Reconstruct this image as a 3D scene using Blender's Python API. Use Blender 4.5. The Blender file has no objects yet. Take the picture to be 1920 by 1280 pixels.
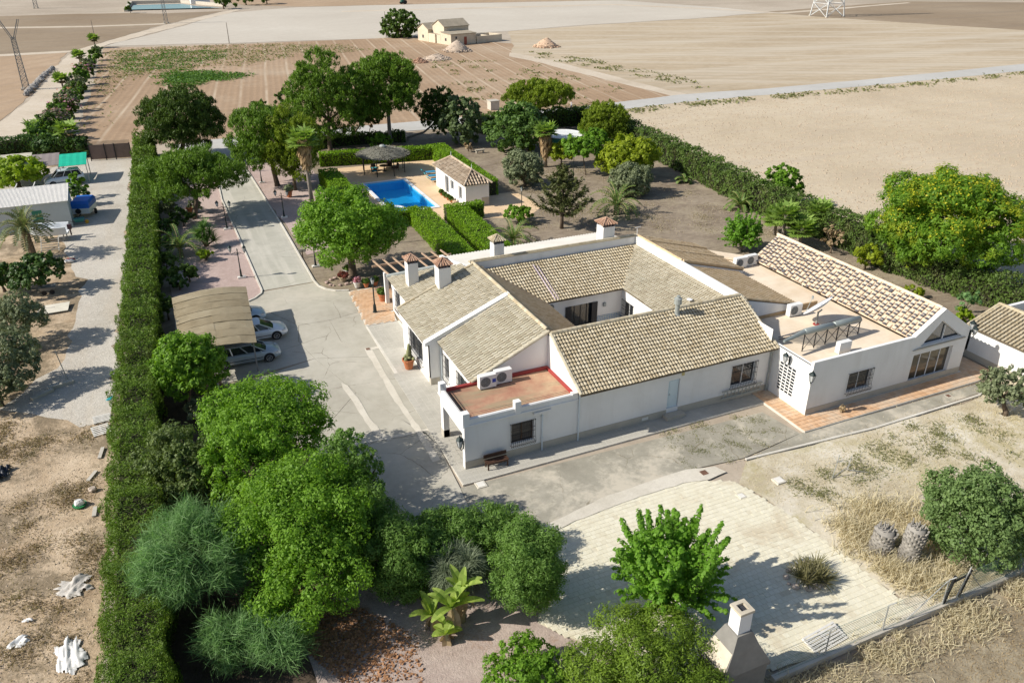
import bpy, math, random
import numpy as np
from mathutils import Vector, Matrix
R_ = math.radians
sc = bpy.context.scene
COL = sc.collection
rnd = random.Random(7)
nr = np.random.default_rng(11)

# ------------------------------------------------------------------ camera
CAM_H = 27.0; PITCH = R_(27.0); YAW = R_(24.3); FPX = 1493.0      # focal length in pixels of the 1920 px wide photograph
cam = bpy.data.cameras.new('camera'); camo = bpy.data.objects.new('camera', cam); COL.objects.link(camo)
cam.sensor_width = 36.0; cam.lens = FPX / 1920 * 36.0; cam.clip_start = 0.5; cam.clip_end = 6000
camo.location = (0, 0, CAM_H); camo.rotation_euler = (math.pi/2 - PITCH, 0, -YAW)
sc.camera = camo
# ------------------------------------------------------------------ sky and sun
SUN_EL = R_(36.0); SUN_B = R_(8.5)
SUN = Vector((-math.cos(SUN_EL)*math.cos(SUN_B), math.cos(SUN_EL)*math.sin(SUN_B), math.sin(SUN_EL)))
world = bpy.data.worlds.new('World'); sc.world = world; world.use_nodes = True
wn = world.node_tree
sky = wn.nodes.new('ShaderNodeTexSky'); sky.sky_type = 'NISHITA'; sky.sun_disc = False
sky.sun_elevation = SUN_EL; sky.sun_rotation = math.atan2(SUN.x, SUN.y) % (2*math.pi)
sky.air_density = 1.0; sky.dust_density = 1.2; sky.ozone_density = 1.0
bg = wn.nodes.get('Background') or wn.nodes.new('ShaderNodeBackground')
bg.inputs['Strength'].default_value = 0.095
wn.links.new(sky.outputs[0], bg.inputs[0])
sl = bpy.data.lights.new('sun', 'SUN'); sl.energy = 4.9; sl.angle = R_(0.5); sl.color = (1.0, 0.94, 0.835)
so = bpy.data.objects.new('sun', sl); COL.objects.link(so); so.location = (-60, 20, 60)
so.rotation_euler = SUN.to_track_quat('Z', 'Y').to_euler()
vs = sc.view_settings; vs.view_transform = 'Standard'; vs.look = 'None'; vs.gamma = 1.0; vs.exposure = 0.30; vs.use_curve_mapping = False

# ------------------------------------------------------------------ measuring: where a point of the photograph stands in the place
_cp, _sp, _ca, _sa = math.cos(PITCH), math.sin(PITCH), math.cos(YAW), math.sin(YAW)
_F = Vector((_sa*_cp, _ca*_cp, -_sp)); _D = Vector((-_sa*_sp, -_ca*_sp, -_cp)); _R = Vector((_ca, -_sa, 0))
CAMP = Vector((0, 0, CAM_H))
def ray(px, py): return _R*(px-960) + _D*(py-640) + _F*FPX
def g(px, py, z=0.0):
    d = ray(px, py); return CAMP + d*((z-CAM_H)/d.z)
def onY(px, py, Y):
    d = ray(px, py); q = CAMP + d*(Y/d.y); return q.x, q.z
def onX(px, py, X):
    d = ray(px, py); q = CAMP + d*(X/d.x); return q.y, q.z
def ht(b, t):
    q = g(*b); d = ray(*t); s = (d.x*q.x+d.y*q.y)/(d.x**2+d.y**2); return CAM_H + s*d.z
def mpp(p): return (Vector(p)-CAMP).length / FPX                    # metres per photograph pixel at p

# ------------------------------------------------------------------ materials
MATS = {}
def _nt(name):
    m = bpy.data.materials.new(name); m.use_nodes = True; nt = m.node_tree
    for n in list(nt.nodes): nt.nodes.remove(n)
    out = nt.nodes.new('ShaderNodeOutputMaterial'); MATS[name] = m
    return m, nt, out
def _ramp(nt, fac, stops):
    r = nt.nodes.new('ShaderNodeValToRGB'); e = r.color_ramp.elements
    while len(e) < len(stops): e.new(0.5)
    for k, (p, c) in zip(e, stops): k.position = p; k.color = (*c, 1)
    nt.links.new(fac, r.inputs[0]); return r.outputs[0]
def _noise(nt, co, scale, detail=6, rough=0.6, dist=0.0):
    n = nt.nodes.new('ShaderNodeTexNoise'); n.inputs['Scale'].default_value = scale; n.inputs['Detail'].default_value = detail
    n.inputs['Roughness'].default_value = rough; n.inputs['Distortion'].default_value = dist
    nt.links.new(co, n.inputs['Vector']); return n.outputs[0]
def _mix(nt, fac, a, b, mode='MIX'):
    m = nt.nodes.new('ShaderNodeMix'); m.data_type = 'RGBA'; m.blend_type = mode
    for i, v in ((0, fac), (6, a), (7, b)):
        if isinstance(v, (int, float)): m.inputs[i].default_value = v
        elif isinstance(v, tuple): m.inputs[i].default_value = (*v, 1)
        else: nt.links.new(v, m.inputs[i])
    return m.outputs[2]
def _math(nt, op, a, b=None):
    m = nt.nodes.new('ShaderNodeMath'); m.operation = op
    for i, v in ((0, a), (1, b)):
        if v is None: continue
        if isinstance(v, (int, float)): m.inputs[i].default_value = v
        else: nt.links.new(v, m.inputs[i])
    return m.outputs[0]
def _mapr(nt, v, a, b, c=0.0, d=1.0):
    m = nt.nodes.new('ShaderNodeMapRange'); nt.links.new(v, m.inputs[0])
    for i, x in enumerate((a, b, c, d)): m.inputs[i+1].default_value = x
    return m.outputs[0]
def _rot(nt, co, deg, scale=(1, 1, 1)):
    m = nt.nodes.new('ShaderNodeMapping'); m.inputs['Rotation'].default_value = (0, 0, R_(deg)); m.inputs['Scale'].default_value = scale
    nt.links.new(co, m.inputs[0]); return m.outputs[0]
def _bump(nt, h, strength, dist):
    b = nt.nodes.new('ShaderNodeBump'); b.inputs['Strength'].default_value = strength; b.inputs['Distance'].default_value = dist
    nt.links.new(h, b.inputs['Height']); return b.outputs[0]
def _islandrand(nt):
    gm = nt.nodes.new('ShaderNodeNewGeometry'); oi = nt.nodes.new('ShaderNodeObjectInfo')
    return _math(nt, 'FRACT', _math(nt, 'ADD', gm.outputs['Random Per Island'], oi.outputs['Random']))

def plain(name, c, rough=0.7, metal=0.0, var=0.12, scale=1.5, bump=0.15, spec=0.3, fine=30.0, dirt=None, coat=0.0, runs=None):
    """one material with soft wear: colour wanders by `var`, a little fine relief, optional dirt colour in patches"""
    m, nt, out = _nt(name); b = nt.nodes.new('ShaderNodeBsdfPrincipled'); nt.links.new(b.outputs[0], out.inputs[0])
    co = nt.nodes.new('ShaderNodeTexCoord').outputs['Object']
    n1 = _noise(nt, co, scale); n2 = _noise(nt, co, fine, 3)
    lo = tuple(x*(1-var) for x in c); hi = tuple(min(1, x*(1+var)) for x in c)
    col = _ramp(nt, n1, [(0.3, lo), (0.7, hi)])
    col = _mix(nt, _mapr(nt, n2, 0.35, 0.65, 0.0, var*0.9), col, tuple(x*0.6 for x in c))
    if dirt:
        n3 = _noise(nt, co, scale*0.45, 8, 0.65, 0.4)
        col = _mix(nt, _mapr(nt, n3, 0.52, 0.68, 0, dirt[1]), col, dirt[0])
    if runs:                                                          # rain runs down the render
        mp = nt.nodes.new('ShaderNodeMapping'); mp.inputs['Scale'].default_value = (1.1, 1.1, .16); nt.links.new(co, mp.inputs[0])
        n4 = _noise(nt, mp.outputs[0], 1.0, 6, 0.65); col = _mix(nt, _mapr(nt, n4, 0.5, 0.72, 0, runs[1]), col, runs[0])
    nt.links.new(col, b.inputs['Base Color']); b.inputs['Roughness'].default_value = rough; b.inputs['Metallic'].default_value = metal
    b.inputs['Specular IOR Level'].default_value = spec; b.inputs['Coat Weight'].default_value = coat
    if bump: nt.links.new(_bump(nt, n2, bump, 0.01), b.inputs['Normal'])
    return m
def soil(name, stops, scale=0.12, fine=2.2, grit=14.0, bump=0.5, stripes=(), patch=None, rough=0.95, streak=None, gritamt=0.25, cracks=None):
    """bare earth: broad patches by ramp, medium mottling, grit; stripes = list of (angle, spacing, colour, amount, width, wobble)"""
    m, nt, out = _nt(name); b = nt.nodes.new('ShaderNodeBsdfPrincipled'); nt.links.new(b.outputs[0], out.inputs[0])
    co = nt.nodes.new('ShaderNodeTexCoord').outputs['Object']
    n1 = _noise(nt, co, scale, 8, 0.65, 0.3); n2 = _noise(nt, co, fine, 7, 0.7); n3 = _noise(nt, co, grit, 4, 0.7)
    f = _math(nt, 'ADD', _math(nt, 'MULTIPLY', n1, 0.62), _math(nt, 'MULTIPLY', n2, 0.38))
    f = _mapr(nt, f, 0.33, 0.67)
    col = _ramp(nt, f, stops)
    avg = tuple(sum(s[1][i] for s in stops)/len(stops) for i in range(3))
    col = _mix(nt, _mapr(nt, n3, 0.5, 0.75, 0, gritamt), col, tuple(x*0.42 for x in avg))
    col = _mix(nt, _mapr(nt, n3, 0.48, 0.25, 0, gritamt), col, tuple(min(.9, x*1.35) for x in avg))
    h = _math(nt, 'ADD', n3, _math(nt, 'MULTIPLY', n2, 1.5))
    if streak:
        ang, c, amt, sx, sy = streak
        n4 = _noise(nt, _rot(nt, co, ang, (sx, sy, 1)), 1.0, 6, 0.6)
        col = _mix(nt, _mapr(nt, n4, 0.48, 0.66, 0, amt), col, c)
    for ang, sp, c, amt, wid, wob in stripes:
        w = nt.nodes.new('ShaderNodeTexWave'); w.wave_type = 'BANDS'; w.bands_direction = 'X'
        w.inputs['Scale'].default_value = 2*math.pi/20/sp; w.inputs['Distortion'].default_value = wob; w.inputs['Detail'].default_value = 1; w.inputs['Detail Scale'].default_value = 0.3
        nt.links.new(_rot(nt, co, ang), w.inputs[0])
        s = _mapr(nt, w.outputs[1], 1-wid, 1.0)
        brk = _mapr(nt, _noise(nt, co, 0.08, 4), 0.35, 0.6, 0.25, 1.0)
        col = _mix(nt, _math(nt, 'MULTIPLY', _math(nt, 'MULTIPLY', s, amt), brk), col, c)
        h = _math(nt, 'ADD', h, _math(nt, 'MULTIPLY', w.outputs[1], 0.8))
    if cracks:
        c, sc_, amt = cracks; v = nt.nodes.new('ShaderNodeTexVoronoi'); v.feature = 'DISTANCE_TO_EDGE'; v.inputs['Scale'].default_value = sc_
        nd = nt.nodes.new('ShaderNodeTexNoise'); nd.inputs['Scale'].default_value = .9; nd.inputs['Detail'].default_value = 6; nt.links.new(co, nd.inputs['Vector'])
        nt.links.new(_mix(nt, .55, co, nd.outputs[1], 'ADD'), v.inputs['Vector'])
        gate = _mapr(nt, _noise(nt, co, .35, 3), .42, .6)
        col = _mix(nt, _math(nt, 'MULTIPLY', _mapr(nt, v.outputs['Distance'], .007, .0025, 0, amt), gate), col, c)
        v2 = _noise(nt, co, .55, 5, .7, .8); col = _mix(nt, _mapr(nt, v2, .60, .72, 0, .35), col, tuple(x*.62 for x in avg))
    if patch:
        c, sc_, lo, hi, amt = patch
        n5 = _noise(nt, co, sc_, 9, 0.7, 0.5)
        n6 = _noise(nt, co, sc_*14, 3, 0.7)
        k = _math(nt, 'ADD', n5, _math(nt, 'MULTIPLY', _math(nt, 'SUBTRACT', n6, 0.5), 0.25))
        col = _mix(nt, _mapr(nt, k, lo, hi, 0, amt), col, c)
    nt.links.new(col, b.inputs['Base Color']); b.inputs['Roughness'].default_value = rough; b.inputs['Specular IOR Level'].default_value = 0.15
    nt.links.new(_bump(nt, h, bump, 0.04), b.inputs['Normal'])
    return m
def leaf(name, c1, c2, trans=0.35, rough=0.55, big=0.35, c3=None, amt3=0.3, tcol=None):
    """foliage: every leaf its own tint between c1 and c2, slow drift through the crown, light passing through the blade"""
    m, nt, out = _nt(name)
    co = nt.nodes.new('ShaderNodeTexCoord').outputs['Object']
    f = _math(nt, 'ADD', _math(nt, 'MULTIPLY', _islandrand(nt), 0.45), _math(nt, 'ADD', _math(nt, 'MULTIPLY', _noise(nt, co, big, 3), 0.35), _math(nt, 'MULTIPLY', _noise(nt, co, big*4.5, 4, .7), 0.38)))
    stops = [(0.2, c1), (0.85, c2)]
    col = _ramp(nt, f, stops)
    if c3: col = _mix(nt, _mapr(nt, _noise(nt, co, big*2.2, 5, 0.7), 0.52, 0.66, 0, amt3), col, c3)
    b = nt.nodes.new('ShaderNodeBsdfPrincipled'); b.inputs['Roughness'].default_value = rough; b.inputs['Specular IOR Level'].default_value = 0.25
    t = nt.nodes.new('ShaderNodeBsdfTranslucent')
    nt.links.new(col, b.inputs['Base Color'])
    nt.links.new(_mix(nt, 1.0, col, tcol or (1.55, 1.6, 0.7), 'MULTIPLY'), t.inputs['Color'])
    mx = nt.nodes.new('ShaderNodeMixShader'); mx.inputs[0].default_value = trans
    nt.links.new(b.outputs[0], mx.inputs[1]); nt.links.new(t.outputs[0], mx.inputs[2]); nt.links.new(mx.outputs[0], out.inputs[0])
    return m
def pieces(name, stops, rough=0.85, scale=0.6, stain=None, bump=0.25, spec=0.2):
    """tiles, bricks, mats: each piece takes its own tint from the ramp, stains drift over all of them"""
    m, nt, out = _nt(name); b = nt.nodes.new('ShaderNodeBsdfPrincipled'); nt.links.new(b.outputs[0], out.inputs[0])
    geo = nt.nodes.new('ShaderNodeNewGeometry'); co = geo.outputs['Position']
    f = _math(nt, 'ADD', _math(nt, 'MULTIPLY', _islandrand(nt), 0.55), _math(nt, 'MULTIPLY', _noise(nt, co, scale, 7, 0.65), 0.5))
    col = _ramp(nt, f, stops)
    n2 = _noise(nt, co, 22, 4, 0.7)
    avg = tuple(sum(s[1][i] for s in stops)/len(stops) for i in range(3))
    col = _mix(nt, _mapr(nt, n2, 0.45, 0.7, 0, 0.3), col, tuple(x*0.55 for x in avg))
    if stain:
        c, lo, hi, amt = stain
        col = _mix(nt, _mapr(nt, _noise(nt, co, scale*0.8, 9, 0.72, 0.6), lo, hi, 0, amt), col, c)
    nt.links.new(col, b.inputs['Base Color']); b.inputs['Roughness'].default_value = rough; b.inputs['Specular IOR Level'].default_value = spec
    nt.links.new(_bump(nt, n2, bump, 0.02), b.inputs['Normal'])
    return m
def glass(name, c=(0.02, 0.025, 0.03), rough=0.06):
    m, nt, out = _nt(name); b = nt.nodes.new('ShaderNodeBsdfPrincipled'); nt.links.new(b.outputs[0], out.inputs[0])
    co = nt.nodes.new('ShaderNodeTexCoord').outputs['Object']
    col = _ramp(nt, _noise(nt, co, 1.3, 2), [(0.3, c), (0.7, tuple(x*1.6 for x in c))])
    nt.links.new(col, b.inputs['Base Color']); b.inputs['Roughness'].default_value = rough; b.inputs['Specular IOR Level'].default_value = 0.7
    return m

# ------------------------------------------------------------------ mesh building
class MB:
    def __init__(s): s.v = []; s.f = []; s.mi = []; s.cur = 0
    def face(s, pts):
        n = len(s.v); s.v += [tuple(p) for p in pts]; s.f.append(tuple(range(n, n+len(pts)))); s.mi.append(s.cur)
    def idx(s, pts, faces):
        n = len(s.v); s.v += [tuple(p) for p in pts]
        for f in faces: s.f.append(tuple(n+i for i in f)); s.mi.append(s.cur)
    def hexa(s, p):   # 8 corners: bottom ring 0-3 counter-clockwise, top ring 4-7
        s.idx(p, [(3, 2, 1, 0), (4, 5, 6, 7), (0, 1, 5, 4), (1, 2, 6, 5), (2, 3, 7, 6), (3, 0, 4, 7)])
    def box(s, x0, y0, z0, x1, y1, z1):
        s.hexa([(x0, y0, z0), (x1, y0, z0), (x1, y1, z0), (x0, y1, z0), (x0, y0, z1), (x1, y0, z1), (x1, y1, z1), (x0, y1, z1)])
    def obox(s, c, u, w, sx, sy, z0, z1):   # centred on c, half sizes sx along u, sy along w
        c = Vector(c[:2]); u = Vector(u[:2]); w = Vector(w[:2])
        r = [c-u*sx-w*sy, c+u*sx-w*sy, c+u*sx+w*sy, c-u*sx+w*sy]
        s.hexa([(p.x, p.y, z0) for p in r] + [(p.x, p.y, z1) for p in r])
    def beam(s, a, b, w, h):                 # square bar between two points
        a = Vector(a); b = Vector(b); d = (b-a).normalized()
        up = Vector((0, 0, 1)) if abs(d.z) < 0.95 else Vector((1, 0, 0))
        x = d.cross(up).normalized()*w/2; y = x.cross(d).normalized()*h/2
        s.hexa([a-x-y, a+x-y, b+x-y, b-x-y, a-x+y, a+x+y, b+x+y, b-x+y])
    def prism(s, poly, z0, z1):
        n = len(poly)
        s.idx([(p[0], p[1], z0) for p in poly] + [(p[0], p[1], z1) for p in poly],
              [tuple(range(n-1, -1, -1)), tuple(range(n, 2*n))] + [(i, (i+1) % n, n+(i+1) % n, n+i) for i in range(n)])
    def slab(s, poly, off):                  # any flat polygon thickened by vector off
        n = len(poly); o = Vector(off)
        s.idx([tuple(p) for p in poly] + [tuple(Vector(p)+o) for p in poly],
              [tuple(range(n-1, -1, -1)), tuple(range(n, 2*n))] + [(i, (i+1) % n, n+(i+1) % n, n+i) for i in range(n)])
    def tube(s, pts, rad, n=8, cap=True):
        pts = [Vector(p) for p in pts]
        if not isinstance(rad, (list, tuple)): rad = [rad]*len(pts)
        ring = []; base = len(s.v); prev = None
        for i, p in enumerate(pts):
            d = (pts[min(i+1, len(pts)-1)] - pts[max(i-1, 0)]).normalized()
            if prev is None:
                up = Vector((0, 0, 1)) if abs(d.z) < 0.9 else Vector((1, 0, 0)); x = d.cross(up).normalized()
            else: x = (prev - d*prev.dot(d)).normalized()
            prev = x; y = d.cross(x)
            for k in range(n):
                a = 2*math.pi*k/n; s.v.append(tuple(p + (x*math.cos(a)+y*math.sin(a))*rad[i]))
        for i in range(len(pts)-1):
            for k in range(n):
                s.f.append((base+i*n+k, base+i*n+(k+1) % n, base+(i+1)*n+(k+1) % n, base+(i+1)*n+k)); s.mi.append(s.cur)
        if cap:
            s.f.append(tuple(base+k for k in range(n-1, -1, -1))); s.mi.append(s.cur)
            s.f.append(tuple(base+(len(pts)-1)*n+k for k in range(n))); s.mi.append(s.cur)
    def lathe(s, prof, c=(0, 0, 0), n=16, closed_top=True):
        base = len(s.v)
        for r, z in prof:
            for k in range(n):
                a = 2*math.pi*k/n; s.v.append((c[0]+r*math.cos(a), c[1]+r*math.sin(a), c[2]+z))
        for i in range(len(prof)-1):
            for k in range(n):
                s.f.append((base+i*n+k, base+i*n+(k+1) % n, base+(i+1)*n+(k+1) % n, base+(i+1)*n+k)); s.mi.append(s.cur)
        s.f.append(tuple(base+k for k in range(n-1, -1, -1))); s.mi.append(s.cur)
        if closed_top: s.f.append(tuple(base+(len(prof)-1)*n+k for k in range(n))); s.mi.append(s.cur)
    def loft(s, rings, cap=True):
        n = len(rings[0]); base = len(s.v)
        for r in rings: s.v += [tuple(p) for p in r]
        for i in range(len(rings)-1):
            for k in range(n):
                s.f.append((base+i*n+k, base+i*n+(k+1) % n, base+(i+1)*n+(k+1) % n, base+(i+1)*n+k)); s.mi.append(s.cur)
        if cap:
            s.f.append(tuple(base+k for k in range(n-1, -1, -1))); s.mi.append(s.cur)
            s.f.append(tuple(base+(len(rings)-1)*n+k for k in range(n))); s.mi.append(s.cur)
    def blob(s, c, r, n=8, m=5, jit=0.0):
        rings = []
        for i in range(1, m):
            t = math.pi*i/m - math.pi/2
            rings.append([(c[0]+r[0]*math.cos(t)*math.cos(2*math.pi*k/n)*(1+rnd.uniform(-jit, jit)), c[1]+r[1]*math.cos(t)*math.sin(2*math.pi*k/n)*(1+rnd.uniform(-jit, jit)), c[2]+r[2]*math.sin(t)*(1+rnd.uniform(-jit, jit))) for k in range(n)])
        s.loft(rings)
    def build(s, name, mat, parent=None, smooth=False):
        off = OFF.get(root_of(parent), (0, 0, 0)) if parent is not None else (0, 0, 0)
        v = [(p[0]-off[0], p[1]-off[1], p[2]-off[2]) for p in s.v] if any(off) else s.v
        me = bpy.data.meshes.new(name); me.from_pydata(v, [], s.f)
        for mt in (mat if isinstance(mat, (list, tuple)) else [mat]): me.materials.append(mt)
        if isinstance(mat, (list, tuple)): me.polygons.foreach_set('material_index', s.mi)
        if smooth: me.polygons.foreach_set('use_smooth', [True]*len(s.f))
        o = bpy.data.objects.new(name, me); COL.objects.link(o)
        if parent is not None: o.parent = parent
        return o
OFF = {}
def root_of(o):
    while o.parent is not None: o = o.parent
    return o
def tag(o, label=None, cat=None, group=None, kind=None):
    if label: o['label'] = label
    if cat: o['category'] = cat
    if group: o['group'] = group
    if kind: o['kind'] = kind
    return o
def thing(name, label, cat, loc=(0, 0, 0), rz=0.0, group=None, local=False):
    """an Empty at the thing's base; parts are given in world coordinates unless local"""
    o = bpy.data.objects.new(name, None); COL.objects.link(o); o.location = tuple(loc); o.rotation_euler = (0, 0, rz); o.empty_display_size = 0.3
    if not local: OFF[o] = tuple(loc)
    return tag(o, label, cat, group)
def kids(o): return KIDS.get(o, [])
def clone(o, loc=None, rz=None, label=None, parent=None):
    c = o.copy(); COL.objects.link(c)
    if parent is not None: c.parent = parent
    for ch in [x for x in o.children]: clone(ch, parent=c)
    if loc is not None: c.location = tuple(loc)
    if rz is not None: c.rotation_euler = (0, 0, rz)
    if label: c['label'] = label
    return c
def structure(name, mb, mat, parent=None, smooth=False):
    o = mb.build(name, mat, parent, smooth)
    if parent is None: tag(o, kind='structure')
    return o
def rough_outline(pts, step, amp, seed=1):
    r = random.Random(seed); out = []
    for i, p in enumerate(pts):
        q = pts[(i+1) % len(pts)]; p = Vector((p[0], p[1])); q = Vector((q[0], q[1])); d = q-p; n = max(1, int(d.length/step))
        nn = Vector((-d.y, d.x)).normalized() if d.length else Vector((0, 0))
        for k in range(n):
            a = p + d*(k/n); a = a + nn*(r.gauss(0, amp) if k else r.gauss(0, amp*0.3)); out.append((a.x, a.y))
    return out
def sheet(name, px, z, mat, rough=None, world=False, seed=1):
    pts = [(p[0], p[1]) for p in px] if world else [tuple(g(p[0], p[1], z))[:2] for p in px]
    if rough: pts = rough_outline(pts, rough[0], rough[1], seed)
    m = MB(); m.face([(x, y, z) for x, y in pts])
    o = structure(name, m, mat); me = o.data
    if me.polygons[0].normal.z < 0: me.flip_normals()
    return o
def inside(poly, x, y):
    poly = np.asarray(poly); x = np.asarray(x); y = np.asarray(y); c = np.zeros(x.shape, bool); n = len(poly)
    for i in range(n):
        x0, y0 = poly[i]; x1, y1 = poly[(i+1) % n]
        cond = ((y0 > y) != (y1 > y)); c ^= cond & (x < (x1-x0)*(y-y0)/((y1-y0) if y1 != y0 else 1e-9)+x0)
    return c
def wpoly(px, z=0.0): return [tuple(g(p[0], p[1], z))[:2] for p in px]

# ------------------------------------------------------------------ leaf meshes (numpy)
def fastmesh(name, V, nper, mat, parent=None, kind=None):
    """V: (n, nper, 3) polygons"""
    n = V.shape[0]; off = OFF.get(root_of(parent), (0, 0, 0)) if parent is not None else (0, 0, 0)
    V = (V - np.array(off)).astype(np.float32)
    me = bpy.data.meshes.new(name); me.vertices.add(n*nper); me.vertices.foreach_set('co', V.reshape(-1))
    me.loops.add(n*nper); me.loops.foreach_set('vertex_index', np.arange(n*nper, dtype=np.int32))
    me.polygons.add(n); me.polygons.foreach_set('loop_start', np.arange(0, n*nper, nper, dtype=np.int32))
    me.polygons.foreach_set('loop_total', np.full(n, nper, dtype=np.int32))
    me.update(calc_edges=True); me.materials.append(mat)
    o = bpy.data.objects.new(name, me); COL.objects.link(o)
    if parent is not None: o.parent = parent
    if kind: o['kind'] = kind
    return o
def unit(a): return a/np.maximum(np.linalg.norm(a, axis=-1, keepdims=True), 1e-9)
def rhombs(P, N, size, asp, T=None):
    """leaf blades: rhomb of length size, width size*asp, facing N, long axis near T if given"""
    n = len(P); r = nr.normal(size=(n, 3)) if T is None else T
    N = unit(N); t = unit(r - N*np.sum(r*N, 1, keepdims=True)); b = np.cross(N, t)
    s = (size*(.5+1.05*nr.random(n)**1.3))[:, None] if np.ndim(size) == 0 else np.asarray(size)[:, None]
    L = t*s*0.5; W = b*s*asp*0.5
    return np.stack([P-L, P+W*1.0-L*0.1, P+L, P-W*1.0-L*0.1], 1)
def sphere_dirs(n): return unit(nr.normal(size=(n, 3)))
def crown_points(ells, n, clump, up=0.25, shell=0.72, spread=0.55, flat=1.0):
    """clumps of leaves spread over a set of ellipsoids; returns positions and facing directions"""
    E = np.array(ells, float); area = (E[:, 3]*E[:, 4]+E[:, 4]*E[:, 5]+E[:, 3]*E[:, 5]); area /= area.sum()
    K = max(6, int(n/ max(12, clump[1]))); which = nr.choice(len(E), K, p=area)
    d = sphere_dirs(K); d[:, 2] = d[:, 2]*0.85+up*0.5; d = unit(d)
    C = E[which, :3] + d*E[which, 3:]*(nr.uniform(shell, 1.0, K)**0.8)[:, None]
    keep = np.ones(K, bool)
    for i in range(len(E)):
        q = np.linalg.norm((C-E[i, :3])/E[i, 3:], axis=1); keep &= ~((q < 0.62) & (which != i))
    C = C[keep]; d = d[keep]; K = len(C)
    per = np.full(K, int(math.ceil(n/K))); idx = np.repeat(np.arange(K), per); m = len(idx)
    cr = clump[0]*nr.uniform(0.55, 1.35, K)
    q = sphere_dirs(m); q[:, 2] *= flat; rad = nr.uniform(0.25, 1.0, m)**spread
    P = C[idx] + q*(rad*cr[idx])[:, None]
    N = unit(q*0.75 + d[idx]*0.45 + np.array([0, 0, 0.35]) + nr.normal(size=(m, 3))*0.38)
    return P, N
def limb_mesh(mb, base, tips, r0, r1, n=6, bend=0.25):
    b = Vector(base)
    for t in tips:
        t = Vector(t); mid = b.lerp(t, 0.5) + Vector((rnd.uniform(-1, 1), rnd.uniform(-1, 1), rnd.uniform(0, 0.6)))*bend*(t-b).length*0.4
        q = [b, b.lerp(mid, 0.6), mid, mid.lerp(t, 0.6), t]
        mb.tube(q, [r0, r0*0.8, (r0+r1)/2, r1*1.3, r1], n)
# ================================================================== THE GROUND
C_ = dict
soil_base = soil('soil_far', [(0.2, (.36, .30, .235)), (0.55, (.43, .365, .29)), (0.85, (.49, .43, .35))], 0.02, 0.6, 6, 0.3, streak=(20, (.30, .25, .19), 0.5, 0.006, 0.08))
m_garden = soil('soil_garden', [(0.1, (.15, .115, .083)), (0.45, (.225, .18, .135)), (0.9, (.33, .275, .21))], 0.16, 1.6, 11, 0.6,
    patch=((.37, .315, .22), 0.22, 0.50, 0.66, 0.65), streak=(15, (.38, .32, .235), 0.4, 0.5, 2.5))
m_field_brown = soil('ploughed_brown', [(0.1, (.30, .205, .13)), (0.6, (.375, .265, .175)), (0.95, (.44, .335, .235))], 0.03, 0.7, 5, 0.5,
    stripes=[(8.5, 4.8, (.52, .43, .32), 0.75, 0.05, 0.8), (8.5, 1.2, (.27, .185, .12), 0.3, 0.5, 0.8)], patch=((.44, .36, .27), 0.03, 0.50, 0.66, 0.5))
m_field_pale = soil('field_pale', [(0.1, (.47, .425, .36)), (0.6, (.53, .485, .415)), (0.95, (.58, .54, .47))], 0.02, 0.5, 4, 0.25, stripes=[(-35, 3.2, (.45, .405, .345), 0.5, 0.5, 0.6)])
m_field_mid = soil('field_mid', [(0.1, (.35, .275, .18)), (0.5, (.44, .355, .25)), (0.9, (.53, .45, .335))], 0.012, 0.5, 4, 0.3,
    stripes=[(-62, 4.0, (.36, .30, .22), 0.55, 0.5, 0.7), (-62, 14.0, (.54, .475, .38), 0.5, 0.3, 1.0)], streak=(28, (.53, .465, .37), 0.7, 0.006, 0.09))
m_field_dark = soil('field_dark', [(0.1, (.235, .175, .115)), (0.6, (.295, .23, .16)), (0.95, (.355, .29, .21))], 0.015, 0.5, 4, 0.3, streak=(12, (.24, .19, .14), 0.6, 0.008, 0.12))
m_field_orange = soil('field_orange', [(0.1, (.33, .235, .15)), (0.6, (.40, .29, .195)), (0.95, (.46, .355, .25))], 0.03, 0.6, 5, 0.4, stripes=[(35, 5.0, (.33, .245, .175), 0.5, 0.45, 1.0)])
m_field_right = soil('field_right', [(0.1, (.44, .36, .255)), (0.5, (.515, .43, .31)), (0.95, (.585, .505, .385))], 0.05, 1.1, 6, 0.8, streak=(-28, (.46, .385, .30), 0.5, 0.05, 0.7), gritamt=0.4)
m_track = soil('dirt_track', [(0.1, (.46, .385, .295)), (0.6, (.55, .475, .38)), (0.95, (.60, .53, .44))], 0.08, 1.0, 8, 0.4)
m_road = soil('old_road', [(0.1, (.42, .41, .385)), (0.6, (.48, .47, .445)), (0.95, (.53, .52, .495))], 0.05, 0.8, 12, 0.15, gritamt=0.1)
m_gravel = soil('gravel_lane', [(0.05, (.38, .34, .285)), (0.5, (.50, .465, .41)), (0.95, (.60, .565, .51))], 0.12, 2.5, 9, 0.9, gritamt=0.5, streak=(2, (.50, .425, .33), 0.45, 0.35, 0.05))
m_waste = soil('waste_soil', [(0.05, (.25, .18, .115)), (0.35, (.42, .32, .215)), (0.9, (.58, .47, .345))], 0.22, 1.5, 8, 1.0, patch=((.21, .165, .11), 0.33, 0.47, 0.58, 0.9), gritamt=0.35)
m_pink = soil('pink_gravel', [(0.05, (.36, .265, .235)), (0.5, (.46, .355, .32)), (0.95, (.54, .44, .40))], 0.15, 2.5, 16, 0.7, gritamt=0.45)
m_concrete = soil('concrete', [(0.05, (.345, .32, .265)), (0.5, (.435, .41, .345)), (0.95, (.51, .485, .42))], 0.11, 0.9, 20, 0.12, gritamt=0.1, patch=((.52, .48, .41), 0.09, 0.53, 0.64, 0.7), rough=0.85, cracks=((.15, .13, .10), .22, .8))
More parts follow.
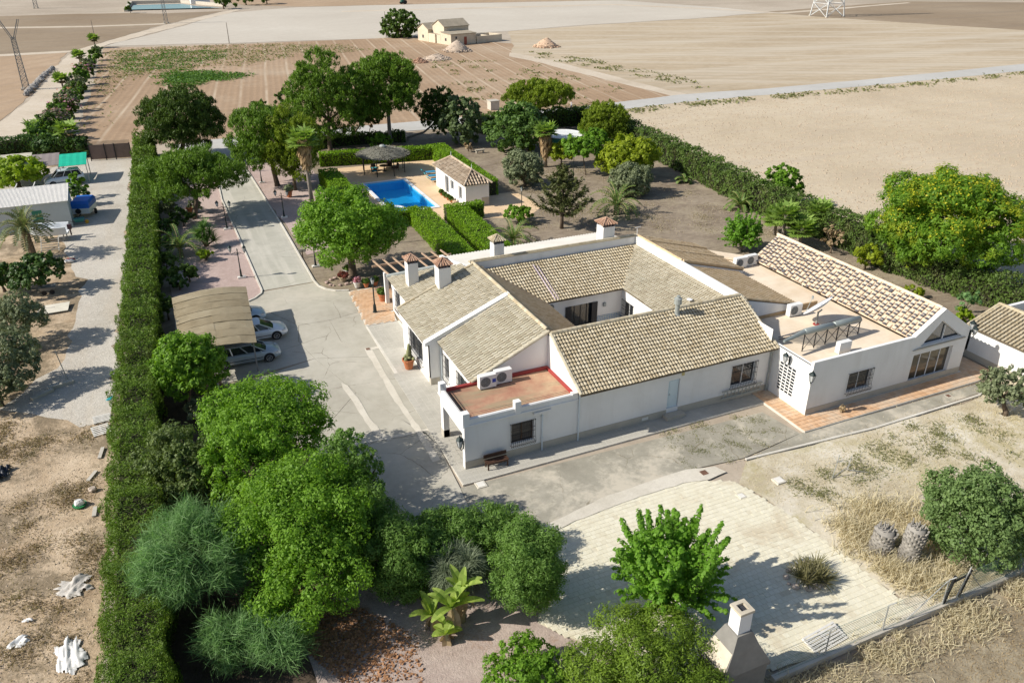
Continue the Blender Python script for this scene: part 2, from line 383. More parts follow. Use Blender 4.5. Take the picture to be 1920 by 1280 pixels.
m_concrete_front = soil('concrete_front', [(0.05, (.235, .22, .18)), (0.5, (.325, .305, .25)), (0.95, (.44, .41, .345))], 0.16, 1.2, 16, 0.2, gritamt=0.18, patch=((.54, .49, .40), 0.16, 0.50, 0.60, 0.85), rough=0.88, cracks=((.17, .14, .085), .25, .9))
m_drive = soil('concrete_drive', [(0.05, (.345, .335, .285)), (0.5, (.435, .42, .36)), (0.95, (.515, .495, .43))], 0.09, 0.7, 20, 0.12, gritamt=0.08, streak=(7.5, (.56, .53, .465), 0.8, 0.85, 0.05), rough=0.85, cracks=((.17, .15, .12), .16, .6))
m_patch = soil('pale_mortar', [(0.1, (.52, .48, .40)), (0.6, (.60, .56, .48)), (0.95, (.66, .62, .54))], 0.4, 2, 15, 0.3)
m_kerb = soil('kerb_stone', [(0.1, (.50, .47, .41)), (0.6, (.60, .57, .51)), (0.95, (.68, .65, .59))], 0.5, 2.5, 15, 0.2)
m_drygrass = soil('dry_lawn', [(0.05, (.36, .30, .20)), (0.45, (.50, .44, .32)), (0.95, (.68, .63, .53))], 0.17, 1.5, 10, 0.6, patch=((.40, .35, .19), 0.22, 0.50, 0.62, 0.7), gritamt=0.35, streak=(0, (.72, .68, .60), .6, .28, .4))
m_roughgrass = soil('rough_verge', [(0.05, (.17, .135, .09)), (0.5, (.27, .225, .155)), (0.95, (.42, .365, .265))], 0.3, 2.2, 10, 0.9, patch=((.42, .27, .18), 0.25, 0.55, 0.66, 0.7), gritamt=0.35)
m_bed = soil('garden_bed', [(0.05, (.27, .20, .17)), (0.45, (.40, .32, .28)), (0.95, (.52, .435, .38))], 0.2, 2.0, 12, 0.8, patch=((.30, .16, .085), 0.21, 0.56, 0.66, 0.7), gritamt=0.4)
m_poolterrace = soil('pool_paving', [(0.05, (.60, .43, .26)), (0.5, (.68, .50, .32)), (0.95, (.74, .57, .39))], 0.15, 1.2, 18, 0.15, gritamt=0.12, rough=0.75)
m_pave = soil('grey_paving', [(0.05, (.36, .345, .30)), (0.5, (.44, .42, .37)), (0.95, (.52, .50, .45))], 0.2, 1.5, 12, 0.15, gritamt=0.12)

_fk = [0]
def far(n, px, z, m, rough=None, seed=1):
    _fk[0] += 1; return sheet(n, px, z+_fk[0]*.0003, m, rough, seed=seed)
mb = MB(); mb.face([(-2500, -300, -0.06), (2500, -300, -0.06), (2500, 3500, -0.06), (-2500, 3500, -0.06)])
structure('ground', mb, soil_base)
far('field', [(-260, 52), (0, 31), (120, 27), (240, 25), (300, 26), (418, 21), (300, 48), (165, 88), (140, 95), (0, 104), (-260, 122)], -0.03, m_field_dark, (4, .35))
far('field', [(-300, 118), (0, 103), (128, 97), (100, 128), (60, 178), (0, 226), (-60, 262), (-420, 340)], -0.032, m_field_orange, (4, .3))
far('field', [(195, 91), (480, 82), (740, 71), (800, 70), (960, 82), (975, 104), (1105, 138), (1296, 184), (1090, 208), (660, 245), (440, 268), (390, 268), (250, 272), (145, 276), (150, 230)], -0.03, m_field_brown, (5, .25))
far('field', [(198, 87), (330, 52), (430, 24), (560, 14), (760, 9), (960, 5), (1160, 1), (1345, 14), (1442, 24), (1290, 36), (1130, 45), (960, 58), (740, 71), (480, 80)], -0.028, m_field_pale, (8, .5))
far('field', [(955, 59), (1130, 46), (1290, 36.5), (1442, 24.5), (1545, 33), (1640, 38), (1920, 56), (2300, 80), (2300, 96), (1920, 122), (1640, 149), (1440, 167), (1296, 184), (1105, 138), (960, 102)], -0.03, m_field_mid, (6, .4))
far('field', [(1548, 33), (1920, 57), (2300, 80), (2300, 25), (1920, 5), (1700, 3), (1440, 22)], -0.028, m_field_dark, (6, .4))
far('field', [(480, 11), (560, 13), (960, 4), (1160, 0), (1000, -18), (400, -14), (440, 8)], -0.029, m_field_orange, (9, .6))
far('field', [(1092, 212), (1270, 192), (1440, 177), (1640, 159), (1920, 132), (2300, 96), (2700, 200), (2300, 640), (2050, 620), (1920, 545), (1640, 450), (1400, 345), (1180, 250), (1098, 224)], -0.025, m_field_right, (3, .25))
far('farm_track', [(955, 99), (1010, 108), (1105, 131), (1200, 156), (1305, 181), (1285, 186), (1190, 163), (1090, 138), (1000, 115), (955, 106)], -0.02, m_track, (4, .3))
far('farm_track', [(640, 21), (960, 12.5), (1150, 8), (1330, 16), (1460, 24), (1700, 5), (1708, 6), (1470, 26), (1330, 18), (1150, 10), (960, 15), (640, 23)], -0.02, m_track, (8, .4))
far('farm_track', [(-200, 128), (0, 102), (135, 95), (135, 98.5), (0, 106), (-200, 133)], -0.018, m_track, (6, .2))
far('farm_track', [(-100, 57), (0, 51), (160, 49), (310, 44), (310, 46), (160, 51.5), (0, 54), (-100, 60)], -0.018, m_track, (6, .2))
far('dirt_track', [(-60, 262), (0, 228), (60, 181), (100, 131), (137, 97), (167, 87), (300, 50), (400, 27), (440, 17), (452, 19), (410, 30), (330, 51), (198, 86), (178, 93), (146, 122), (112, 180), (72, 230), (58, 268), (30, 275), (-20, 285)], -0.012, m_track, (4, .3))
far('road', [(330, 272), (395, 262), (560, 248), (690, 235), (900, 217), (1090, 200), (1270, 178), (1440, 166), (1640, 148), (1920, 120), (2300, 84), (2300, 96), (1920, 133), (1640, 160), (1440, 178), (1270, 193), (1160, 206), (1090, 215), (900, 234), (690, 253), (560, 265), (440, 276), (330, 288)], -0.008, m_road, (5, .15))
# neighbour's yard
far('waste_ground', [(-40, 283), (250, 268), (252, 300), (262, 500), (245, 740), (228, 1000), (225, 1290), (220, 1500), (-500, 1500), (-900, 700), (-420, 340)], -0.02, m_waste)
far('gravel_lane', [(150, 300), (252, 296), (246, 330), (243, 420), (240, 540), (222, 660), (214, 740), (206, 790), (150, 800), (60, 775), (0, 768), (40, 735), (110, 690), (135, 640), (142, 590), (150, 545), (128, 480), (112, 440), (90, 400), (-120, 430), (-120, 330), (60, 325)], -0.01, m_gravel, (1.2, .25), 3)
# the property
far('garden_soil', [(240, 296), (400, 283), (560, 268), (700, 254), (900, 236), (1085, 218), (1185, 262), (1400, 360), (1640, 470), (1920, 565), (2150, 660), (2150, 900), (1920, 860), (1800, 760), (1440, 700), (900, 800), (200, 800), (238, 420)], -0.016, m_garden, (2, .2), 5)
far('entrance_apron', [(392, 262), (445, 262), (437, 292), (398, 296)], -0.004, m_road)
far('pink_gravel', [(262, 300), (397, 292), (416, 375), (453, 458), (491, 544), (486, 552), (464, 564), (330, 566), (300, 480), (290, 380)], 0.0, m_pink, (1.5, .15), 6)
far('pink_gravel', [(434, 288), (468, 284), (560, 300), (600, 330), (640, 400), (640, 440), (608, 470), (575, 478), (560, 455), (500, 375), (467, 325)], 0.0, m_pink, (1.5, .12), 7)
drive_left = [(398, 292), (416, 375), (453, 458), (491, 545), (490, 551), (478, 560), (465, 566)]
drive_right = [(436, 290), (467, 325), (530, 425), (589, 527.5), (598, 537), (612, 543), (630, 546), (654, 545)]
far('driveway', drive_left[:4] + [(589, 528), (530, 425), (467, 325), (436, 290)], 0.004, m_drive)
# courtyard in front of the villa: separate pours with open joints
court = thing('courtyard', None, None); court['kind'] = 'structure'
def pour(px, m, z=0.012):
    pts = [tuple(g(p[0], p[1], z))[:2] for p in px]; cx = sum(p[0] for p in pts)/len(pts); cy = sum(p[1] for p in pts)/len(pts)
    q = []
    for x, y in pts:
        d = math.hypot(x-cx, y-cy); k = (d-0.018)/d; q.append((cx+(x-cx)*k, cy+(y-cy)*k))
    b = MB(); b.prism(q, -0.06, z); return b.build('concrete_slab', m, court)
for px in ([(491, 547), (590, 529), (598, 538), (655, 546), (672, 585), (618, 600), (560, 610), (495, 580), (465, 567)],
           [(672, 585), (760, 725), (697, 668), (640, 640), (618, 600)], [(618, 600), (640, 640), (697, 668), (590, 672), (560, 640), (560, 610)],
           [(465, 567), (560, 610), (560, 640), (590, 672), (420, 720), (330, 640), (325, 566)],
           [(697, 668), (760, 725), (822, 835), (800, 815), (735, 775), (668, 735), (590, 672)],
           [(425, 728), (590, 672), (668, 735), (620, 790), (600, 860), (520, 800)],
           [(668, 735), (735, 775), (800, 812), (660, 838), (620, 790)],
           [(660, 838), (800, 812), (822, 835), (862, 912), (880, 950), (930, 985), (780, 1000), (680, 960), (600, 862), (620, 790)]):
    pour(px, m_concrete)
for px in ([(863, 914), (1100, 855), (1245, 895), (1140, 930), (1010, 990), (900, 980), (880, 950)], [(1100, 855), (1430, 772), (1500, 812), (1395, 858), (1285, 882), (1245, 895)],
           [(1500, 812), (1700, 758), (1830, 720), (1840, 735), (1640, 800), (1395, 862)]):
    pour(px, m_concrete_front, 0.010)
# pale mortar repairs over the pipe trench
for i, px in enumerate(([(684, 655), (696, 653), (758, 760), (800, 822), (826, 862), (812, 866), (778, 806), (736, 745)], [(684, 653), (720, 647), (721, 651), (685, 657)],
          [(640, 717), (652, 722), (676, 752), (694, 784), (712, 806), (735, 824), (727, 826), (700, 812), (684, 790), (665, 757), (643, 728)], [(640, 836), (738, 816), (818, 800), (819, 803), (740, 820), (641, 840)],
          [(1020, 985), (1140, 928), (1285, 880), (1340, 874), (1362, 884), (1330, 898), (1280, 905), (1200, 930), (1080, 975), (1040, 995)])):
    far('mortar_strip', px, 0.018+i*0.004, m_patch, (0.5, .025), 8+i)
# kerbs
def kerb(px, w=0.14, h=0.12, m=m_kerb, name='kerb'):
    b = MB(); P = [g(p[0], p[1]) for p in px]
    for a, c in zip(P[:-1], P[1:]):
        b.beam((a.x, a.y, h/2-.01), (c.x, c.y, h/2-.01), w, h)
    return structure(name, b, m)
kerb(drive_left); kerb(drive_right)
kerb([(1398, 862), (1640, 803), (1762, 765), (1835, 742), (1846, 730), (1838, 718)], 0.16, 0.10)
# lower garden
far('dry_lawn', [(1398, 864), (1640, 805), (1762, 767), (1838, 744), (1850, 722), (1920, 700), (2150, 760), (2200, 1010), (1920, 1062), (1770, 1145), (1690, 1180), (1690, 1120), (1480, 965), (1385, 905)], 0.002, m_drygrass, (1.5, .12), 12)
far('garden_bed', [(290, 760), (420, 730), (620, 800), (800, 1000), (940, 985), (1030, 1000), (1015, 1080), (1010, 1165), (1100, 1215), (1250, 1290), (1250, 1500), (150, 1500), (190, 1280), (205, 1000), (225, 780)], 0.002, m_bed, (1.5, .15), 13)
m_soil_shade = soil('dark_soil_shade', [(0.05, (.045, .033, .023)), (0.5, (.085, .064, .046)), (0.95, (.14, .108, .08))], 0.3, 2.0, 12, 0.8)  # dark soil by the hedge, with the deep shade there painted into its colour
far('shade_tinted_bed', [(285, 690), (330, 640), (420, 722), (520, 800), (600, 880), (620, 1000), (600, 1080), (560, 1180), (600, 1300), (620, 1500), (280, 1500), (240, 1200), (250, 900)], 0.004, m_soil_shade, (1.0, .2), 21)
far('rough_verge', [(1250, 1290), (1480, 1262), (1640, 1208), (1770, 1150), (1920, 1066), (2200, 1010), (2500, 1500), (1100, 1600)], -0.006, m_roughgrass, (1, .15), 14)

# ---- cream block patio: every block that can be picked apart is a block
m_patio_bed = soil('patio_sand', [(0.1, (.54, .49, .36)), (0.6, (.61, .56, .43)), (0.95, (.66, .61, .49))], 0.3, 2, 12, 0.3)
m_cream = pieces('cream_block', [(0.15, (.65, .61, .475)), (0.5, (.685, .645, .51)), (0.9, (.73, .695, .565))], 0.85, 0.35, stain=((.50, .42, .30), 0.53, 0.66, 0.75))
patio_px = [(1008, 1168), (1016, 1080), (1030, 1002), (1060, 985), (1150, 945), (1290, 900), (1378, 902), (1480, 965), (1560, 1022), (1640, 1085), (1712, 1142), (1660, 1180), (1600, 1206), (1500, 1240), (1400, 1262), (1250, 1262), (1110, 1212)]
patio = sheet('patio', patio_px, 0.008, m_patio_bed)
def piece_field(parent, poly, pw, ph, angle, gap, thick, z, mat, name, stuffname, limit=300, jz=0.006, skip=0.0, bond=True):
    ca, sa = math.cos(angle), math.sin(angle); P = np.array(poly); L = np.stack([P[:, 0]*ca+P[:, 1]*sa, -P[:, 0]*sa+P[:, 1]*ca], 1)
    cells = []
    y = L[:, 1].min(); row = 0
    while y < L[:, 1].max():
        x = L[:, 0].min() + (pw/2 if (row % 2 and bond) else 0)
        while x < L[:, 0].max(): cells.append((x+pw/2, y+ph/2)); x += pw
        y += ph; row += 1
    c = np.array(cells); w = np.stack([c[:, 0]*ca-c[:, 1]*sa, c[:, 0]*sa+c[:, 1]*ca], 1)
    w = w[inside(P, w[:, 0], w[:, 1])]; w = w[nr.random(len(w)) >= skip]
    w = w[np.argsort(np.hypot(w[:, 0], w[:, 1]))]
    hx, hy = (pw-gap)/2, (ph-gap)/2; e = 0.006
    b = MB(); b.idx([(-hx, -hy, 0), (hx, -hy, 0), (hx, hy, 0), (-hx, hy, 0), (-hx+e, -hy+e, thick), (hx-e, -hy+e, thick), (hx-e, hy-e, thick), (-hx+e, hy-e, thick)],
                    [(4, 5, 6, 7), (0, 1, 5, 4), (1, 2, 6, 5), (2, 3, 7, 6), (3, 0, 4, 7)])
    first = None
    for i, (x, y) in enumerate(w[:limit]):
        if first is None: first = b.build(name, mat); o = first; o.parent = parent
        else: o = first.copy(); COL.objects.link(o); o.parent = parent
        o.location = (x, y, z+rnd.uniform(-jz, jz)); o.rotation_euler = (rnd.gauss(0, .006), rnd.gauss(0, .006), angle+rnd.gauss(0, .01))
    rest = w[limit:]
    if len(rest):
        m2 = MB()
        for x, y in rest:
            a = angle+rnd.gauss(0, .01); c2, s2 = math.cos(a), math.sin(a); zz = z+rnd.uniform(-jz, jz)
            m2.idx([(x+p[0]*c2-p[1]*s2, y+p[0]*s2+p[1]*c2, zz+p[2]) for p in b.v], [(4, 5, 6, 7), (0, 1, 5, 4), (1, 2, 6, 5), (2, 3, 7, 6), (3, 0, 4, 7)])
        o = m2.build(stuffname, mat); o.parent = parent; o['kind'] = 'stuff'
piece_field(patio, wpoly(patio_px), 0.28, 0.28, 0.0, 0.008, 0.03, -0.012, m_cream, 'paving_block', 'paving_blocks', 300, skip=0.02)
# terracotta strip round the east wing
m_terra = pieces('terracotta_tile', [(0.15, (.50, .30, .17)), (0.5, (.60, .385, .23)), (0.9, (.68, .47, .31))], 0.75, 0.4, stain=((.50, .43, .34), 0.44, 0.62, 0.75))
b = MB(); b.prism([(33.0, 29.75), (48.2, 29.75), (50.2, 30.2), (50.2, 37.0), (48.2, 37), (48.1, 31.4), (34.3, 31.2), (34.3, 34.6), (33.0, 34.6)], -0.05, 0.10)
wt = structure('wing_terrace', b, m_kerb)
piece_field(wt, [(33.03, 29.78), (48.2, 29.78), (50.15, 30.2), (50.15, 36.9), (48.2, 36.9), (48.1, 31.2), (34.28, 31.2), (34.28, 34.6), (33.03, 34.6)], 0.33, 0.33, 0.0, 0.015, 0.03, 0.095, m_terra, 'floor_tile', 'floor_tiles', 300, jz=.002, bond=False)
# orange porch floor by the front entrance, grey paving in front of the house
porch_px = [(656, 547), (700, 540), (750, 535), (800, 540), (800, 600), (748, 601), (690, 608)]
b = MB(); b.prism([(12.95, 62.4), (12.55, 55.2), (15.0, 55.2), (15.2, 57), (20, 57.2), (20, 62.5)], -0.05, 0.08)
pf = structure('porch_floor', b, m_kerb)
piece_field(pf, [(12.98, 62.3), (12.6, 55.25), (15.0, 55.25), (15.2, 57), (19.9, 57.2), (19.9, 62.4)], 0.36, 0.24, 0.35, 0.02, 0.03, 0.075, m_terra, 'floor_tile', 'floor_tiles', 300, jz=.002)
b = MB(); b.prism([(12.5, 55.15), (12.15, 33.45), (34.0, 33.5), (34.0, 34.7), (12.9, 34.75), (12.9, 38.6), (14.9, 38.6), (14.9, 44.5), (14.2, 44.5), (14.2, 50.6), (15.2, 50.6), (15.2, 55.15)], -0.05, 0.06)
sw = structure('sidewalk', b, m_kerb)
piece_field(sw, [(12.52, 55.1), (12.2, 33.5), (33.9, 33.55), (33.9, 34.7), (19.9, 34.72), (19.9, 38.6), (14.95, 38.6), (14.95, 44.5), (14.15, 44.5), (14.15, 50.6), (15.15, 50.6), (15.15, 55.1)], 0.4, 0.4, 0.0, 0.006, 0.03, 0.036, m_pave, 'paving_slab', 'paving_slabs', 300, jz=.002, bond=False)
# covers set into the paving
m_iron = plain('rusty_iron', (.20, .11, .075), 0.8, 0.3, 0.3)
m_whiteslab = plain('white_slab', (.72, .70, .65), 0.8, var=.1)
def cover(px, s, name, label, m, h=.05, rz=0.0):
    q = g(*px); t = thing(name, label, 'cover', (q.x, q.y, 0.02), rz)
    b = MB()
    b.hexa([(q.x-s, q.y-s, 0), (q.x+s, q.y-s, 0), (q.x+s, q.y+s, 0), (q.x-s, q.y+s, 0), (q.x-s*.94, q.y-s*.94, h), (q.x+s*.94, q.y-s*.94, h), (q.x+s*.94, q.y+s*.94, h), (q.x-s*.94, q.y+s*.94, h)])
    b.build('frame', m_patch, t)
    b = MB(); b.box(q.x-s*.7, q.y-s*.7, h-.01, q.x+s*.7, q.y+s*.7, h+.012); b.build('lid', m, t)
cover((1320, 887), .28, 'manhole_cover', 'rusty brown manhole lid in the mortar at the top edge of the cream patio', m_iron)
cover((690, 655), .2, 'drain_cover', 'small dark drain grate at the head of the pale mortar strip', m_iron)
cover((1778, 742), .2, 'manhole_cover', 'round-worn brown cover in the concrete path below the glazed wing', m_iron, .012)
cover((1460, 902), .3, 'inspection_cover', 'white square cover lying in the dry grass beside the patio', m_whiteslab, .10)
cover((902, 909), .3, 'inspection_cover', 'white square cover beside the kerb near the front corner of the villa', m_whiteslab, .06)
cover((1390, 930), .22, 'inspection_cover', 'small white cover at the top right corner of the cream patio', m_whiteslab, .05)
cover((1098, 1228), .3, 'inspection_cover', 'white slab on the lower left edge of the patio above the clipped shrub', m_whiteslab, .08)
# ================================================================== THE VILLA
m_white = plain('white_render', (.77, .765, .75), 0.85, var=.04, scale=.5, bump=.12, fine=25, dirt=((.62, .59, .54), .35), runs=((.52, .50, .455), .26))
m_plinth = plain('stone_plinth', (.47, .43, .36), 0.85, var=.1, scale=1.2, dirt=((.38, .34, .28), .5))
m_redroof = soil('red_waterproof', [(0.1, (.33, .16, .11)), (0.45, (.42, .235, .155)), (0.9, (.50, .36, .23))], 0.35, 1.6, 14, 0.1, streak=(10, (.30, .26, .165), 0.85, 0.25, 1.0), gritamt=.12, rough=.8)
m_redkerb = plain('red_paint', (.33, .05, .045), 0.6, var=.12)
m_terrace = soil('roof_terrace', [(0.1, (.66, .535, .39)), (0.5, (.73, .615, .475)), (0.9, (.79, .695, .56))], 0.3, 1.2, 10, 0.12, gritamt=.12)
m_tile_grey = pieces('tile_pale', [(0.1, (.32, .275, .195)), (0.35, (.45, .40, .295)), (0.65, (.52, .47, .36)), (0.95, (.61, .565, .455))], 0.9, 0.45, stain=((.40, .385, .31), .54, .68, .6))
m_tile_warm = pieces('tile_warm', [(0.1, (.30, .235, .145)), (0.35, (.44, .37, .25)), (0.65, (.51, .44, .315)), (0.95, (.60, .54, .41))], 0.9, 0.5, stain=((.33, .305, .24), .56, .70, .65))
m_tile_brown = pieces('tile_brown', [(0.1, (.44, .31, .175)), (0.5, (.56, .42, .255)), (0.95, (.64, .51, .34))], 0.9, 0.5, stain=((.34, .29, .21), .56, .7, .5))
m_tile_peach = pieces('tile_peach', [(0.1, (.60, .45, .31)), (0.4, (.69, .555, .41)), (0.95, (.76, .65, .51))], 0.85, 0.5)
m_tile_end = plain('tile_mortar_end', (.05, .052, .062), 0.9, var=.3)
m_tile_flash = plain('tile_flashed_dark', (.13, .13, .145), .85, var=.35, scale=4)
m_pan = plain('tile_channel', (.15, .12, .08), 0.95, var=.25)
m_pan_peach = plain('tile_channel_peach', (.62, .485, .35), 0.95, var=.2)
m_brick = pieces('chimney_brick', [(0.2, (.34, .19, .125)), (0.8, (.50, .34, .245))], 0.9, 1.0)
m_dark = plain('dark_metal', (.028, .028, .032), 0.5, 0.4, .2, spec=.4)
m_glass = glass('window_glass')
m_glass2 = glass('patio_glass', (.05, .042, .03), 0.03)
m_frame = plain('white_frame', (.75, .76, .77), 0.5, var=.03)
m_wood = plain('dark_wood', (.10, .055, .03), 0.6, var=.25)
m_zinc = plain('zinc', (.36, .385, .37), 0.55, 0.2, .15)
m_pipe = plain('pale_pipe', (.62, .68, .71), 0.5, var=.06)
m_corr = plain('corrugated_pale', (.50, .485, .45), 0.75, var=.08, scale=.3, dirt=((.40, .38, .33), .5))

villa = thing('villa', 'large white courtyard villa with ochre tiled roofs around an open patio', 'house', (24, 42, 0))
def part(name, mb, mat, parent=villa, smooth=False): return mb.build(name, mat, parent, smooth)

def tiles(parent, A, B, top, mat, pitch=0.215, row=0.30, clip=None, singles=0, name='roof_tile', fill=0.66, hgt=0.55, lift=0.035, jit=0.012, ends=None, stag=0.0, seg=4, taper=.84, band=0.0):
    """rows of half-round cover tiles from the eave line A-B up towards `top` (a point straight above A on the slope)"""
    A = Vector(A); B = Vector(B); T = Vector(top); u = (B-A); L = u.length; u.normalize(); w = (T-A); w -= u*w.dot(u); S = w.length; w.normalize(); n = u.cross(w)
    if n.z < 0: n = -n
    nc = max(1, round(L/pitch)); nw = max(1, round(S/row)); dp = L/nc; dr = S/nw; r = dp*fill/2
    proto = []
    rings_ = [(r, -dr*0.06, lift), (r*taper, dr*1.0, 0.004)]
    if band: rings_.insert(1, (r+(r*taper-r)*band, dr*(1.06*band-.06), lift+(.004-lift)*band))
    for rr, y, z in rings_:
        for k in range(seg+1):
            a = math.pi*k/seg; proto.append((rr*math.cos(a), y, z+rr*2*hgt*math.sin(a)))
    fc = [(q*(seg+1)+k, q*(seg+1)+k+1, (q+1)*(seg+1)+k+1, (q+1)*(seg+1)+k) for q in range(len(rings_)-1) for k in range(seg)]; endf = tuple(range(seg, -1, -1))
    cells = []
    for j in range(nw):
        for i in range(nc):
            x = (i+0.5)*dp; y = j*dr
            if clip and not clip(x, y+dr*0.5): continue
            p = A + u*x + w*(y + (rnd.uniform(-stag, stag) if stag else .02*math.sin(x*1.3+j*.2)+rnd.gauss(0, .008)))
            cells.append(((p-CAMP).length, p))
    cells.sort(key=lambda c: c[0])
    M3 = Matrix((u, w, n)).transposed()
    if M3.determinant() < 0: M3 = Matrix((-u, w, n)).transposed()
    off = Vector(OFF[root_of(parent)]); pa = parent
    mats = [mat] + ([ends] if ends else [])
    first = None
    def add(mb):
        mb.idx(proto, fc); 
        mb.cur = 1 if ends else 0; mb.f.append(tuple(len(mb.v)-len(proto)+q for q in endf)); mb.mi.append(mb.cur); mb.cur = 0
    for d, p in cells[:singles]:
        if first is None:
            mb = MB(); add(mb); me = bpy.data.meshes.new(name); me.from_pydata(mb.v, [], mb.f)
            for q in mats: me.materials.append(q)
            if ends: me.polygons.foreach_set('material_index', mb.mi)
            first = me
        o = bpy.data.objects.new(name, first); COL.objects.link(o); o.parent = pa
        o.matrix_local = Matrix.Translation(p-off + n*rnd.uniform(0, jit)) @ (M3 @ Matrix.Rotation(rnd.gauss(0, .012), 3, 'Z')).to_4x4()
    if len(cells) > singles:
        mb = MB()
        P3 = [Vector(q) for q in proto]
        for d, p in cells[singles:]:
            q = M3 @ Matrix.Rotation(rnd.gauss(0, .028), 3, 'Z'); sh = n*rnd.uniform(0, jit)
            base = len(mb.v); mb.v += [tuple(p + sh + q @ c) for c in P3]
            dk = 1 if band and rnd.random() < .86 else 0; mb.f += [tuple(base+i for i in f) for f in fc]; mb.mi += [dk if q < seg else 0 for q in range(len(fc))]
            mb.f.append(tuple(base+i for i in endf)); mb.mi.append(1 if ends else 0)
        o = mb.build(name+'s', mats if ends else mat, pa); o['kind'] = 'stuff'
def roof(poly, mat_deck, A, B, top, mat, thick=.10, **kw):
    mb = MB(); mb.slab([Vector(p) for p in poly], (0, 0, -thick)); r = part('roof', mb, mat_deck)
    tiles(r, A, B, top, mat, **kw); return r
def ridge_row(parent, a, b, mat, r=.13, step=.36, name='ridge_tile'):
    a = Vector(a); b = Vector(b); L = (b-a).length; n = max(1, int(L/step)); mb = MB()
    for i in range(n):
        p = a.lerp(b, i/n); q = a.lerp(b, (i+1.08)/n)
        p.z += rnd.uniform(0, .012); mb.tube([p, q], [r*.88, r*1.02], 8)
    o = mb.build(name+'s', mat, parent); o['kind'] = 'stuff'; return o

# wall sheets with openings: o = corner on the ground, u along the wall, n outwards
def wall(o, u, n, length, h, openings=(), depth=.22, z0=0.0, name='wall', mat=m_white, parent=villa):
    o = Vector(o); u = Vector(u); n = Vector(n); mb = MB()
    us = sorted({0, length} | {x for op in openings for x in op[:2]}); zs = sorted({z0, h} | {x for op in openings for x in op[2:4]})
    P = lambda a, z, d=0: o + u*a - n*d + Vector((0, 0, z))
    for a, b in zip(us[:-1], us[1:]):
        for c, d in zip(zs[:-1], zs[1:]):
            if any(op[0] <= a+1e-6 and b <= op[1]+1e-6 and op[2] <= c+1e-6 and d <= op[3]+1e-6 for op in openings): continue
            mb.face([P(a, c), P(b, c), P(b, d), P(a, d)])
    for a, b, c, d in openings:
        mb.face([P(a, c), P(a, d), P(a, d, depth), P(a, c, depth)]); mb.face([P(b, c), P(b, c, depth), P(b, d, depth), P(b, d)])
        mb.face([P(a, c), P(a, c, depth), P(b, c, depth), P(b, c)]); mb.face([P(a, d), P(b, d), P(b, d, depth), P(a, d, depth)])
    return part(name, mb, mat, parent)
def window(o, u, n, a, b, c, d, depth=.2, leaves=2, frame=m_frame, pane=m_glass, grille=False, parent=villa, fw=.06, shutter=None):
    o = Vector(o); u = Vector(u); n = Vector(n); P = lambda s, z, q=0: o + u*s + n*q + Vector((0, 0, z))
    mb = MB()
    def bar(s0, s1, z0, z1, q0, q1, mb=mb):
        mb.hexa([P(s0, z0, q0), P(s1, z0, q0), P(s1, z0, q1), P(s0, z0, q1), P(s0, z1, q0), P(s1, z1, q0), P(s1, z1, q1), P(s0, z1, q1)])
    q0, q1 = -depth, -depth+.06
    bar(a, b, c, c+fw, q0, q1); bar(a, b, d-fw, d, q0, q1); bar(a, a+fw, c+fw, d-fw, q0, q1); bar(b-fw, b, c+fw, d-fw, q0, q1)
    for k in range(1, leaves):
        m = a+(b-a)*k/leaves; bar(m-fw*.6, m+fw*.6, c+fw, d-fw, q0, q1)
    w = part('window', mb, frame, parent)
    for k in range(leaves):
        s0 = a+(b-a)*k/leaves + (fw if k == 0 else fw*.6); s1 = a+(b-a)*(k+1)/leaves - (fw if k == leaves-1 else fw*.6)
        mp = MB(); bar(s0, s1, c+fw, d-fw, q0+.012, q0+.03, mp); part('pane', mp, pane, w)
    if grille:
        mg = MB(); a2, b2, c2, d2 = a-.08, b+.08, c-.18, d+.08; q = .10
        n_ = max(6, int((b2-a2)/.125))
        for k in range(n_+1):
            s = a2+(b2-a2)*k/n_; mg.tube([P(s, d2, q), P(s, c2+.45, q), P(s, c2+.2, q+.12), P(s, c2, q+.05)], .011, 5)
        for z in (d2-.06, d2-.5, (c2+d2)/2+.05, c2+.42, c2+.12):
            qq = q if z > c2+.3 else q+.09
            mg.beam(P(a2, z, qq), P(b2, z, qq), .02, .02)
        for k in range(n_):                                          # curls along the foot
            s = a2+(b2-a2)*(k+.5)/n_; mg.tube([P(s+.045*math.cos(t), c2+.02+.045*math.sin(t), q+.08) for t in np.linspace(0, 5.2, 7)], .008, 4)
        for s in (a2, b2):
            for z in (d2-.06, c2+.12): mg.beam(P(s, z, -.02), P(s, z, q+.03), .02, .02)
        part('grille', mg, m_dark, w)
    return w
X_, Y_ = Vector((1, 0, 0)), Vector((0, 1, 0))
YF, YW, XG, XR = 34.75, 31.2, 19.9, 34.0
# --- front block with the red roof and open porch
wall((12.8, YF, 0), X_, -Y_, 7.1, 2.92, [(2.85, 4.25, 0.95, 2.3)])
window((12.8, YF, 0), X_, -Y_, 2.85, 4.25, 0.95, 2.3, grille=True, frame=m_wood)
wall((12.8, 38.7, 0), -Y_, -X_, 3.95, 2.92, [(0.45, 3.6, 0.0, 2.25)], depth=.35)
wall((15.2, 38.7, 0), -Y_, -X_, 3.9, 2.92, [(1.2, 2.2, 0.0, 2.1)])
mb = MB(); mb.box(15.24, 36.6, 0, 15.3, 37.5, 2.1); part('door', mb, m_wood)
mb = MB(); mb.box(12.78, 38.25, 0.0, 13.17, 38.72, .55)
part('plinth', mb, m_plinth)
mb = MB(); mb.box(12.80, YF, 2.92, 19.9, 38.7, 3.06); part('roof_slab', mb, m_redroof)
mb = MB()
mb.box(12.68, YF-.12, 2.90, 19.9, YF+.0, 2.98); mb.box(12.68, YF, 2.90, 12.8, 38.8, 2.98)                    # cornice ledge
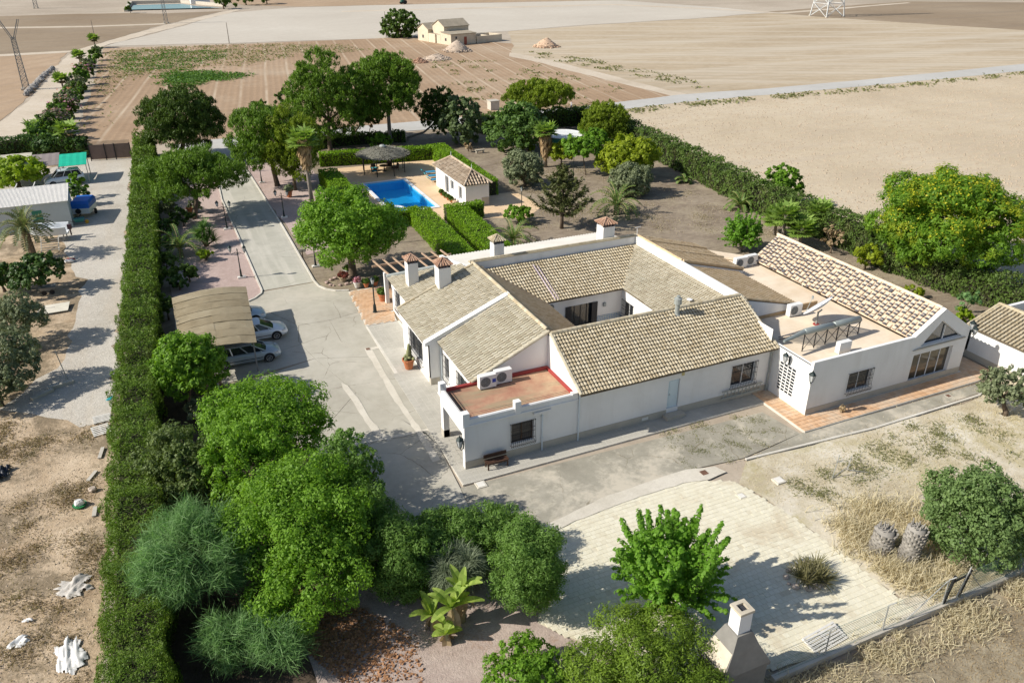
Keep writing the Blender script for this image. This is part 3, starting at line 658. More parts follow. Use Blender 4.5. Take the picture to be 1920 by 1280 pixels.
mb.box(12.74, YF-.06, 2.98, 19.86, YF+.16, 3.32); mb.box(12.74, YF+.16, 2.98, 12.96, 38.6, 3.32)
mb.box(12.70, YF-.10, 2.98, 13.10, YF+.30, 3.74); mb.box(12.70, 38.3, 2.98, 13.06, 38.68, 3.74)
x, z = onY(970, 756, YF); mb.box(x-.17, YF-.10, 2.98, x+.20, YF+.25, 3.74)
mb.box(19.5, YF-.08, 2.98, 19.88, YF+.2, 3.40)
mb.box(x+.9, YF-.085, 2.80, x+2.05, YF-.005, 2.90); mb.box(x+1.0, YF-.16, 2.62, x+2.1, YF-.005, 2.78)
part('parapet', mb, m_white)
mb = MB()
mb.box(12.98, 38.45, 3.06, 19.84, 38.66, 3.22); mb.box(19.70, YF+.2, 3.06, 19.86, 38.45, 3.20); mb.box(12.98, YF+.18, 3.06, 19.7, YF+.26, 3.16); mb.box(12.97, YF+.26, 3.06, 13.05, 38.44, 3.2)
part('upstand', mb, m_redkerb)
mb = MB()
for z in (3.42, 3.54, 3.64): mb.tube([(13.1, YF+.05, z), (19.5, YF+.05, z)], .008, 4)
for z in (3.42, 3.54, 3.64): mb.tube([(12.86, YF+.3, z), (12.86, 38.3, z)], .008, 4)
mb.tube([(13.4, YF+.5, 3.08), (13.4, 38.3, 3.08)], .02, 5); mb.tube([(13.25, YF+.5, 3.08), (13.25, 38.3, 3.08)], .02, 5)
part('wire_rail', mb, m_dark)
# --- long front wall
def frontx(px, py): return onY(px, py, YF)
dx0, dx1 = frontx(1252, 740)[0], frontx(1273, 738)[0]
wl, wr = frontx(1371, 690)[0]+.12, frontx(1419, 690)[0]-.12
wall((19.9, YF, 0), X_, -Y_, XR+.28-19.9, 3.42, [(dx0-19.9, dx1-19.9, .62, 2.62), (wl-19.9, wr-19.9, 1.0, 2.55)])
window((19.9, YF, 0), X_, -Y_, wl-19.9, wr-19.9, 1.0, 2.55, grille=True)
mb = MB(); mb.box(dx0+.03, YF+.10, .62, dx1-.03, YF+.16, 2.60); m_doorb = plain('pale_blue_door', (.60, .70, .74), .5, var=.04); d = part('door', mb, m_doorb)
mb = MB()
for z0, z1 in ((.75, 1.45), (1.55, 2.5)): mb.box(dx0+.14, YF+.085, z0, dx1-.14, YF+.098, z1)
part('door_panel', mb, m_doorb, d); mb = MB(); mb.tube([(dx0+.1, YF+.04, 1.6), (dx0+.2, YF+.04, 1.6)], .015, 6); part('handle', mb, m_dark, d)
mb = MB(); mb.box(12.79, YF-.025, 0, dx0-.02, YF-.003, .56); mb.box(dx1+.02, YF-.025, 0, 34.26, YF-.003, .56); part('plinth', mb, m_plinth)
mb = MB(); mb.box(dx0-.25, YF-.55, 0, dx1+.25, YF-.03, .32); part('doorstep', mb, m_plinth)
mb = MB(); mb.box(24.5, YF-.04, .22, 24.95, YF-.02, .42); part('vent', mb, m_whiteslab)
mb = MB(); x, z = frontx(1281, 700); mb.box(x-.1, YF-.03, z-.13, x+.1, YF-.004, z+.13); part('plaque', mb, plain('plaque_yellow', (.55, .48, .22), .6))
for px, zt in ((1082, 3.4), (1015, 2.7)):
    x = frontx(px, 826)[0]; mb = MB(); mb.tube([(x, YF-.08, 0.05), (x, YF-.08, zt)], .05, 8); mb.beam((x-.09, YF-.06, zt-.3), (x+.09, YF-.06, zt-.3), .04, .04); mb.beam((x-.09, YF-.06, .9), (x+.09, YF-.06, .9), .04, .04)
    part('downpipe', mb, m_pipe)
x = 34.1; mb = MB(); mb.tube([(x, YF-.1, .1), (x, YF-.1, 2.9), (x-.05, YF-.25, 3.35)], .055, 8); part('downpipe', mb, m_zinc)
# --- gable end above the red roof, hidden walls of the main block
mb = MB(); mb.slab([(19.88, YF, 2.9), (19.88, YF, 3.40), (19.88, 38.3, 5.46), (19.88, 38.72, 5.2), (19.88, 38.72, 2.9)], (.2, 0, 0)); part('gable_wall', mb, m_white)
wall((34.0, YF, 0), Y_, X_, 51.4-YF, 4.6); wall((34.0, 51.4, 0), -X_, Y_, 14.1, 4.6); wall((19.9, 51.4, 0), -Y_, -X_, 12.7, 4.8)
# --- west rooms (two roofs falling to the drive)
W1, W2, W0 = 14.16, 15.0, 15.3
y1a, y1b = onX(770, 640, W1)[0], onX(792, 655, W1)[0]
wall((W1, 50.6, 0), -Y_, -X_, 6.05, 3.05, [(50.6-max(y1a, y1b)-.0, 50.6-min(y1a, y1b), .75, 2.45)])
window((W1, 50.6, 0), -Y_, -X_, 50.6-max(y1a, y1b), 50.6-min(y1a, y1b), .75, 2.45, grille=True)
mb = MB(); mb.slab([(W1, 44.55, 0), (W2+.3, 44.55, 0), (19.9, 44.55, 0), (19.9, 44.55, 5.6), (13.98, 44.55, 3.2), (W1, 44.55, 3.0)], (0, .28, 0)); part('gable_wall', mb, m_white)
mb = MB(); mb.box(W1-.02, 44.53, 0, W1+.62, 44.9, .55); part('plinth', mb, m_plinth)
ya, yb = 43.0, 40.6
wall((W2, 44.55, 0), -Y_, -X_, 5.85, 3.2, [(.55, 1.35, .75, 2.45), (3.0, 4.6, .75, 2.45)])
window((W2, 44.55, 0), -Y_, -X_, .55, 1.35, .75, 2.45, grille=True); window((W2, 44.55, 0), -Y_, -X_, 3.0, 4.6, .75, 2.45, grille=True)
mb = MB(); mb.slab([(W2, 38.7, 0), (19.9, 38.7, 0), (19.9, 38.7, 5.45), (14.72, 38.7, 3.12), (W2, 38.7, 3.1)], (0, .25, 0)); part('gable_wall', mb, m_white)
wall((W0, 57.2, 0), -Y_, -X_, 6.6, 2.95, [(1.2, 2.3, .8, 2.3)]); window((W0, 57.2, 0), -Y_, -X_, 1.2, 2.3, .8, 2.3, grille=True)
wall((20, 57.2, 0), -X_, Y_, 4.7, 2.9)
mb = MB(); mb.tube([(W1+.75, 44.48, .1), (W1+.75, 44.48, 3.0)], .05, 8); part('downpipe', mb, m_pipe)
# roofs of the west rooms; the 300 nearest tiles of the house are separate pieces
HR = 5.55
def slopeA(x0, z0, x1, z1): return lambda x: z0+(z1-z0)*(x-x0)/(x1-x0)
roof([(14.75, 38.62, 3.18), (XG, 38.62, HR), (XG, 44.6, HR), (14.75, 44.6, 3.18)], m_pan, (14.72, 44.52, 3.19), (14.72, 38.66, 3.19), (XG, 44.52, HR+.01), m_tile_grey, pitch=.25, row=.36, singles=300, fill=.80, hgt=.30, lift=.062)
roof([(13.92, 44.9, 3.06), (XG, 44.9, HR), (XG, 50.75, HR), (13.92, 50.75, 3.06)], m_pan, (13.9, 50.7, 3.07), (13.9, 44.95, 3.07), (XG, 50.7, HR+.01), m_tile_grey, pitch=.25, row=.36, fill=.80, hgt=.30, lift=.062)
y0, z0 = onX(886, 500, 19.8)
z0t = 4.75
roof([(14.95, 50.75, 2.96), (19.8, 50.75, z0t), (19.8, 52.6, z0t), (19.2, 53.9, z0t-.25), (15.0, 57.2, 2.96)], m_pan, (14.93, 57.1, 2.97), (14.93, 50.8, 2.97), (19.8, 57.1, z0t+.01), m_tile_grey, pitch=.25, row=.36, fill=.80, hgt=.30, lift=.062,
     clip=lambda x, y: x > 0.15 + max(0, (y-0.3))*0.78)
mb = MB(); mb.slab([(13.86, 44.5, 3.0), (13.86, 44.95, 3.0), (19.95, 44.95, HR-.08), (19.95, 44.5, HR-.08)], (0, 0, .27)); part('roof_parapet', mb, m_white)
mb = MB(); mb.slab([(14.98, 57.05, 3.0), (14.98, 57.35, 3.0), (19.2, 54.05, 4.55), (19.2, 53.8, 4.55)], (0, 0, .16)); part('roof_curb', mb, m_zinc)
edge = MB(); edge.beam((13.9, 50.75, 3.12), (XG, 50.75, HR+.06), .22, .14); ed = part('roof_border', edge, m_tile_warm)
ridge_row(ed, (13.9, 50.75, 3.18), (XG-.2, 50.75, HR+.06), m_tile_warm, .11)
ridge_row(ed, (14.75, 38.62, 3.24), (XG, 38.62, HR+.02), m_tile_grey, .10)
# --- ring of roofs round the courtyard
PT, EV = 4.92, 3.25
r = roof([(XG-.05, 34.3, 3.40), (34.35, 34.3, 3.40), (34.0, 38.3, HR), (XG, 38.3, HR)], m_pan, (XG, 34.28, 3.42), (34.3, 34.28, 3.42), (XG, 38.3, HR), m_tile_warm, pitch=.212, row=.29, fill=.84, hgt=.30, lift=.07)
ridge_row(r, (XG, 38.3, HR+.03), (33.9, 38.3, HR+.03), m_tile_warm, .15, .33)
ridge_row(r, (XG-.03, 34.3, 3.46), (XG-.03, 38.3, HR+.02), m_tile_grey, .11); ridge_row(r, (34.3, 34.3, 3.46), (34.05, 38.3, HR+.02), m_tile_grey, .11)
roof([(XG, 38.32, HR), (34, 38.32, HR-.5), (30.4, 42.3, EV), (23.9, 42.3, EV)], m_pan, (34.0, 42.3, EV), (XG, 42.3, EV), (34.0, 38.32, HR-.02), m_tile_warm, pitch=.23, row=.33, fill=.7, lift=.045,
     clip=lambda x, y: x > 3.6*(1-0) - 3.6*(1 - y/4.6) and (14.1-x) > 4.0*y/4.6)
roof([(XG, 38.3, HR), (23.9, 42.3, EV), (23.9, 47.05, EV), (XG, 51.2, HR)], m_pan, (23.9, 38.4, EV), (23.9, 51.1, EV), (XG, 38.4, HR), m_tile_brown, pitch=.23, row=.33, fill=.7, lift=.04,
     clip=lambda x, y: (x > 3.9*(1-y/4.6)-.1) and (12.7-x > 4.05*(1-y/4.6)-.1))
roof([(XG, 51.15, PT), (23.9, 47.05, EV), (30.45, 47.05, EV), (34, 51.15, PT)], m_pan, (XG, 47.0, EV), (34.0, 47.0, EV), (XG, 51.15, PT), m_tile_warm, pitch=.225, row=.31, fill=.84, hgt=.30, lift=.07,
     clip=lambda x, y: x > 4.0*(1-y/4.4)-.1 and (14.1-x) > 3.55*(1-y/4.4)-.1)
roof([(30.45, 47.05, EV), (30.45, 42.3, EV), (33.95, 38.3, PT+.05), (33.95, 51.15, PT)], m_pan, (30.42, 51.1, EV), (30.42, 38.3, EV), (33.95, 51.1, PT), m_tile_grey, pitch=.225, row=.31, fill=.82, hgt=.30, lift=.07,
     clip=lambda x, y: x > 4.05*(1-y/3.9)-.05 and (12.8-x) > 4.0*(1-y/3.9)-.05)
vl = MB(); vl.beam((30.45, 47.05, EV+.05), (34, 51.15, PT+.06), .13, .03); vl.beam((23.9, 47.05, EV+.05), (XG, 51.15, PT+.06), .13, .03); part('valley_gutter', vl, m_dark)
# parapets along the ring
mb = MB(); mb.box(19.78, 51.2, 4.2, 34.25, 51.5, HR); mb.box(33.95, 38.3, 4.2, 34.22, 51.2, HR); part('parapet', mb, m_white)
cp = MB(); cp.box(19.7, 51.15, HR, 34.3, 51.55, HR+.05); o = part('coping', cp, m_tile_warm)
ridge_row(o, (19.75, 51.35, HR+.06), (34.0, 51.35, HR+.06), m_tile_warm, .12, .3); ridge_row(o, (XG, 38.9, HR+.05), (XG, 51.1, HR+.05), m_tile_warm, .13, .33)
ridge_row(o, (34.24, 45.2, HR+.02), (34.24, 51.3, HR+.02), m_tile_brown, .10, .3)
# mauve pipe down the back slope
mb = MB(); p0, p1 = (24.6, 50.6, PT-.08), (24.75, 47.1, EV+.14); mb.tube([p0, p1], .05, 6); mb.tube([(24.85, 50.4, PT-.12), (25.0, 47.1, EV+.14)], .035, 6); part('roof_pipe', mb, plain('mauve_pipe', (.46, .38, .42), .6))
# --- courtyard
wall((23.85, 47.45, 0), X_, -Y_, 6.75, 3.2, [(2.25, 4.35, .1, 2.4)]); wall((30.6, 47.45, 0), -Y_, -X_, 5.2, 3.2, [(0.35, 1.75, .95, 2.3)])
wall((23.85, 42.2, 0), Y_, X_, 5.25, 3.2); wall((30.6, 42.25, 0), -X_, Y_, 6.75, 3.2)
mb = MB(); mb.box(23.85, 42.2, 0.0, 30.6, 47.45, .04); part('courtyard_floor', mb, m_terrace)
window((23.85, 47.45, 0), X_, -Y_, 2.25, 4.35, .1, 2.4, leaves=4, frame=m_dark, fw=.05)
mb = MB()
for s in (26.02, 28.25): mb.box(s-.24, 47.36, .1, s+.24, 47.42, 2.4)
part('shutter', mb, m_dark)
window((30.6, 47.45, 0), -Y_, -X_, .35, 1.75, .95, 2.3, grille=True)
m_azul = None
def azulejo():
    m, nt, out = _nt('blue_tile'); b = nt.nodes.new('ShaderNodeBsdfPrincipled'); nt.links.new(b.outputs[0], out.inputs[0])
    co = nt.nodes.new('ShaderNodeTexCoord').outputs['Object']; v = nt.nodes.new('ShaderNodeTexVoronoi'); v.inputs['Scale'].default_value = 6.5; v.inputs['Randomness'].default_value = .15
    nt.links.new(co, v.inputs['Vector']); c = _ramp(nt, v.outputs[0], [(.1, (.50, .45, .28)), (.35, (.42, .50, .52)), (.55, (.07, .15, .36)), (.8, (.40, .50, .55))])
    nt.links.new(c, b.inputs['Base Color']); b.inputs['Roughness'].default_value = .3; return m
m_azul = azulejo()
mb = MB(); mb.box(28.5, 47.40, .04, 30.56, 47.44, 1.15); mb.box(30.55, 42.4, .04, 30.59, 45.6, 1.15); mb.box(30.55, 45.6, .04, 30.59, 47.4, .92); part('tile_dado', mb, m_azul)
mb = MB(); mb.box(29.0, 47.3, 1.9, 29.2, 47.44, 2.2); part('wall_light', mb, m_zinc)
# --- low corrugated roof behind the back parapet
mb = MB(); n = 54
for i in range(n):
    x0 = 20.3+14.8*i/n; x1 = 20.3+14.8*(i+.5)/n; x2 = 20.3+14.8*(i+1)/n
    zt, zb = 4.75, 3.25
    mb.face([(x0, 51.55, zt), (x0, 58.9, zb), (x1, 58.9, zb+.07), (x1, 51.55, zt+.07)]); mb.face([(x1, 51.55, zt+.07), (x1, 58.9, zb+.07), (x2, 58.9, zb), (x2, 51.55, zt)])
part('lean_to_roof', mb, m_corr)
mb = MB(); mb.slab([(20.0, 51.5, 2.6), (20.0, 58.9, 2.6), (20.0, 58.9, 3.45), (20.0, 57.6, 3.6), (20.0, 55.6, 4.05), (20.0, 51.5, 5.0)], (.28, 0, 0)); mb.box(20.28, 58.65, 0, 35.0, 58.9, 3.2); part('wall', mb, m_white)
# --- chimneys
def chimney(x, y, z0, z1, s=.42, caps=m_brick):
    mb = MB(); mb.box(x-s, y-s, z0, x+s, y+s, z1); c = part('chimney', mb, m_white)
    mb = MB()
    for a, b_ in ((-1, -1), (1, -1), (1, 1), (-1, 1)): mb.box(x+a*s*.8-.07, y+b_*s*.8-.07, z1, x+a*s*.8+.07, y+b_*s*.8+.07, z1+.22)
    mb.box(x-s*.55, y-s*.55, z1, x+s*.55, y+s*.55, z1+.2); part('vent', mb, m_tile_end, c)
    e = s*1.28; q = [(x-e, y-e), (x+e, y-e), (x+e, y+e), (x-e, y+e)]; zt = z1+.22; ap = (x, y, zt+.42)
    mb = MB()
    for i in range(4):
        p0, p1 = q[i], q[(i+1) % 4]
        mb.face([(*p0, zt), (*p1, zt), ap])
        for k in range(1, 5):                                        # cover tiles running to the apex
            t = k/5; bx, by = p0[0]+(p1[0]-p0[0])*t, p0[1]+(p1[1]-p0[1])*t
            f = 1-abs(t-.5)*1.5
            mb.tube([(bx, by, zt+.03), (bx+(ap[0]-bx)*f*.8, by+(ap[1]-by)*f*.8, zt+.03+.42*f*.8)], [.07, .05], 6)
        mb.tube([(*p0, zt+.04), (ap[0], ap[1], ap[2]+.02)], [.075, .06], 6)
    mb.face([(*p, zt) for p in reversed(q)]); part('cap', mb, [caps], c)
chimney(16.15, 54.2, 2.9, 5.15, .40); chimney(17.35, 50.5, 3.6, 5.95, .46)
chimney(22.2, 51.9, 4.4, 6.55, .40, m_tile_warm); chimney(31.65, 52.0, 4.4, 6.55, .52)
x = onY(1265, 593, 38.1)[0]
mb = MB(); mb.lathe([(.26, 4.95), (.24, 5.25), (.16, 5.4), (.15, 6.05), (.25, 6.08), (.25, 6.45), (.12, 6.5), (.12, 6.62)], (x, 37.9, 0), 14); part('flue', mb, m_zinc)
mb = MB(); x, z = onY(1323, 553, 42.5); mb.lathe([(.22, 0), (.2, .03), (.02, .09)], (32.2, 41.2, 4.4), 12); mb.tube([(32.2, 41.2, 4.1), (32.2, 41.2, 4.45)], .02, 5); part('satellite_dish', mb, m_frame)
mb = MB(); mb.tube([(34.1, 51.2, HR), (34.1, 51.2, HR+.75)], .02, 5); mb.beam((33.9, 51.2, HR+.7), (34.4, 51.2, HR+.75), .03, .03); part('antenna', mb, m_frame)
# --- roofs east of the ring
roof([(34.22, 38.4, 5.2), (39.35, 38.4, 3.85), (39.5, 45.0, 3.85), (34.22, 45.0, 5.2)], m_pan, (39.4, 38.45, 3.86), (39.4, 45.0, 3.86), (34.22, 38.45, 5.21), m_tile_brown, pitch=.23, row=.36, fill=.68, hgt=.42, lift=.035)
roof([(34.22, 45.1, 5.5), (40.0, 45.1, 3.95), (40.2, 51.4, 3.9), (34.22, 51.4, 5.5)], m_pan, (40.0, 45.15, 3.94), (40.0, 51.4, 3.94), (34.22, 45.15, 5.51), m_tile_brown, pitch=.23, row=.36, fill=.68, hgt=.42, lift=.035)
e2 = MB(); e2.beam((34.3, 45.12, 5.5), (40.0, 45.12, 3.98), .2, .12); o = part('roof_border', e2, m_tile_brown)
ridge_row(o, (34.3, 45.15, 5.55), (40.05, 45.15, 4.02), m_tile_brown, .11, .3); ridge_row(o, (34.3, 38.45, 5.24), (39.4, 38.45, 3.9), m_tile_brown, .09, .3)
ridge_row(o, (34.3, 47.7, 5.56), (40.1, 47.7, 4.02), m_tile_brown, .12, .3); ridge_row(o, (34.3, 49.9, 5.56), (40.1, 49.9, 4.02), m_tile_brown, .12, .3)
mb = MB(); mb.slab([(34.2, 38.35, 3.3), (39.35, 38.35, 3.3), (39.35, 38.35, 3.78), (34.2, 38.35, 5.12)], (0, .2, 0)); mb.slab([(34.2, 45.0, 3.3), (39.95, 45.0, 3.3), (39.95, 45.0, 3.86), (34.2, 45.0, 5.42)], (0, .2, 0)); mb.box(39.1, 38.55, 3.3, 39.3, 45, 3.75); mb.box(39.75, 45.2, 0, 39.95, 51.4, 3.8); mb.box(34.2, 51.2, 0, 39.75, 51.4, 3.9)
part('gable_wall', mb, m_white)
mb = MB(); mb.box(34.25, 38.30, 3.36, 39.36, 38.345, 3.60); mb.box(39.36, 38.3, 3.36, 41.2, 38.42, 3.80); part('skirting', mb, plain('ochre_skirting', (.46, .33, .19), .85, var=.15))
mb = MB(); mb.slab([(40.2, 51.4, 3.1), (43.6, 47.6, 3.1), (43.6, 47.2, 3.1), (40.2, 47.0, 3.1)], (0, 0, .14)); mb.slab([(36.5, 53.6, 3.4), (37.6, 54.2, 3.4), (43.5, 47.8, 3.3), (42.6, 47.3, 3.3)], (0, 0, .18)); part('rear_ledge', mb, m_terrace)
# --- east wing with flat terrace and steep tiled gable
WX0, WXT, WX1 = 34.28, 42.8, 47.95
def wgx(px, py): return onY(px, py, YW)
ax, az = wgx(1582, 742); bx, bz = wgx(1638, 690)
gx0, gx1 = wgx(1706, 690)[0], wgx(1784, 660)[0]
wall((WX0, YW, 0), X_, -Y_, WXT-WX0, 3.62, [(ax+.1-WX0, bx-.1-WX0, 1.0, 2.35)])
window((WX0, YW, 0), X_, -Y_, ax+.1-WX0, bx-.1-WX0, 1.0, 2.35, grille=True)
wall((WXT, YW, 0), X_, -Y_, WX1-WXT, 2.75, [(.22, WX1-WXT-1.25, .42, 2.45)], depth=.3)
window((WXT, YW, 0), X_, -Y_, .22, WX1-WXT-1.25, .42, 2.45, leaves=4, pane=m_glass2, depth=.26, fw=.05)
# gable with its triangular light
apx, apz, e0z, e1z = 45.0, 5.38, 3.80, 3.42
t0, t1, tt = (WXT+.62, 3.02), (WX1-.65, 3.02), (44.95, 4.62)
mb = MB()
def T(p, d=0): return (p[0], YW+d, p[1])
outer = [(WXT, 2.75), (WX1, 2.75), (WX1, e1z), (apx, apz), (WXT, e0z)]
mb.face([T((WXT, 2.75)), T((WX1, 2.75)), T((WX1, 3.02)), T((WXT, 3.02))])
mb.face([T((WXT, 3.02)), T(t0), T(tt), T((apx, apz)), T((WXT, e0z))]); mb.face([T(t1), T((WX1, 3.02)), T((WX1, e1z)), T((apx, apz)), T(tt)])
for a, b_ in ((t0, t1), (t1, tt), (tt, t0)): mb.face([T(a), T(b_), T(b_, .3), T(a, .3)])
part('gable_wall', mb, m_white)
mb = MB()
for a, b_ in ((t0, t1), (t1, tt), (tt, t0), ((43.9, 3.02), (43.9, 3.75)), ((45.6, 3.02), (45.6, 4.1))): mb.beam(T(a, .2), T(b_, .2), .07, .06)
w = part('gable_window', mb, m_frame); mb = MB(); mb.slab([T(t0, .25), T(t1, .25), T(tt, .25)], (0, .02, 0)); part('pane', mb, m_glass, w)
mb = MB(); mb.slab([T((WXT-.06, 2.86), -.10), T((t1[0]+.3, 2.86), -.10), T((t1[0]+.3, 2.94), -.10), T((WXT+.4, 2.94), -.10)], (0, .1, 0)); part('ledge', mb, m_plinth)
mb = MB(); mb.box(WX0-.01, YW-.02, 0, WX1, YW-.003, .55); part('plinth', mb, m_plinth)
wall((WX0, 34.75, 0), -Y_, -X_, 3.55, 3.62)
wall((WX1, YW, 0), Y_, X_, 16, 3.4); wall((WX1, 47.2, 0), -X_, Y_, WX1-34, 3.6)
mb = MB(); mb.box(WX0, YW, 3.62, WXT, YW+.22, 3.86); mb.box(WX0, YW+.22, 3.56, WX0+.2, 38.3, 3.62)
mb.slab([(WXT, YW-.02, e0z-.12), (apx, YW-.02, apz-.10), (apx, YW-.02, apz+.08), (WXT-.1, YW-.02, e0z+.06)], (0, .3, 0)); mb.slab([(apx, YW-.02, apz-.10), (WX1+.1, YW-.02, e1z-.12), (WX1+.1, YW-.02, e1z+.06), (apx, YW-.02, apz+.08)], (0, .3, 0))
part('parapet', mb, m_white)
mb = MB(); mb.box(WX0+.2, YW+.22, 3.2, 42.9, 47.2, 3.36); part('roof_terrace', mb, m_terrace)
# openwork screen in the sunlit end wall: white frame with dark openings
mb = MB(); mb2 = MB()
for i in range(4):
    for j in range(9):
        y = 33.75 - i*.36; z = .75 + j*.22
        mb.box(WX0-.012, y-.145, z, WX0-.004, y+.145, z+.155)
sc_ = part('screen', mb, m_glass); mb2.box(WX0-.03, 32.42, .66, WX0-.004, 32.5, 2.75); mb2.box(WX0-.03, 33.92, .66, WX0-.004, 34.0, 2.75); mb2.box(WX0-.03, 32.5, .66, WX0-.004, 33.92, .72); mb2.box(WX0-.03, 32.5, 2.69, WX0-.004, 33.92, 2.75)
for i in range(3): mb2.box(WX0-.03, 33.75-i*.36-.215, .72, WX0-.004, 33.75-i*.36-.145, 2.69)
for j in range(8): mb2.box(WX0-.028, 32.5, .75+j*.22+.155, WX0-.004, 33.92, .75+(j+1)*.22)
part('screen_frame', mb2, m_white, sc_)
roof([(42.75, 31.45, 3.66), (45.0, 31.45, 5.36), (45.0, 47.2, 5.36), (42.75, 47.2, 3.66)], m_pan_peach, (42.72, 47.15, 3.66), (42.72, 31.5, 3.66), (45.0, 47.15, 5.37), m_tile_peach, pitch=.40, row=.30, fill=.74, hgt=.34, lift=.07, ends=m_tile_flash, stag=.11, jit=.02, taper=.7, band=.38)
roof([(48.05, 31.45, 3.3), (48.05, 47.2, 3.3), (45.0, 47.2, 5.36), (45.0, 31.45, 5.36)], m_pan_peach, (48.08, 31.5, 3.3), (48.08, 47.15, 3.3), (45.0, 31.5, 5.37), m_tile_peach, pitch=.31, row=.36, fill=.62, lift=.07, ends=m_tile_end, stag=.06)
o = villa
rr = MB(); rr.box(44.95, 31.5, 5.3, 45.05, 47.2, 5.36); r = part('ridge', rr, m_pan_peach); ridge_row(r, (45.0, 31.5, 5.40), (45.0, 47.2, 5.40), m_tile_peach, .12, .36)
# --- pergola slats beyond the west rooms
mb = MB(); mb.beam((14.6, 60.2, 2.85), (21.5, 60.2, 2.85), .12, .16); pg = part('pergola', mb, plain('weathered_wood', (.42, .30, .21), .8, var=.15))
for i in range(8):
    x = 15.2+i*.85; mb = MB(); mb.beam((x-.25, 61.2, 2.98), (x+.1, 57.6, 2.98), .09, .13); part('slat', mb, MATS['weathered_wood'], pg)
mb = MB(); q = g(727, 569); mb.box(q.x-.15, q.y-.15, 0, q.x+.15, q.y+.15, 2.75); part('post', mb, m_white)

# ================================================================== ANNEX ON THE RIGHT
annex = thing('annex', 'low white outbuilding with a barrel-tiled roof at the right edge beside the villa', 'outbuilding', (53, 29, 0))
AX = 50.6
wall((AX, 33.0, 0), -Y_, -X_, 12, 2.35, parent=annex)
mb = MB(); mb.slab([(AX, 33.0, 0), (56, 33.0, 0), (56, 33.0, 3.3), (53.3, 33.0, 3.3), (AX, 33.0, 2.35)], (0, -.25, 0)); part('gable_wall', mb, m_white, annex)
mb = MB(); mb.box(AX-.02, 21, 0, AX-.003, 33.0, .5); part('plinth', mb, m_plinth, annex)
mb = MB(); mb.slab([(AX-.2, 21, 2.36), (AX-.2, 33.1, 2.36), (53.3, 33.1, 3.45), (53.3, 21, 3.45)], (0, 0, -.1)); r = mb.build('roof', m_pan, annex)
tiles(r, (AX-.22, 33.05, 2.37), (AX-.22, 21.0, 2.37), (53.3, 33.05, 3.46), m_tile_warm, pitch=.29, row=.36, fill=.66, hgt=.5, lift=.05, singles=0)
mb = MB(); mb.slab([(53.3, 21, 3.45), (53.3, 33.1, 3.45), (56, 33.1, 2.4), (56, 21, 2.4)], (0, 0, -.1)); r = mb.build('roof', m_pan, annex)
tiles(r, (56.0, 21.0, 2.41), (56.0, 33.05, 2.41), (53.3, 21.0, 3.46), m_tile_warm, pitch=.29, row=.36, fill=.66, lift=.05)
ridge_row(r, (AX-.2, 33.08, 2.42), (53.3, 33.08, 3.5), m_tile_warm, .11); ridge_row(r, (53.3, 33.05, 3.5), (53.3, 21, 3.5), m_tile_warm, .13)
# ================================================================== PLANTS
L_pine = leaf('needles_pine', (.045, .10, .012), (.16, .275, .026), .25, big=.3)
L_pine_dark = leaf('needles_dark', (.028, .06, .010), (.09, .15, .02), .2, big=.3)
L_pine_yel = leaf('needles_yellow', (.085, .135, .012), (.225, .30, .022), .3, big=.3)
L_broad = leaf('leaf_bright', (.07, .155, .014), (.205, .37, .036), .4, big=.4)
L_mulb = leaf('leaf_mulberry', (.075, .18, .017), (.20, .385, .04), .45, big=.5)
L_dark = leaf('leaf_dark', (.04, .085, .014), (.11, .18, .03), .3, big=.4)
L_citrus = leaf('leaf_citrus', (.03, .07, .016), (.075, .14, .03), .25, rough=.4, big=.4)
L_lime = leaf('leaf_lime', (.13, .22, .012), (.30, .40, .03), .45, big=.4)
L_olive = leaf('leaf_olive', (.10, .13, .06), (.25, .285, .16), .25, big=.4, tcol=(1.2, 1.3, .8))
L_hedge = leaf('leaf_cypress', (.038, .085, .009), (.135, .225, .018), .25, big=.5, c3=(.095, .08, .035), amt3=.55)
L_hedge_b = leaf('leaf_clipped', (.10, .21, .01), (.22, .375, .018), .3, big=.3)
L_hedge_r = leaf('leaf_windbreak', (.05, .09, .022), (.12, .19, .035), .25, big=.3, c3=(.16, .13, .08), amt3=.6)
L_oleander = leaf('leaf_oleander', (.07, .15, .022), (.165, .28, .06), .35, big=.5)
L_feather = leaf('leaf_feathery', (.095, .195, .065), (.21, .35, .13), .4, big=.3, tcol=(1.2, 1.4, .9))
L_pepper = leaf('leaf_pepper', (.06, .125, .03), (.15, .25, .06), .35, big=.3)
L_tam = leaf('leaf_tamarisk', (.075, .115, .045), (.165, .225, .095), .3, big=.3)
L_yellow = leaf('leaf_yellow_green', (.16, .23, .015), (.34, .40, .03), .45, big=.5)
L_flower = leaf('flower_yellow', (.36, .37, .02), (.56, .52, .035), .4)
L_pinkfl = leaf('flower_pink', (.42, .16, .26), (.60, .34, .42), .3)
L_palm = leaf('frond_green', (.075, .13, .03), (.17, .26, .07), .3, big=.6)
L_fan = leaf('frond_fan', (.11, .20, .03), (.28, .40, .09), .35, big=.6)
L_deadp = leaf('frond_dead', (.24, .155, .075), (.42, .30, .165), .2, big=.8, tcol=(1.2, 1.1, .9))
L_yucca = leaf('blade_yucca', (.05, .12, .022), (.13, .25, .05), .25, big=.6)
L_drac = leaf('blade_dracaena', (.10, .135, .075), (.22, .26, .165), .25, big=.8, tcol=(1.2, 1.3, .9))
L_dead = leaf('dry_leaf', (.30, .22, .12), (.46, .36, .22), .3, big=.8, tcol=(1.2, 1.1, .9))
L_straw = leaf('straw', (.46, .41, .26), (.68, .62, .45), .35, big=.5, tcol=(1.2, 1.1, .8))
L_litter = leaf('leaf_litter', (.22, .105, .05), (.42, .23, .12), .1, big=.8, tcol=(1.2, 1.1, .9))
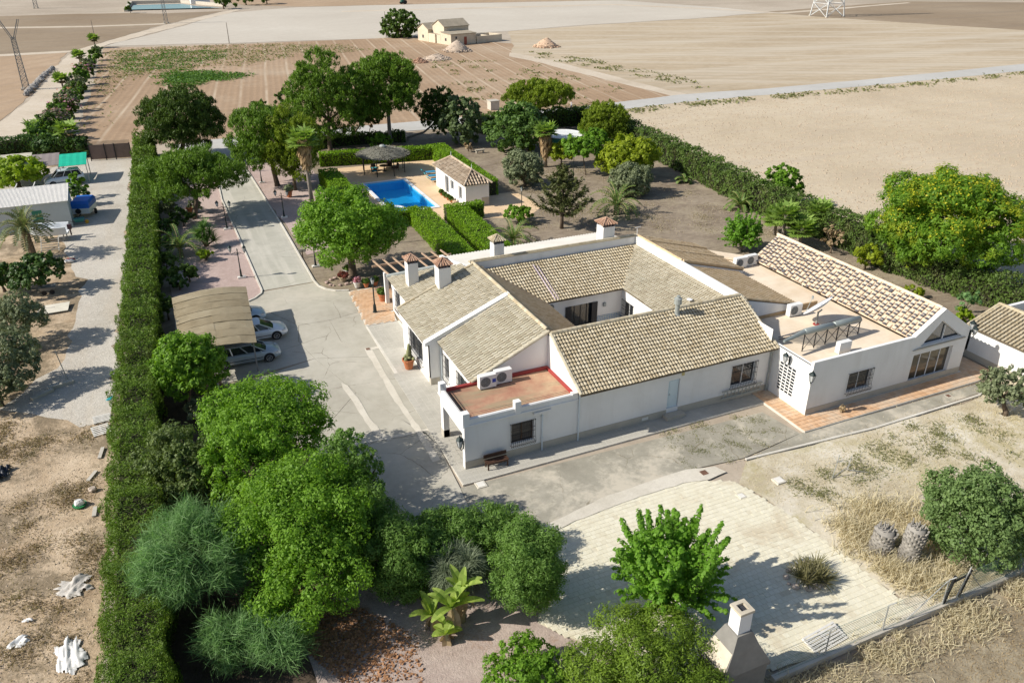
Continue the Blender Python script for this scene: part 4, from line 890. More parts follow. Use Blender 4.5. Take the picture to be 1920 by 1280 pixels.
m_bark = plain('bark', (.14, .105, .075), .95, var=.3, scale=3, bump=.6, fine=18)
m_bark_g = plain('bark_grey', (.25, .215, .18), .95, var=.25, scale=3, bump=.6, fine=18)
m_bark_p = plain('palm_bark', (.20, .15, .10), .95, var=.3, scale=4, bump=.8, fine=12)
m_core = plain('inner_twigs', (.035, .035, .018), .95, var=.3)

L_weed = leaf('weed_green', (.05, .12, .02), (.11, .21, .035), .3, big=.05)
L_weed2 = leaf('weed_dull', (.14, .15, .06), (.24, .24, .11), .3, big=.05)
def crown_box(box, base=None, rzmin=.5, zfac=1.0):
    """the crown that fills this rectangle of the photograph: centre and radii in metres, standing over `base` (or resting on the ground)"""
    x0, y0, x1, y1 = box; cx, cy = (x0+x1)/2, (y0+y1)/2
    d = ray(cx, cy).normalized()
    def radii(c):
        m = (c-CAMP).length/FPX * (1/ (d.dot(_F))) * d.dot(_F)
        m = (c-CAMP).dot(_F)/FPX
        rx = (x1-x0)/2*m; ph = math.asin(-d.z); a = (y1-y0)/2*m
        rz2 = (a*a-(rx*math.sin(ph))**2)/math.cos(ph)**2
        return rx, max(rx*rzmin, math.sqrt(max(rz2, 0)))
    if base is not None:
        q = g(*base); hd = math.hypot(q.x, q.y); s = hd/math.hypot(d.x, d.y); c = CAMP+d*s; rx, rz = radii(c)
        return c, rx, rz, Vector((q.x, q.y, 0))
    z = 1.0
    for _ in range(12):
        c = g(cx, cy, z); rx, rz = radii(c); z = rz*zfac
    return c, rx, rz, Vector((c.x, c.y, 0))
def lobes(c, rx, rz, k, f=.5, core=.52, low=-.45, ry=None, flat=1.0):
    """an uneven crown: a core and many lobes of different sizes standing out of it by different amounts"""
    ry = ry or rx; E = [(c[0], c[1], c[2], rx*core, ry*core, rz*core)]; m = int(k*2.4); ph = rnd.uniform(0, 6)
    for i in range(m):
        h = low+(1-low)*((i+.5)/m)+rnd.uniform(-.08, .08); h = max(-.9, min(.98, h)); a = i*2.399963+ph+rnd.uniform(-.35, .35); q = math.sqrt(max(0, 1-h*h))
        s = f*.8*rnd.uniform(.5, 1.3); o = max(.2, 1-s*rnd.uniform(.4, 1.25))
        E.append((c[0]+rx*q*math.cos(a)*o, c[1]+ry*q*math.sin(a)*o, c[2]+rz*h*o, rx*s, ry*s, max(rz, rx*.6)*s*.92*flat))
    return E
def autosize(c, smin=.07, k=.0036): return max(smin, (Vector(c)-CAMP).length*k)
def count(ells, s, asp, cover):
    A = sum(4*math.pi*(a*b+b*cc+a*cc)/3 for _, _, _, a, b, cc in ells)*.62
    return int(min(95000, cover*A/(s*s*asp*.5)))
def tree(name, label, cat, box, base=None, mat=None, group=None, kind='broad', cover=2.2, asp=.6, trunk=None, bark=None, k=7, f=.5, clump=None, rzmin=.5, zfac=1.0, low=-.35, tr=None, flower=None, ksize=.0036, smin=.07, ry=None, shell=.68, tips=7, lean=None):
    c, rx, rz, b = crown_box(box, base, rzmin, zfac)
    t = thing(name, label, cat, b, group=group); pine = kind == 'pine'
    E = lobes(c, rx*.98, rz*.98, k, f, low=low, ry=ry, flat=.72 if pine else 1.0)
    s = autosize(c, smin, ksize)
    cl = clump or (max(.16, min(rx*.10, .42)), 20)
    if pine: cl = (min(rx*.085, .34), 26)
    if pine: asp = .26; s *= .85; cover *= .95
    if mat is L_olive and (Vector(c)-CAMP).length > 60: s *= .75; asp = .45
    n = count(E, s, asp, cover*.8)
    P, N = crown_points(E, n, cl, shell=.8)
    P[:, 2] = np.maximum(P[:, 2], .04+nr.random(len(P))*.12)
    TT = N*.6+nr.normal(size=N.shape)*.45+np.array([0, 0, .9]) if pine else None
    if pine: N = unit(N*.6+nr.normal(size=N.shape)*.6)
    fastmesh('foliage', rhombs(P, N, s, asp, TT), 4, mat, t)
    if flower is not None:
        nn = np.sin(P[:, 0]*1.9+1)*np.sin(P[:, 1]*2.3)*np.sin(P[:, 2]*2.7+.5)
        top = np.where((P[:, 2] > c.z-rz*.05) & (nn > .12-(P[:, 2]-c.z)/rz*.25))[0]; ii = nr.choice(top, int(len(top)*flower[1]))
        q = P[ii]+unit(P[ii]-np.array(c))*s*.3+nr.normal(size=(len(ii), 3))*s*.5
        fastmesh('blossom', rhombs(q, unit(q-np.array(c)+np.array([0, 0, rz])+nr.normal(size=(len(ii), 3))*rx*.4), s*.55, .8), 4, flower[0], t)
    h = max(.3, c.z-rz*.45); r0 = tr or max(.07, rx*.06)
    mb = MB(); bb = Vector(base and tuple(b) or tuple(b)); top = Vector((c.x, c.y, h))
    mid = bb.lerp(top, .5)+Vector((rnd.uniform(-.15, .15), rnd.uniform(-.15, .15), 0))*rx*.25
    if lean: mid = mid+Vector(lean)
    mb.tube([bb+Vector((0, 0, -.1)), bb+Vector((0, 0, .25)), bb.lerp(mid, .6)+Vector((0, 0, .1)), mid, top], [r0*1.5, r0*1.15, r0, r0*.9, r0*.75], 8)
    lim = []
    for i in range(tips):
        a = 2*math.pi*i/tips+rnd.uniform(-.3, .3); q = rnd.uniform(.5, .8)
        lim.append((c.x+rx*q*math.cos(a), c.y+(ry or rx)*q*math.sin(a), c.z+rz*rnd.uniform(-.3, .55)))
    limb_mesh(mb, top-Vector((0, 0, .1)), lim, r0*.55, r0*.14)
    mb.build('trunk', bark or m_bark, t, True)
    return t
def seg_hedge(name, label, path, width, height, mat, group=None, cat='hedge', tuft=0.0, dens=1.25, k=.0034, smin=.055, wob=.10, hvar=.12, core=.80, pocket=.12, asp=.45):
    """clipped hedge along a path: blades all over its faces, twigs inside"""
    P_ = [Vector((p[0], p[1], 0)) for p in path]; mid = P_[len(P_)//2]
    t = thing(name, label, cat, (mid.x, mid.y, 0), group=group)
    pts = []; nor = []; siz = []; mb = MB()
    ph = [rnd.uniform(0, 6) for _ in range(6)]
    def bump(s, q): return (math.sin(s*1.1+ph[0])+math.sin(s*2.3+ph[1]+q)+math.sin(s*.47+ph[2]))/3
    S = 0
    for a, b in zip(P_[:-1], P_[1:]):
        d = b-a; L = d.length; u = d/L; w = Vector((-u.y, u.x, 0)); nseg = max(1, int(L/1.5))
        for i in range(nseg):
            p0 = a+d*(i/nseg); l = L/nseg; c = p0+d*(.5/nseg); s = autosize((c.x, c.y, height), smin, k)
            n_ = int(dens*2.2*l*(width+2*height)/(s*s*asp*.5)*.5)
            x = nr.random(n_)*l; f = nr.random(n_)*(width+2*height)
            side1 = f < height; side2 = f > height+width; top = ~(side1 | side2)
            off = np.where(side1, -width/2, np.where(side2, width/2, f-height-width/2)); z = np.where(side1, f, np.where(side2, f-height-width, height))
            xs = S+i*l+x; bz = np.sin(xs*1.1+ph[0])+np.sin(xs*2.3+ph[1])+np.sin(xs*5.1+ph[3])*.5
            bs = np.sin(xs*1.7+ph[2]+z*1.3)+np.sin(xs*3.9+ph[4]-z*2.1)*.6
            z = np.where(top, height*(1+hvar*.33*bz) - np.abs(off/width*2)**4*.12, z*(1+hvar*.33*bz)); off = np.where(top, off, off+np.sign(off)*wob*bs*.6)
            yy = off+z*1.7; pk = np.sin(xs*4.3+ph[5]+np.sin(yy*2.2))*np.sin(yy*5.1+ph[0]+np.sin(xs*1.9)*1.5)+.5*np.sin(xs*9.7+yy*3)*np.sin(yy*8.3+ph[2]); dep = nr.random(n_)**1.6*.2+pocket*np.clip(pk-.25, 0, 1); z = np.where(top, z-dep, z); off = np.where(top, off*(1-.02), off-np.sign(off)*dep)
            if tuft: z = np.where(top, z+nr.random(n_)**4*tuft, z)
            q = np.stack([p0.x+u.x*x+w.x*off, p0.y+u.y*x+w.y*off, np.maximum(z, .03)], 1)
            nn = np.where(top[:, None], np.array([0, 0, 1.0]), np.sign(off)[:, None]*np.array([w.x, w.y, .25]))
            pts.append(q); nor.append(unit(nn+nr.normal(size=(n_, 3))*.55)); siz.append(np.full(n_, s)*nr.uniform(.7, 1.3, n_))
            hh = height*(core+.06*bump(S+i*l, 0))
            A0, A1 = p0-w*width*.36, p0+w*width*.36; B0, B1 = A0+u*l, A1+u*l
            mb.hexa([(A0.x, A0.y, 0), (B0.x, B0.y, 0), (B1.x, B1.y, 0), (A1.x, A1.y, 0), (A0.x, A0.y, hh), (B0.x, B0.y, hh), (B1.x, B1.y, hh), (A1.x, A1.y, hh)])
        S += L
    for e, o_ in ((P_[0], P_[0]-P_[1]), (P_[-1], P_[-1]-P_[-2])):        # the two ends
        u = o_.normalized(); w = Vector((-u.y, u.x, 0)); s = autosize((e.x, e.y, height), smin, k); n_ = int(dens*2.2*width*height/(s*s*.45*.5)*.5)
        off = (nr.random(n_)-.5)*width; z = nr.random(n_)*height; dp = nr.random(n_)*.2
        q = np.stack([e.x+w.x*off-u.x*dp, e.y+w.y*off-u.y*dp, z], 1); pts.append(q); nor.append(unit(np.array([u.x, u.y, .2])+nr.normal(size=(n_, 3))*.5)); siz.append(np.full(n_, s)*nr.uniform(.7, 1.3, n_))
    core = core; P = np.concatenate(pts); N = np.concatenate(nor); Z = np.concatenate(siz)
    T = nr.normal(size=(len(P), 3))+np.array([0, 0, 1.1])
    fastmesh('foliage', rhombs(P, N, Z, asp, T), 4, mat, t)
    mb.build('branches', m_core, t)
    return t
def blades(c, n, L, up=.2, width=.06, droop=.35, seg=3, spread=1.0, base_r=.05, rmin=.75):
    """strap leaves from one point: n curved blades of seg quads"""
    d = sphere_dirs(n); d[:, 2] = np.abs(d[:, 2])*1.0+up; d[:, :2] *= spread; d = unit(d); L = L*nr.uniform(rmin, 1.1, n)
    side = unit(np.cross(d, np.array([0, 0, 1.0]))+1e-6); out = []
    p = np.asarray(c)+d*base_r
    for i in range(seg):
        d2 = unit(d-np.array([0, 0, droop/seg])*(i+1)*.8); q = p+d2*(L/seg)[:, None]
        w0 = width*(1-i/seg*.75)*.5*(.6 if i == 0 else 1); w1 = width*(1-(i+1)/seg*.9)*.5
        out.append(np.stack([p-side*w0, p+side*w0, q+side*w1, q-side*w1], 1)); p = q; d = d2
    return np.concatenate(out)
def yucca(name, label, cat, pos, heads, L, mat, width=.07, n=110, group=None, trunk=True, droop=.35, up=.1):
    t = thing(name, label, cat, pos, group=group); V = []; mb = MB()
    for hx, hy, hz in heads:
        V.append(blades((pos[0]+hx, pos[1]+hy, hz), n, L, up, width, droop)); mb.tube([(pos[0], pos[1], -.05), (pos[0]+hx*.5, pos[1]+hy*.5, hz*.6), (pos[0]+hx, pos[1]+hy, hz)], [.11, .09, .07], 7)
    fastmesh('foliage', np.concatenate(V), 4, mat, t)
    if trunk: mb.build('trunk', m_bark_p, t, True)
    return t
def feather_palm(name, label, pos, h, L, n, mat=L_palm, group=None, rise=(.15, 1.1), tr=.2, leafl=.42, dead=0):
    t = thing(name, label, 'palm', pos, group=group); c = Vector((pos[0], pos[1], h))
    for i in range(n):
        a = 2.399963*i+rnd.uniform(-.2, .2); el = rise[0]+(rise[1]-rise[0])*(i/n)**.8+rnd.uniform(-.1, .1); l = L*rnd.uniform(.85, 1.1)
        d = Vector((math.cos(a)*math.cos(el), math.sin(a)*math.cos(el), math.sin(el))); p = c+d*.12; pts = [p]; k = 9
        for j in range(k):
            d = (d-Vector((0, 0, .155+.03*j*.5))).normalized(); p = p+d*(l/k); pts.append(p)
        P = []; N = []; T = []
        s = autosize(c, 0, .0036)
        m = max(12, int(l/(max(.06, s*.8))))
        for j in range(m):
            u = (j+.5)/m*k; j0 = min(int(u), k-1); q = pts[j0].lerp(pts[j0+1], u-j0); dd = (pts[j0+1]-pts[j0]).normalized()
            sd = dd.cross(Vector((0, 0, 1))).normalized(); w = leafl*math.sin(math.pi*min(1, .12+.88*(j+.5)/m))**.6
            for sg in (-1, 1):
                tt = (sd*sg*.8+dd*.55+Vector((0, 0, -.12+.25))).normalized(); P.append(q+tt*w*.5); T.append(tt); N.append((sd.cross(dd)*-1+sd*sg*.35)); 
        n_ = len(P); w_ = np.array([leafl*1.0]*n_)
        V = rhombs(np.array([tuple(x) for x in P]), np.array([tuple(x) for x in N]), w_*nr.uniform(.85, 1.1, n_), max(.09, s*.55/leafl), np.array([tuple(x) for x in T]))
        rr = MB(); rr.tube(pts, [.035]+[.022]*(k-1)+[.008], 4, False)
        o = fastmesh('frond', V, 4, L_deadp if i < dead else mat, t)
        sp = rr.build('midrib', m_leafrib, o)
    mb = MB(); mb.tube([(pos[0], pos[1], -.1), (pos[0]+.03, pos[1], h*.4), (pos[0]-.02, pos[1], h*.75), (pos[0], pos[1], h+.1)], [tr*1.25, tr, tr*.95, tr*.9], 10)
    for i in range(int(h*16)):                                            # old leaf bases
        z = .1+i/16; a = i*2.4; rr = tr*1.0; mb.hexa([(pos[0]+math.cos(a+s_*.35)*(rr+o_), pos[1]+math.sin(a+s_*.35)*(rr+o_), z+zz) for zz, oo in ((0, 0), (.09, .06)) for s_, o_ in ((-1, oo-.03), (1, oo-.03), (1, oo), (-1, oo))])
    mb.build('trunk', m_bark_p, t)
    return t
m_leafrib = plain('frond_rib', (.30, .27, .10), .7)
def fan_head(t, c, n, L, fan, mat, deadn=0, el0=-.5, el1=1.3):
    s = autosize(c, 0, .0036)
    for i in range(n):
        a = 2.399963*i; el = el0+(el1-el0)*(i/n); dead = i < deadn
        d = Vector((math.cos(a)*math.cos(el), math.sin(a)*math.cos(el), math.sin(el))); hub = Vector(c)+d*L*(.45 if dead else 1)+Vector((0, 0, -.12*L)); sd = d.cross(Vector((0, 0, 1))).normalized()
        P = []; T = []; N = []
        up = sd.cross(d)
        for j in range(13):
            ph = (j-6)/6*1.9; tt = (d*math.cos(ph)+sd*math.sin(ph)+Vector((0, 0, -.8 if not dead else -2.2))).normalized(); P.append(hub+tt*fan*.5); T.append(tt); N.append(up+sd*rnd.uniform(-.3, .3))
        V = rhombs(np.array([tuple(x) for x in P]), np.array([tuple(x) for x in N]), np.array([fan]*13)*nr.uniform(.8, 1.1, 13), max(.15, s*.95/fan), np.array([tuple(x) for x in T]))
        o = fastmesh('frond', V, 4, L_deadp if dead else mat, t)
        mb = MB(); mb.tube([c, hub], [.025, .015], 4, False); mb.build('stalk', m_leafrib, o)
def fan_palm(name, label, pos, h, skirt, n=26, L=1.0, fan=.95, tr=.2, top=None, group=None):
    t = thing(name, label, 'palm', pos, group=group); tx, ty = top or (pos[0], pos[1]); c = (tx, ty, h)
    fan_head(t, c, n, L, fan, L_fan, 4)
    mb = MB(); mb.tube([(pos[0], pos[1], -.1), (pos[0]*.65+tx*.35, pos[1]*.65+ty*.35, h*.35), (pos[0]*.3+tx*.7, pos[1]*.3+ty*.7, h*.7), c], [tr*1.35, tr, tr*.95, tr], 10)
    mb.build('trunk', m_bark_g, t, True)
    if skirt:
        m = 420; z = h-.2-nr.random(m)**.8*skirt; a = nr.random(m)*6.283; r = tr+.12+nr.random(m)*.5*np.sin(np.pi*np.clip((h-z)/skirt, .05, 1))
        f = (z/h)[:, None]; ax = np.array([pos[0], pos[1]])*(1-f)+np.array([tx, ty])*f
        P = np.stack([ax[:, 0]+np.cos(a)*r, ax[:, 1]+np.sin(a)*r, z], 1); N = unit(np.stack([np.cos(a), np.sin(a), nr.normal(size=m)*.3], 1)); T = np.stack([np.cos(a)*.3, np.sin(a)*.3, -np.ones(m)], 1)+nr.normal(size=(m, 3))*.2
        fastmesh('dead_skirt', rhombs(P, N, .9, .3, T), 4, L_deadp, t)
    return t
def grass_blades(name, poly, n, h, mat, parent=None, kind='stuff', lean=.5, w=.02, clump=None, kk=.0015, z0=0):
    P = np.array(poly); lo, hi = P.min(0), P.max(0); out = []
    while sum(len(x) for x in out) < n:
        if clump:
            cc = lo+(hi-lo)*nr.random((max(40, 6*n//clump[1]), 2)); cc = cc[inside(P, cc[:, 0], cc[:, 1])][:max(4, n//clump[1])]
            if len(cc) == 0: continue
            out.append(cc[nr.integers(0, len(cc), n)]+nr.normal(size=(n, 2))*clump[0]*nr.uniform(.5, 1.4, (n, 1)))
        else: q = lo+(hi-lo)*nr.random((n*2, 2)); out.append(q[inside(P, q[:, 0], q[:, 1])])
    q = np.concatenate(out)[:n]; b = np.concatenate([q, np.full((len(q), 1), z0)], 1)
    H = h*nr.uniform(.4, 1.15, n); d = unit(np.concatenate([nr.normal(size=(n, 2))*lean, np.ones((n, 1))], 1)); sd = unit(np.cross(d, nr.normal(size=(n, 3)))); dist = np.linalg.norm(b-np.array(CAMP), axis=1)
    wd = np.maximum(w, dist*kk*.5)[:, None]*.5; m = b+d*(H*.6)[:, None]; d2 = unit(d+np.concatenate([nr.normal(size=(n, 2))*lean, np.full((n, 1), -.2)], 1)); tip = m+d2*(H*.5)[:, None]
    V = np.concatenate([np.stack([b-sd*wd, b+sd*wd, m+sd*wd*.8, m-sd*wd*.8], 1), np.stack([m-sd*wd*.8, m+sd*wd*.8, tip+sd*wd*.15, tip-sd*wd*.15], 1)])
    return fastmesh(name, V, 4, mat, parent, kind)

# ---------------------------------------------------------------- hedges
seg_hedge('boundary_hedge', 'long tall clipped cypress hedge running the full length of the drive on its left', [(-4.35, 22), (-4.1, 32), (-3.85, 43), (-3.1, 60), (-2.1, 83), (-1.4, 102), (-.75, 121)], 2.3, 3.0, L_hedge, tuft=.55, hvar=.22, wob=.30, k=.0033, dens=1.25, pocket=.75, asp=.30, core=.62)
seg_hedge('pool_hedge', 'clipped bright green hedge on the left side of the pool', [(18.9, 96.5), (18.7, 77)], 2.3, 1.8, L_hedge_b, hvar=.03, wob=.04, tuft=.06, k=.0024, dens=1.1)
seg_hedge('pool_hedge', 'clipped hedge behind the thatched parasol at the back of the pool terrace', [(19.7, 105.0), (34.2, 102.6)], 1.5, 1.8, L_hedge_b, hvar=.03, wob=.04, tuft=.06, k=.0024, dens=1.1)
seg_hedge('pool_hedge', 'long clipped hedge behind the white pool house', [(35.3, 103.0), (34.8, 83.4)], 2.2, 1.9, L_hedge_b, hvar=.03, wob=.04, tuft=.06, k=.0024, dens=1.1)
seg_hedge('garden_hedge', 'clipped hedge leading from the pool corner towards the villa, left of the pair', [(24.3, 77.6), (23.75, 63.2)], 2.3, 1.7, L_hedge_b, hvar=.04, wob=.05, tuft=.06, k=.0024, dens=1.1)
seg_hedge('garden_hedge', 'short clipped hedge closing the near end of the pool', [(18.9, 77.6), (24.3, 77.6)], 1.3, 1.7, L_hedge_b, hvar=.03, wob=.05, tuft=.06, k=.0024, dens=1.1)
seg_hedge('garden_hedge', 'clipped hedge leading from the pool house towards the villa, right of the pair', [(28.0, 75.9), (27.4, 63.6)], 2.4, 1.7, L_hedge_b, hvar=.04, wob=.05, tuft=.06, k=.0024, dens=1.1)
seg_hedge('garden_hedge', 'short clipped hedge end against the near wall of the pool house', [(27.0, 76.8), (31.2, 76.9)], 1.2, 1.7, L_hedge_b, hvar=.03, wob=.05, tuft=.06, k=.0024, dens=1.1)
rh = [g(1120, 236), g(1180, 268), g(1300, 327), g(1430, 396), g(1540, 440), g(1640, 485)]
seg_hedge('windbreak_hedge', 'long shaggy windbreak hedge between the garden and the pale ploughed field', [(p.x, p.y) for p in rh], 2.6, 2.9, L_hedge_r, hvar=.16, wob=.22, tuft=.5, dens=1.2)
rh2 = [g(1640, 487), g(1780, 540), g(1960, 600), g(2100, 650)]
seg_hedge('windbreak_hedge', 'lower shaggy hedge continuing under the yellow flowering tree to the right edge', [(p.x, p.y) for p in rh2], 3.2, 2.3, L_hedge_r, hvar=.2, wob=.3, tuft=.4, dens=1.2)
bh = [g(560, 283), g(660, 270), g(760, 265)]
seg_hedge('road_hedge', 'dark low hedge along the road behind the pines', [(p.x, p.y) for p in bh], 1.4, 1.5, L_dark, hvar=.15, wob=.2, tuft=.3)
bh = [g(900, 250), g(985, 240), g(1100, 232), g(1140, 250)]
seg_hedge('road_hedge', 'dark hedge under the umbrella pine at the road corner', [(p.x, p.y) for p in bh], 2.4, 2.6, L_dark, hvar=.15, wob=.2, tuft=.3)
bh = [g(-30, 300), g(60, 292), g(165, 292)]
seg_hedge('yard_hedge', 'dark green hedge behind the green awning at the far left', [(p.x, p.y) for p in bh], 2.4, 2.6, L_citrus, hvar=.12, wob=.2, tuft=.3)

# ---------------------------------------------------------------- pines and tall trees at the back
G1 = 'pines along the drive and the road'
tree('pine_tree', 'dark broad pine at the head of the tall hedge beside the gate apron', 'tree', (262, 160, 420, 292), (338, 300), L_pine_dark, G1, 'pine', k=14, f=.40, cover=2.6, low=-.75)
tree('pine_tree', 'round-headed pine on the bare trunk left of the drive, shading the concrete', 'tree', (278, 270, 450, 398), (366, 410), L_pine, G1, 'pine', k=14, f=.38, tr=.22, cover=2.4, low=-.3)
tree('pine_tree', 'wide pine leaning over the drive gate, right of the drive', 'tree', (432, 186, 575, 330), (520, 348), L_pine, G1, 'pine', k=14, f=.40, low=-.8)
tree('pine_tree', 'yellowish pine behind the shaggy fan palm', 'tree', (490, 196, 600, 345), (553, 356), L_pine_yel, G1, 'pine', k=12, f=.42, low=-.85)
tree('pine_tree', 'tall pine behind the left pool hedge, left of the two tallest', 'tree', (536, 100, 688, 272), (620, 285), L_pine, G1, 'pine', k=16, f=.36, tr=.3, low=-.85)
tree('pine_tree', 'tallest pine with the bare grey trunk behind the thatched parasol', 'tree', (656, 88, 792, 226), (732, 268), L_pine, G1, 'pine', k=16, f=.36, tr=.3, bark=m_bark_g, low=-.8)
tree('pine_tree', 'low dark pine limb between the two tallest pines', 'tree', (640, 180, 716, 244), (655, 262), L_pine_dark, G1, 'pine', k=8)
tree('pine_tree', 'small round pine on the leaning bent trunk by the road', 'tree', (784, 156, 856, 252), (764, 262), L_pine_dark, G1, 'pine', k=11, low=-.85, lean=(.2, 0, -.3), tr=.17, bark=m_bark_g)
tree('pine_tree', 'flat-topped umbrella pine beside the road, right of the pool garden', 'tree', (942, 145, 1074, 222), (1008, 245), L_pine_yel, G1, 'pine', k=12, f=.40, low=-.2)
tree('pine_tree', 'bright lime conifer at the corner where the windbreak hedge begins', 'tree', (1088, 184, 1182, 270), (1136, 272), L_pine_yel, G1, 'pine', k=11, low=-.8)
tree('tamarisk', 'grey-green loose tree right of the bent pine', 'tree', (822, 178, 908, 275), (868, 272), L_tam, kind='broad', k=11, low=-.9, cover=2.0)
tree('small_tree', 'small half-bare tree at the roadside behind the parasol', 'tree', (680, 214, 708, 246), (690, 258), L_dead, k=4, cover=1.0)
tree('pepper_tree', 'wide weeping pepper tree with feathery foliage left of the round tank', 'tree', (914, 196, 1030, 284), (974, 284), L_pepper, k=11, low=-.85, cover=2.2)
tree('green_shrub', 'bright shrub under the tall pines behind the pool hedge', 'shrub', (690, 250, 735, 283), None, L_broad, k=5)
tree('young_tree', 'slender young tree at the pine edge above the drive gate', 'tree', (515, 160, 550, 215), (536, 262), L_pine_dark, k=4)
tree('young_tree', 'thin sapling topping the pine by the drive gate', 'tree', (472, 184, 500, 215), (486, 268), L_pine_dark, k=4)

# ---------------------------------------------------------------- garden right of the pool
tree('olive_tree', 'grey olive tree in front of the pepper tree', 'tree', (942, 282, 1022, 350), (985, 350), L_olive, 'olive trees', k=12, low=-.9, f=.42, cover=2.6)
tree('olive_tree', 'rounded grey olive beside the stocky feather palm', 'tree', (1143, 304, 1226, 368), (1186, 366), L_olive, 'olive trees', k=12, low=-.9, f=.42, cover=2.6)
tree('small_tree', 'little bright tree on a thin leaning trunk below the round tank', 'tree', (1055, 252, 1132, 304), (1098, 328), L_broad, k=8, tr=.07)
tree('green_shrub', 'bright shrub at the foot of the shaggy trunked palm', 'shrub', (1026, 262, 1080, 312), None, L_yellow, k=8)
tree('lime_tree', 'lime green bushy tree in front of the windbreak hedge', 'tree', (1120, 254, 1232, 332), (1180, 332), L_yellow, k=12, low=-.85, cover=2.3)
tree('green_shrub', 'mid green shrub between the lime tree and the lime conifer', 'shrub', (1085, 240, 1150, 290), None, L_broad, k=8)
tree('round_tree', 'round green tree against the windbreak hedge', 'tree', (1424, 306, 1502, 388), None, L_broad, k=9, low=-.9)
tree('flame_tree', 'huge spreading tree crowned with yellow blossom at the right edge', 'tree', (1646, 314, 1916, 500), (1778, 520), leaf('leaf_flame', (.065, .15, .016), (.20, .35, .032), .45, big=.25, c3=(.33, .34, .02), amt3=.8), k=16, f=.36, cover=2.3, asp=.36, tr=.35, flower=(L_flower, .28), tips=10, low=-.75)
tree('dry_bush', 'half-dead brown bush below the fan palm clump', 'shrub', (1538, 420, 1586, 476), None, L_dead, k=5, cover=.9)
tree('round_bush', 'round olive-green bush in front of the tiled gable roof', 'shrub', (1596, 458, 1656, 508), None, L_yellow, k=5, cover=1.8)
tree('yellow_shrub', 'small yellow-green shrub peeping over the gable roof ridge', 'shrub', (1690, 535, 1735, 562), None, L_yellow, k=4)
tree('yellow_shrub', 'yellow shrub just beyond the gable peak', 'shrub', (1788, 575, 1828, 610), None, L_lime, k=4)
tree('wispy_bush', 'wispy blue-green bush beside the yellow shrub beyond the gable', 'shrub', (1790, 535, 1836, 600), None, L_feather, k=5, cover=.9)
tree('round_bush', 'dense round green bush next to the slim lamp by the pool house', 'shrub', (946, 384, 998, 420), None, L_broad, k=9)
tree('pale_shrub', 'small grey shrub behind the pool house hedge', 'shrub', (868, 268, 888, 284), None, L_dead, k=4, cover=1)
tree('yucca_shrub', 'low lime shrub at the foot of the grey olive', 'shrub', (975, 268, 1005, 285), None, L_lime, k=4)
# layered conifer
c, rx, rz, b = crown_box((1002, 306, 1112, 412), (1053, 428))
t = thing('cedar_tree', 'dark spiky cedar with tiered branches on bare ground behind the villa', 'tree', b)
H = c.z+rz; V = []; mb = MB(); s = autosize(c)
for i in range(46):
    z = 1.4+(H-1.7)*(i/46); a = i*2.399; l = rx*1.08*(1-(i/46)**1.3)*rnd.uniform(.75, 1.15)+.25; n_ = int(30+l*44); u = nr.random(n_)**.7
    P = np.stack([b.x+math.cos(a)*l*u, b.y+math.sin(a)*l*u, z+.42*l*u*u+nr.normal(size=n_)*.09], 1)+nr.normal(size=(n_, 3))*.10
    T = np.array([math.cos(a), math.sin(a), .35])+nr.normal(size=(n_, 3))*.35; V.append(rhombs(P, nr.normal(size=(n_, 3))+np.array([0, 0, .8]), s*1.4, .26, T)); mb.tube([(b.x, b.y, z), (b.x+math.cos(a)*l*.5, b.y+math.sin(a)*l*.5, z+.1*l), (b.x+math.cos(a)*l, b.y+math.sin(a)*l, z+.42*l)], [.05, .035, .01], 4)
fastmesh('foliage', np.concatenate(V), 4, leaf('needles_cedar', (.045, .06, .018), (.115, .13, .04), .2), t)
mb.tube([(b.x, b.y, -.1), (b.x, b.y, 1.5), (b.x+.05, b.y, H*.6), (b.x, b.y, H)], [.22, .18, .11, .02], 8); mb.build('trunk', m_bark, t, True)
q = g(1155, 402); feather_palm('date_palm', 'stocky feather palm with a wide rosette beside the grey olive', (q.x, q.y, 0), 1.0, 3.2, 34, rise=(.1, 1.35), tr=.3)
q = g(962, 462); feather_palm('date_palm', 'young feather palm rising behind the twin hedges', (q.x, q.y, 0), .7, 2.9, 22, rise=(.25, 1.3), tr=.2)
q = g(1387, 392); feather_palm('date_palm', 'small feather palm near the windbreak hedge', (q.x, q.y, 0), .4, 2.0, 20, rise=(.15, 1.3), tr=.15)
q = g(1283, 343); feather_palm('date_palm', 'tiny feather palm at the foot of the windbreak hedge', (q.x, q.y, 0), .3, 1.1, 12, rise=(.2, 1.2), tr=.1)
t = None
for (px, py, h), lab in zip(((1465, 458, 3.2), (1498, 465, 2.2), (1530, 440, 2.6), (1452, 440, 2.0)), ('tallest stem of the fan palm clump behind the tiled gable', 'front stem of the fan palm clump, nearest the gable roof', 'right hand stem of the fan palm clump by the windbreak hedge', 'short left hand stem of the fan palm clump')):
    q = g(px, py); fan_palm('fan_palm', lab, (q.x, q.y, 0), h, 0, 30, .85, 1.05, .15, group='stems of the fan palm clump')
q = g(586, 386); fan_palm('washingtonia_palm', 'tall palm with a skirt of dead straw fronds right of the drive', (q.x, q.y, 0), 7.6, 3.0, 26, 1.0, 1.15, .2, top=tuple((CAMP+ray(566, 250)*(math.hypot(q.x, q.y)/math.hypot(ray(566, 250).x, ray(566, 250).y)))[:2]))
q = g(1022, 313); fan_palm('washingtonia_palm', 'palm with a thick red-brown shaggy trunk by the round tank', (q.x, q.y, 0), 4.9, 3.4, 24, .8, 1.2, .24)

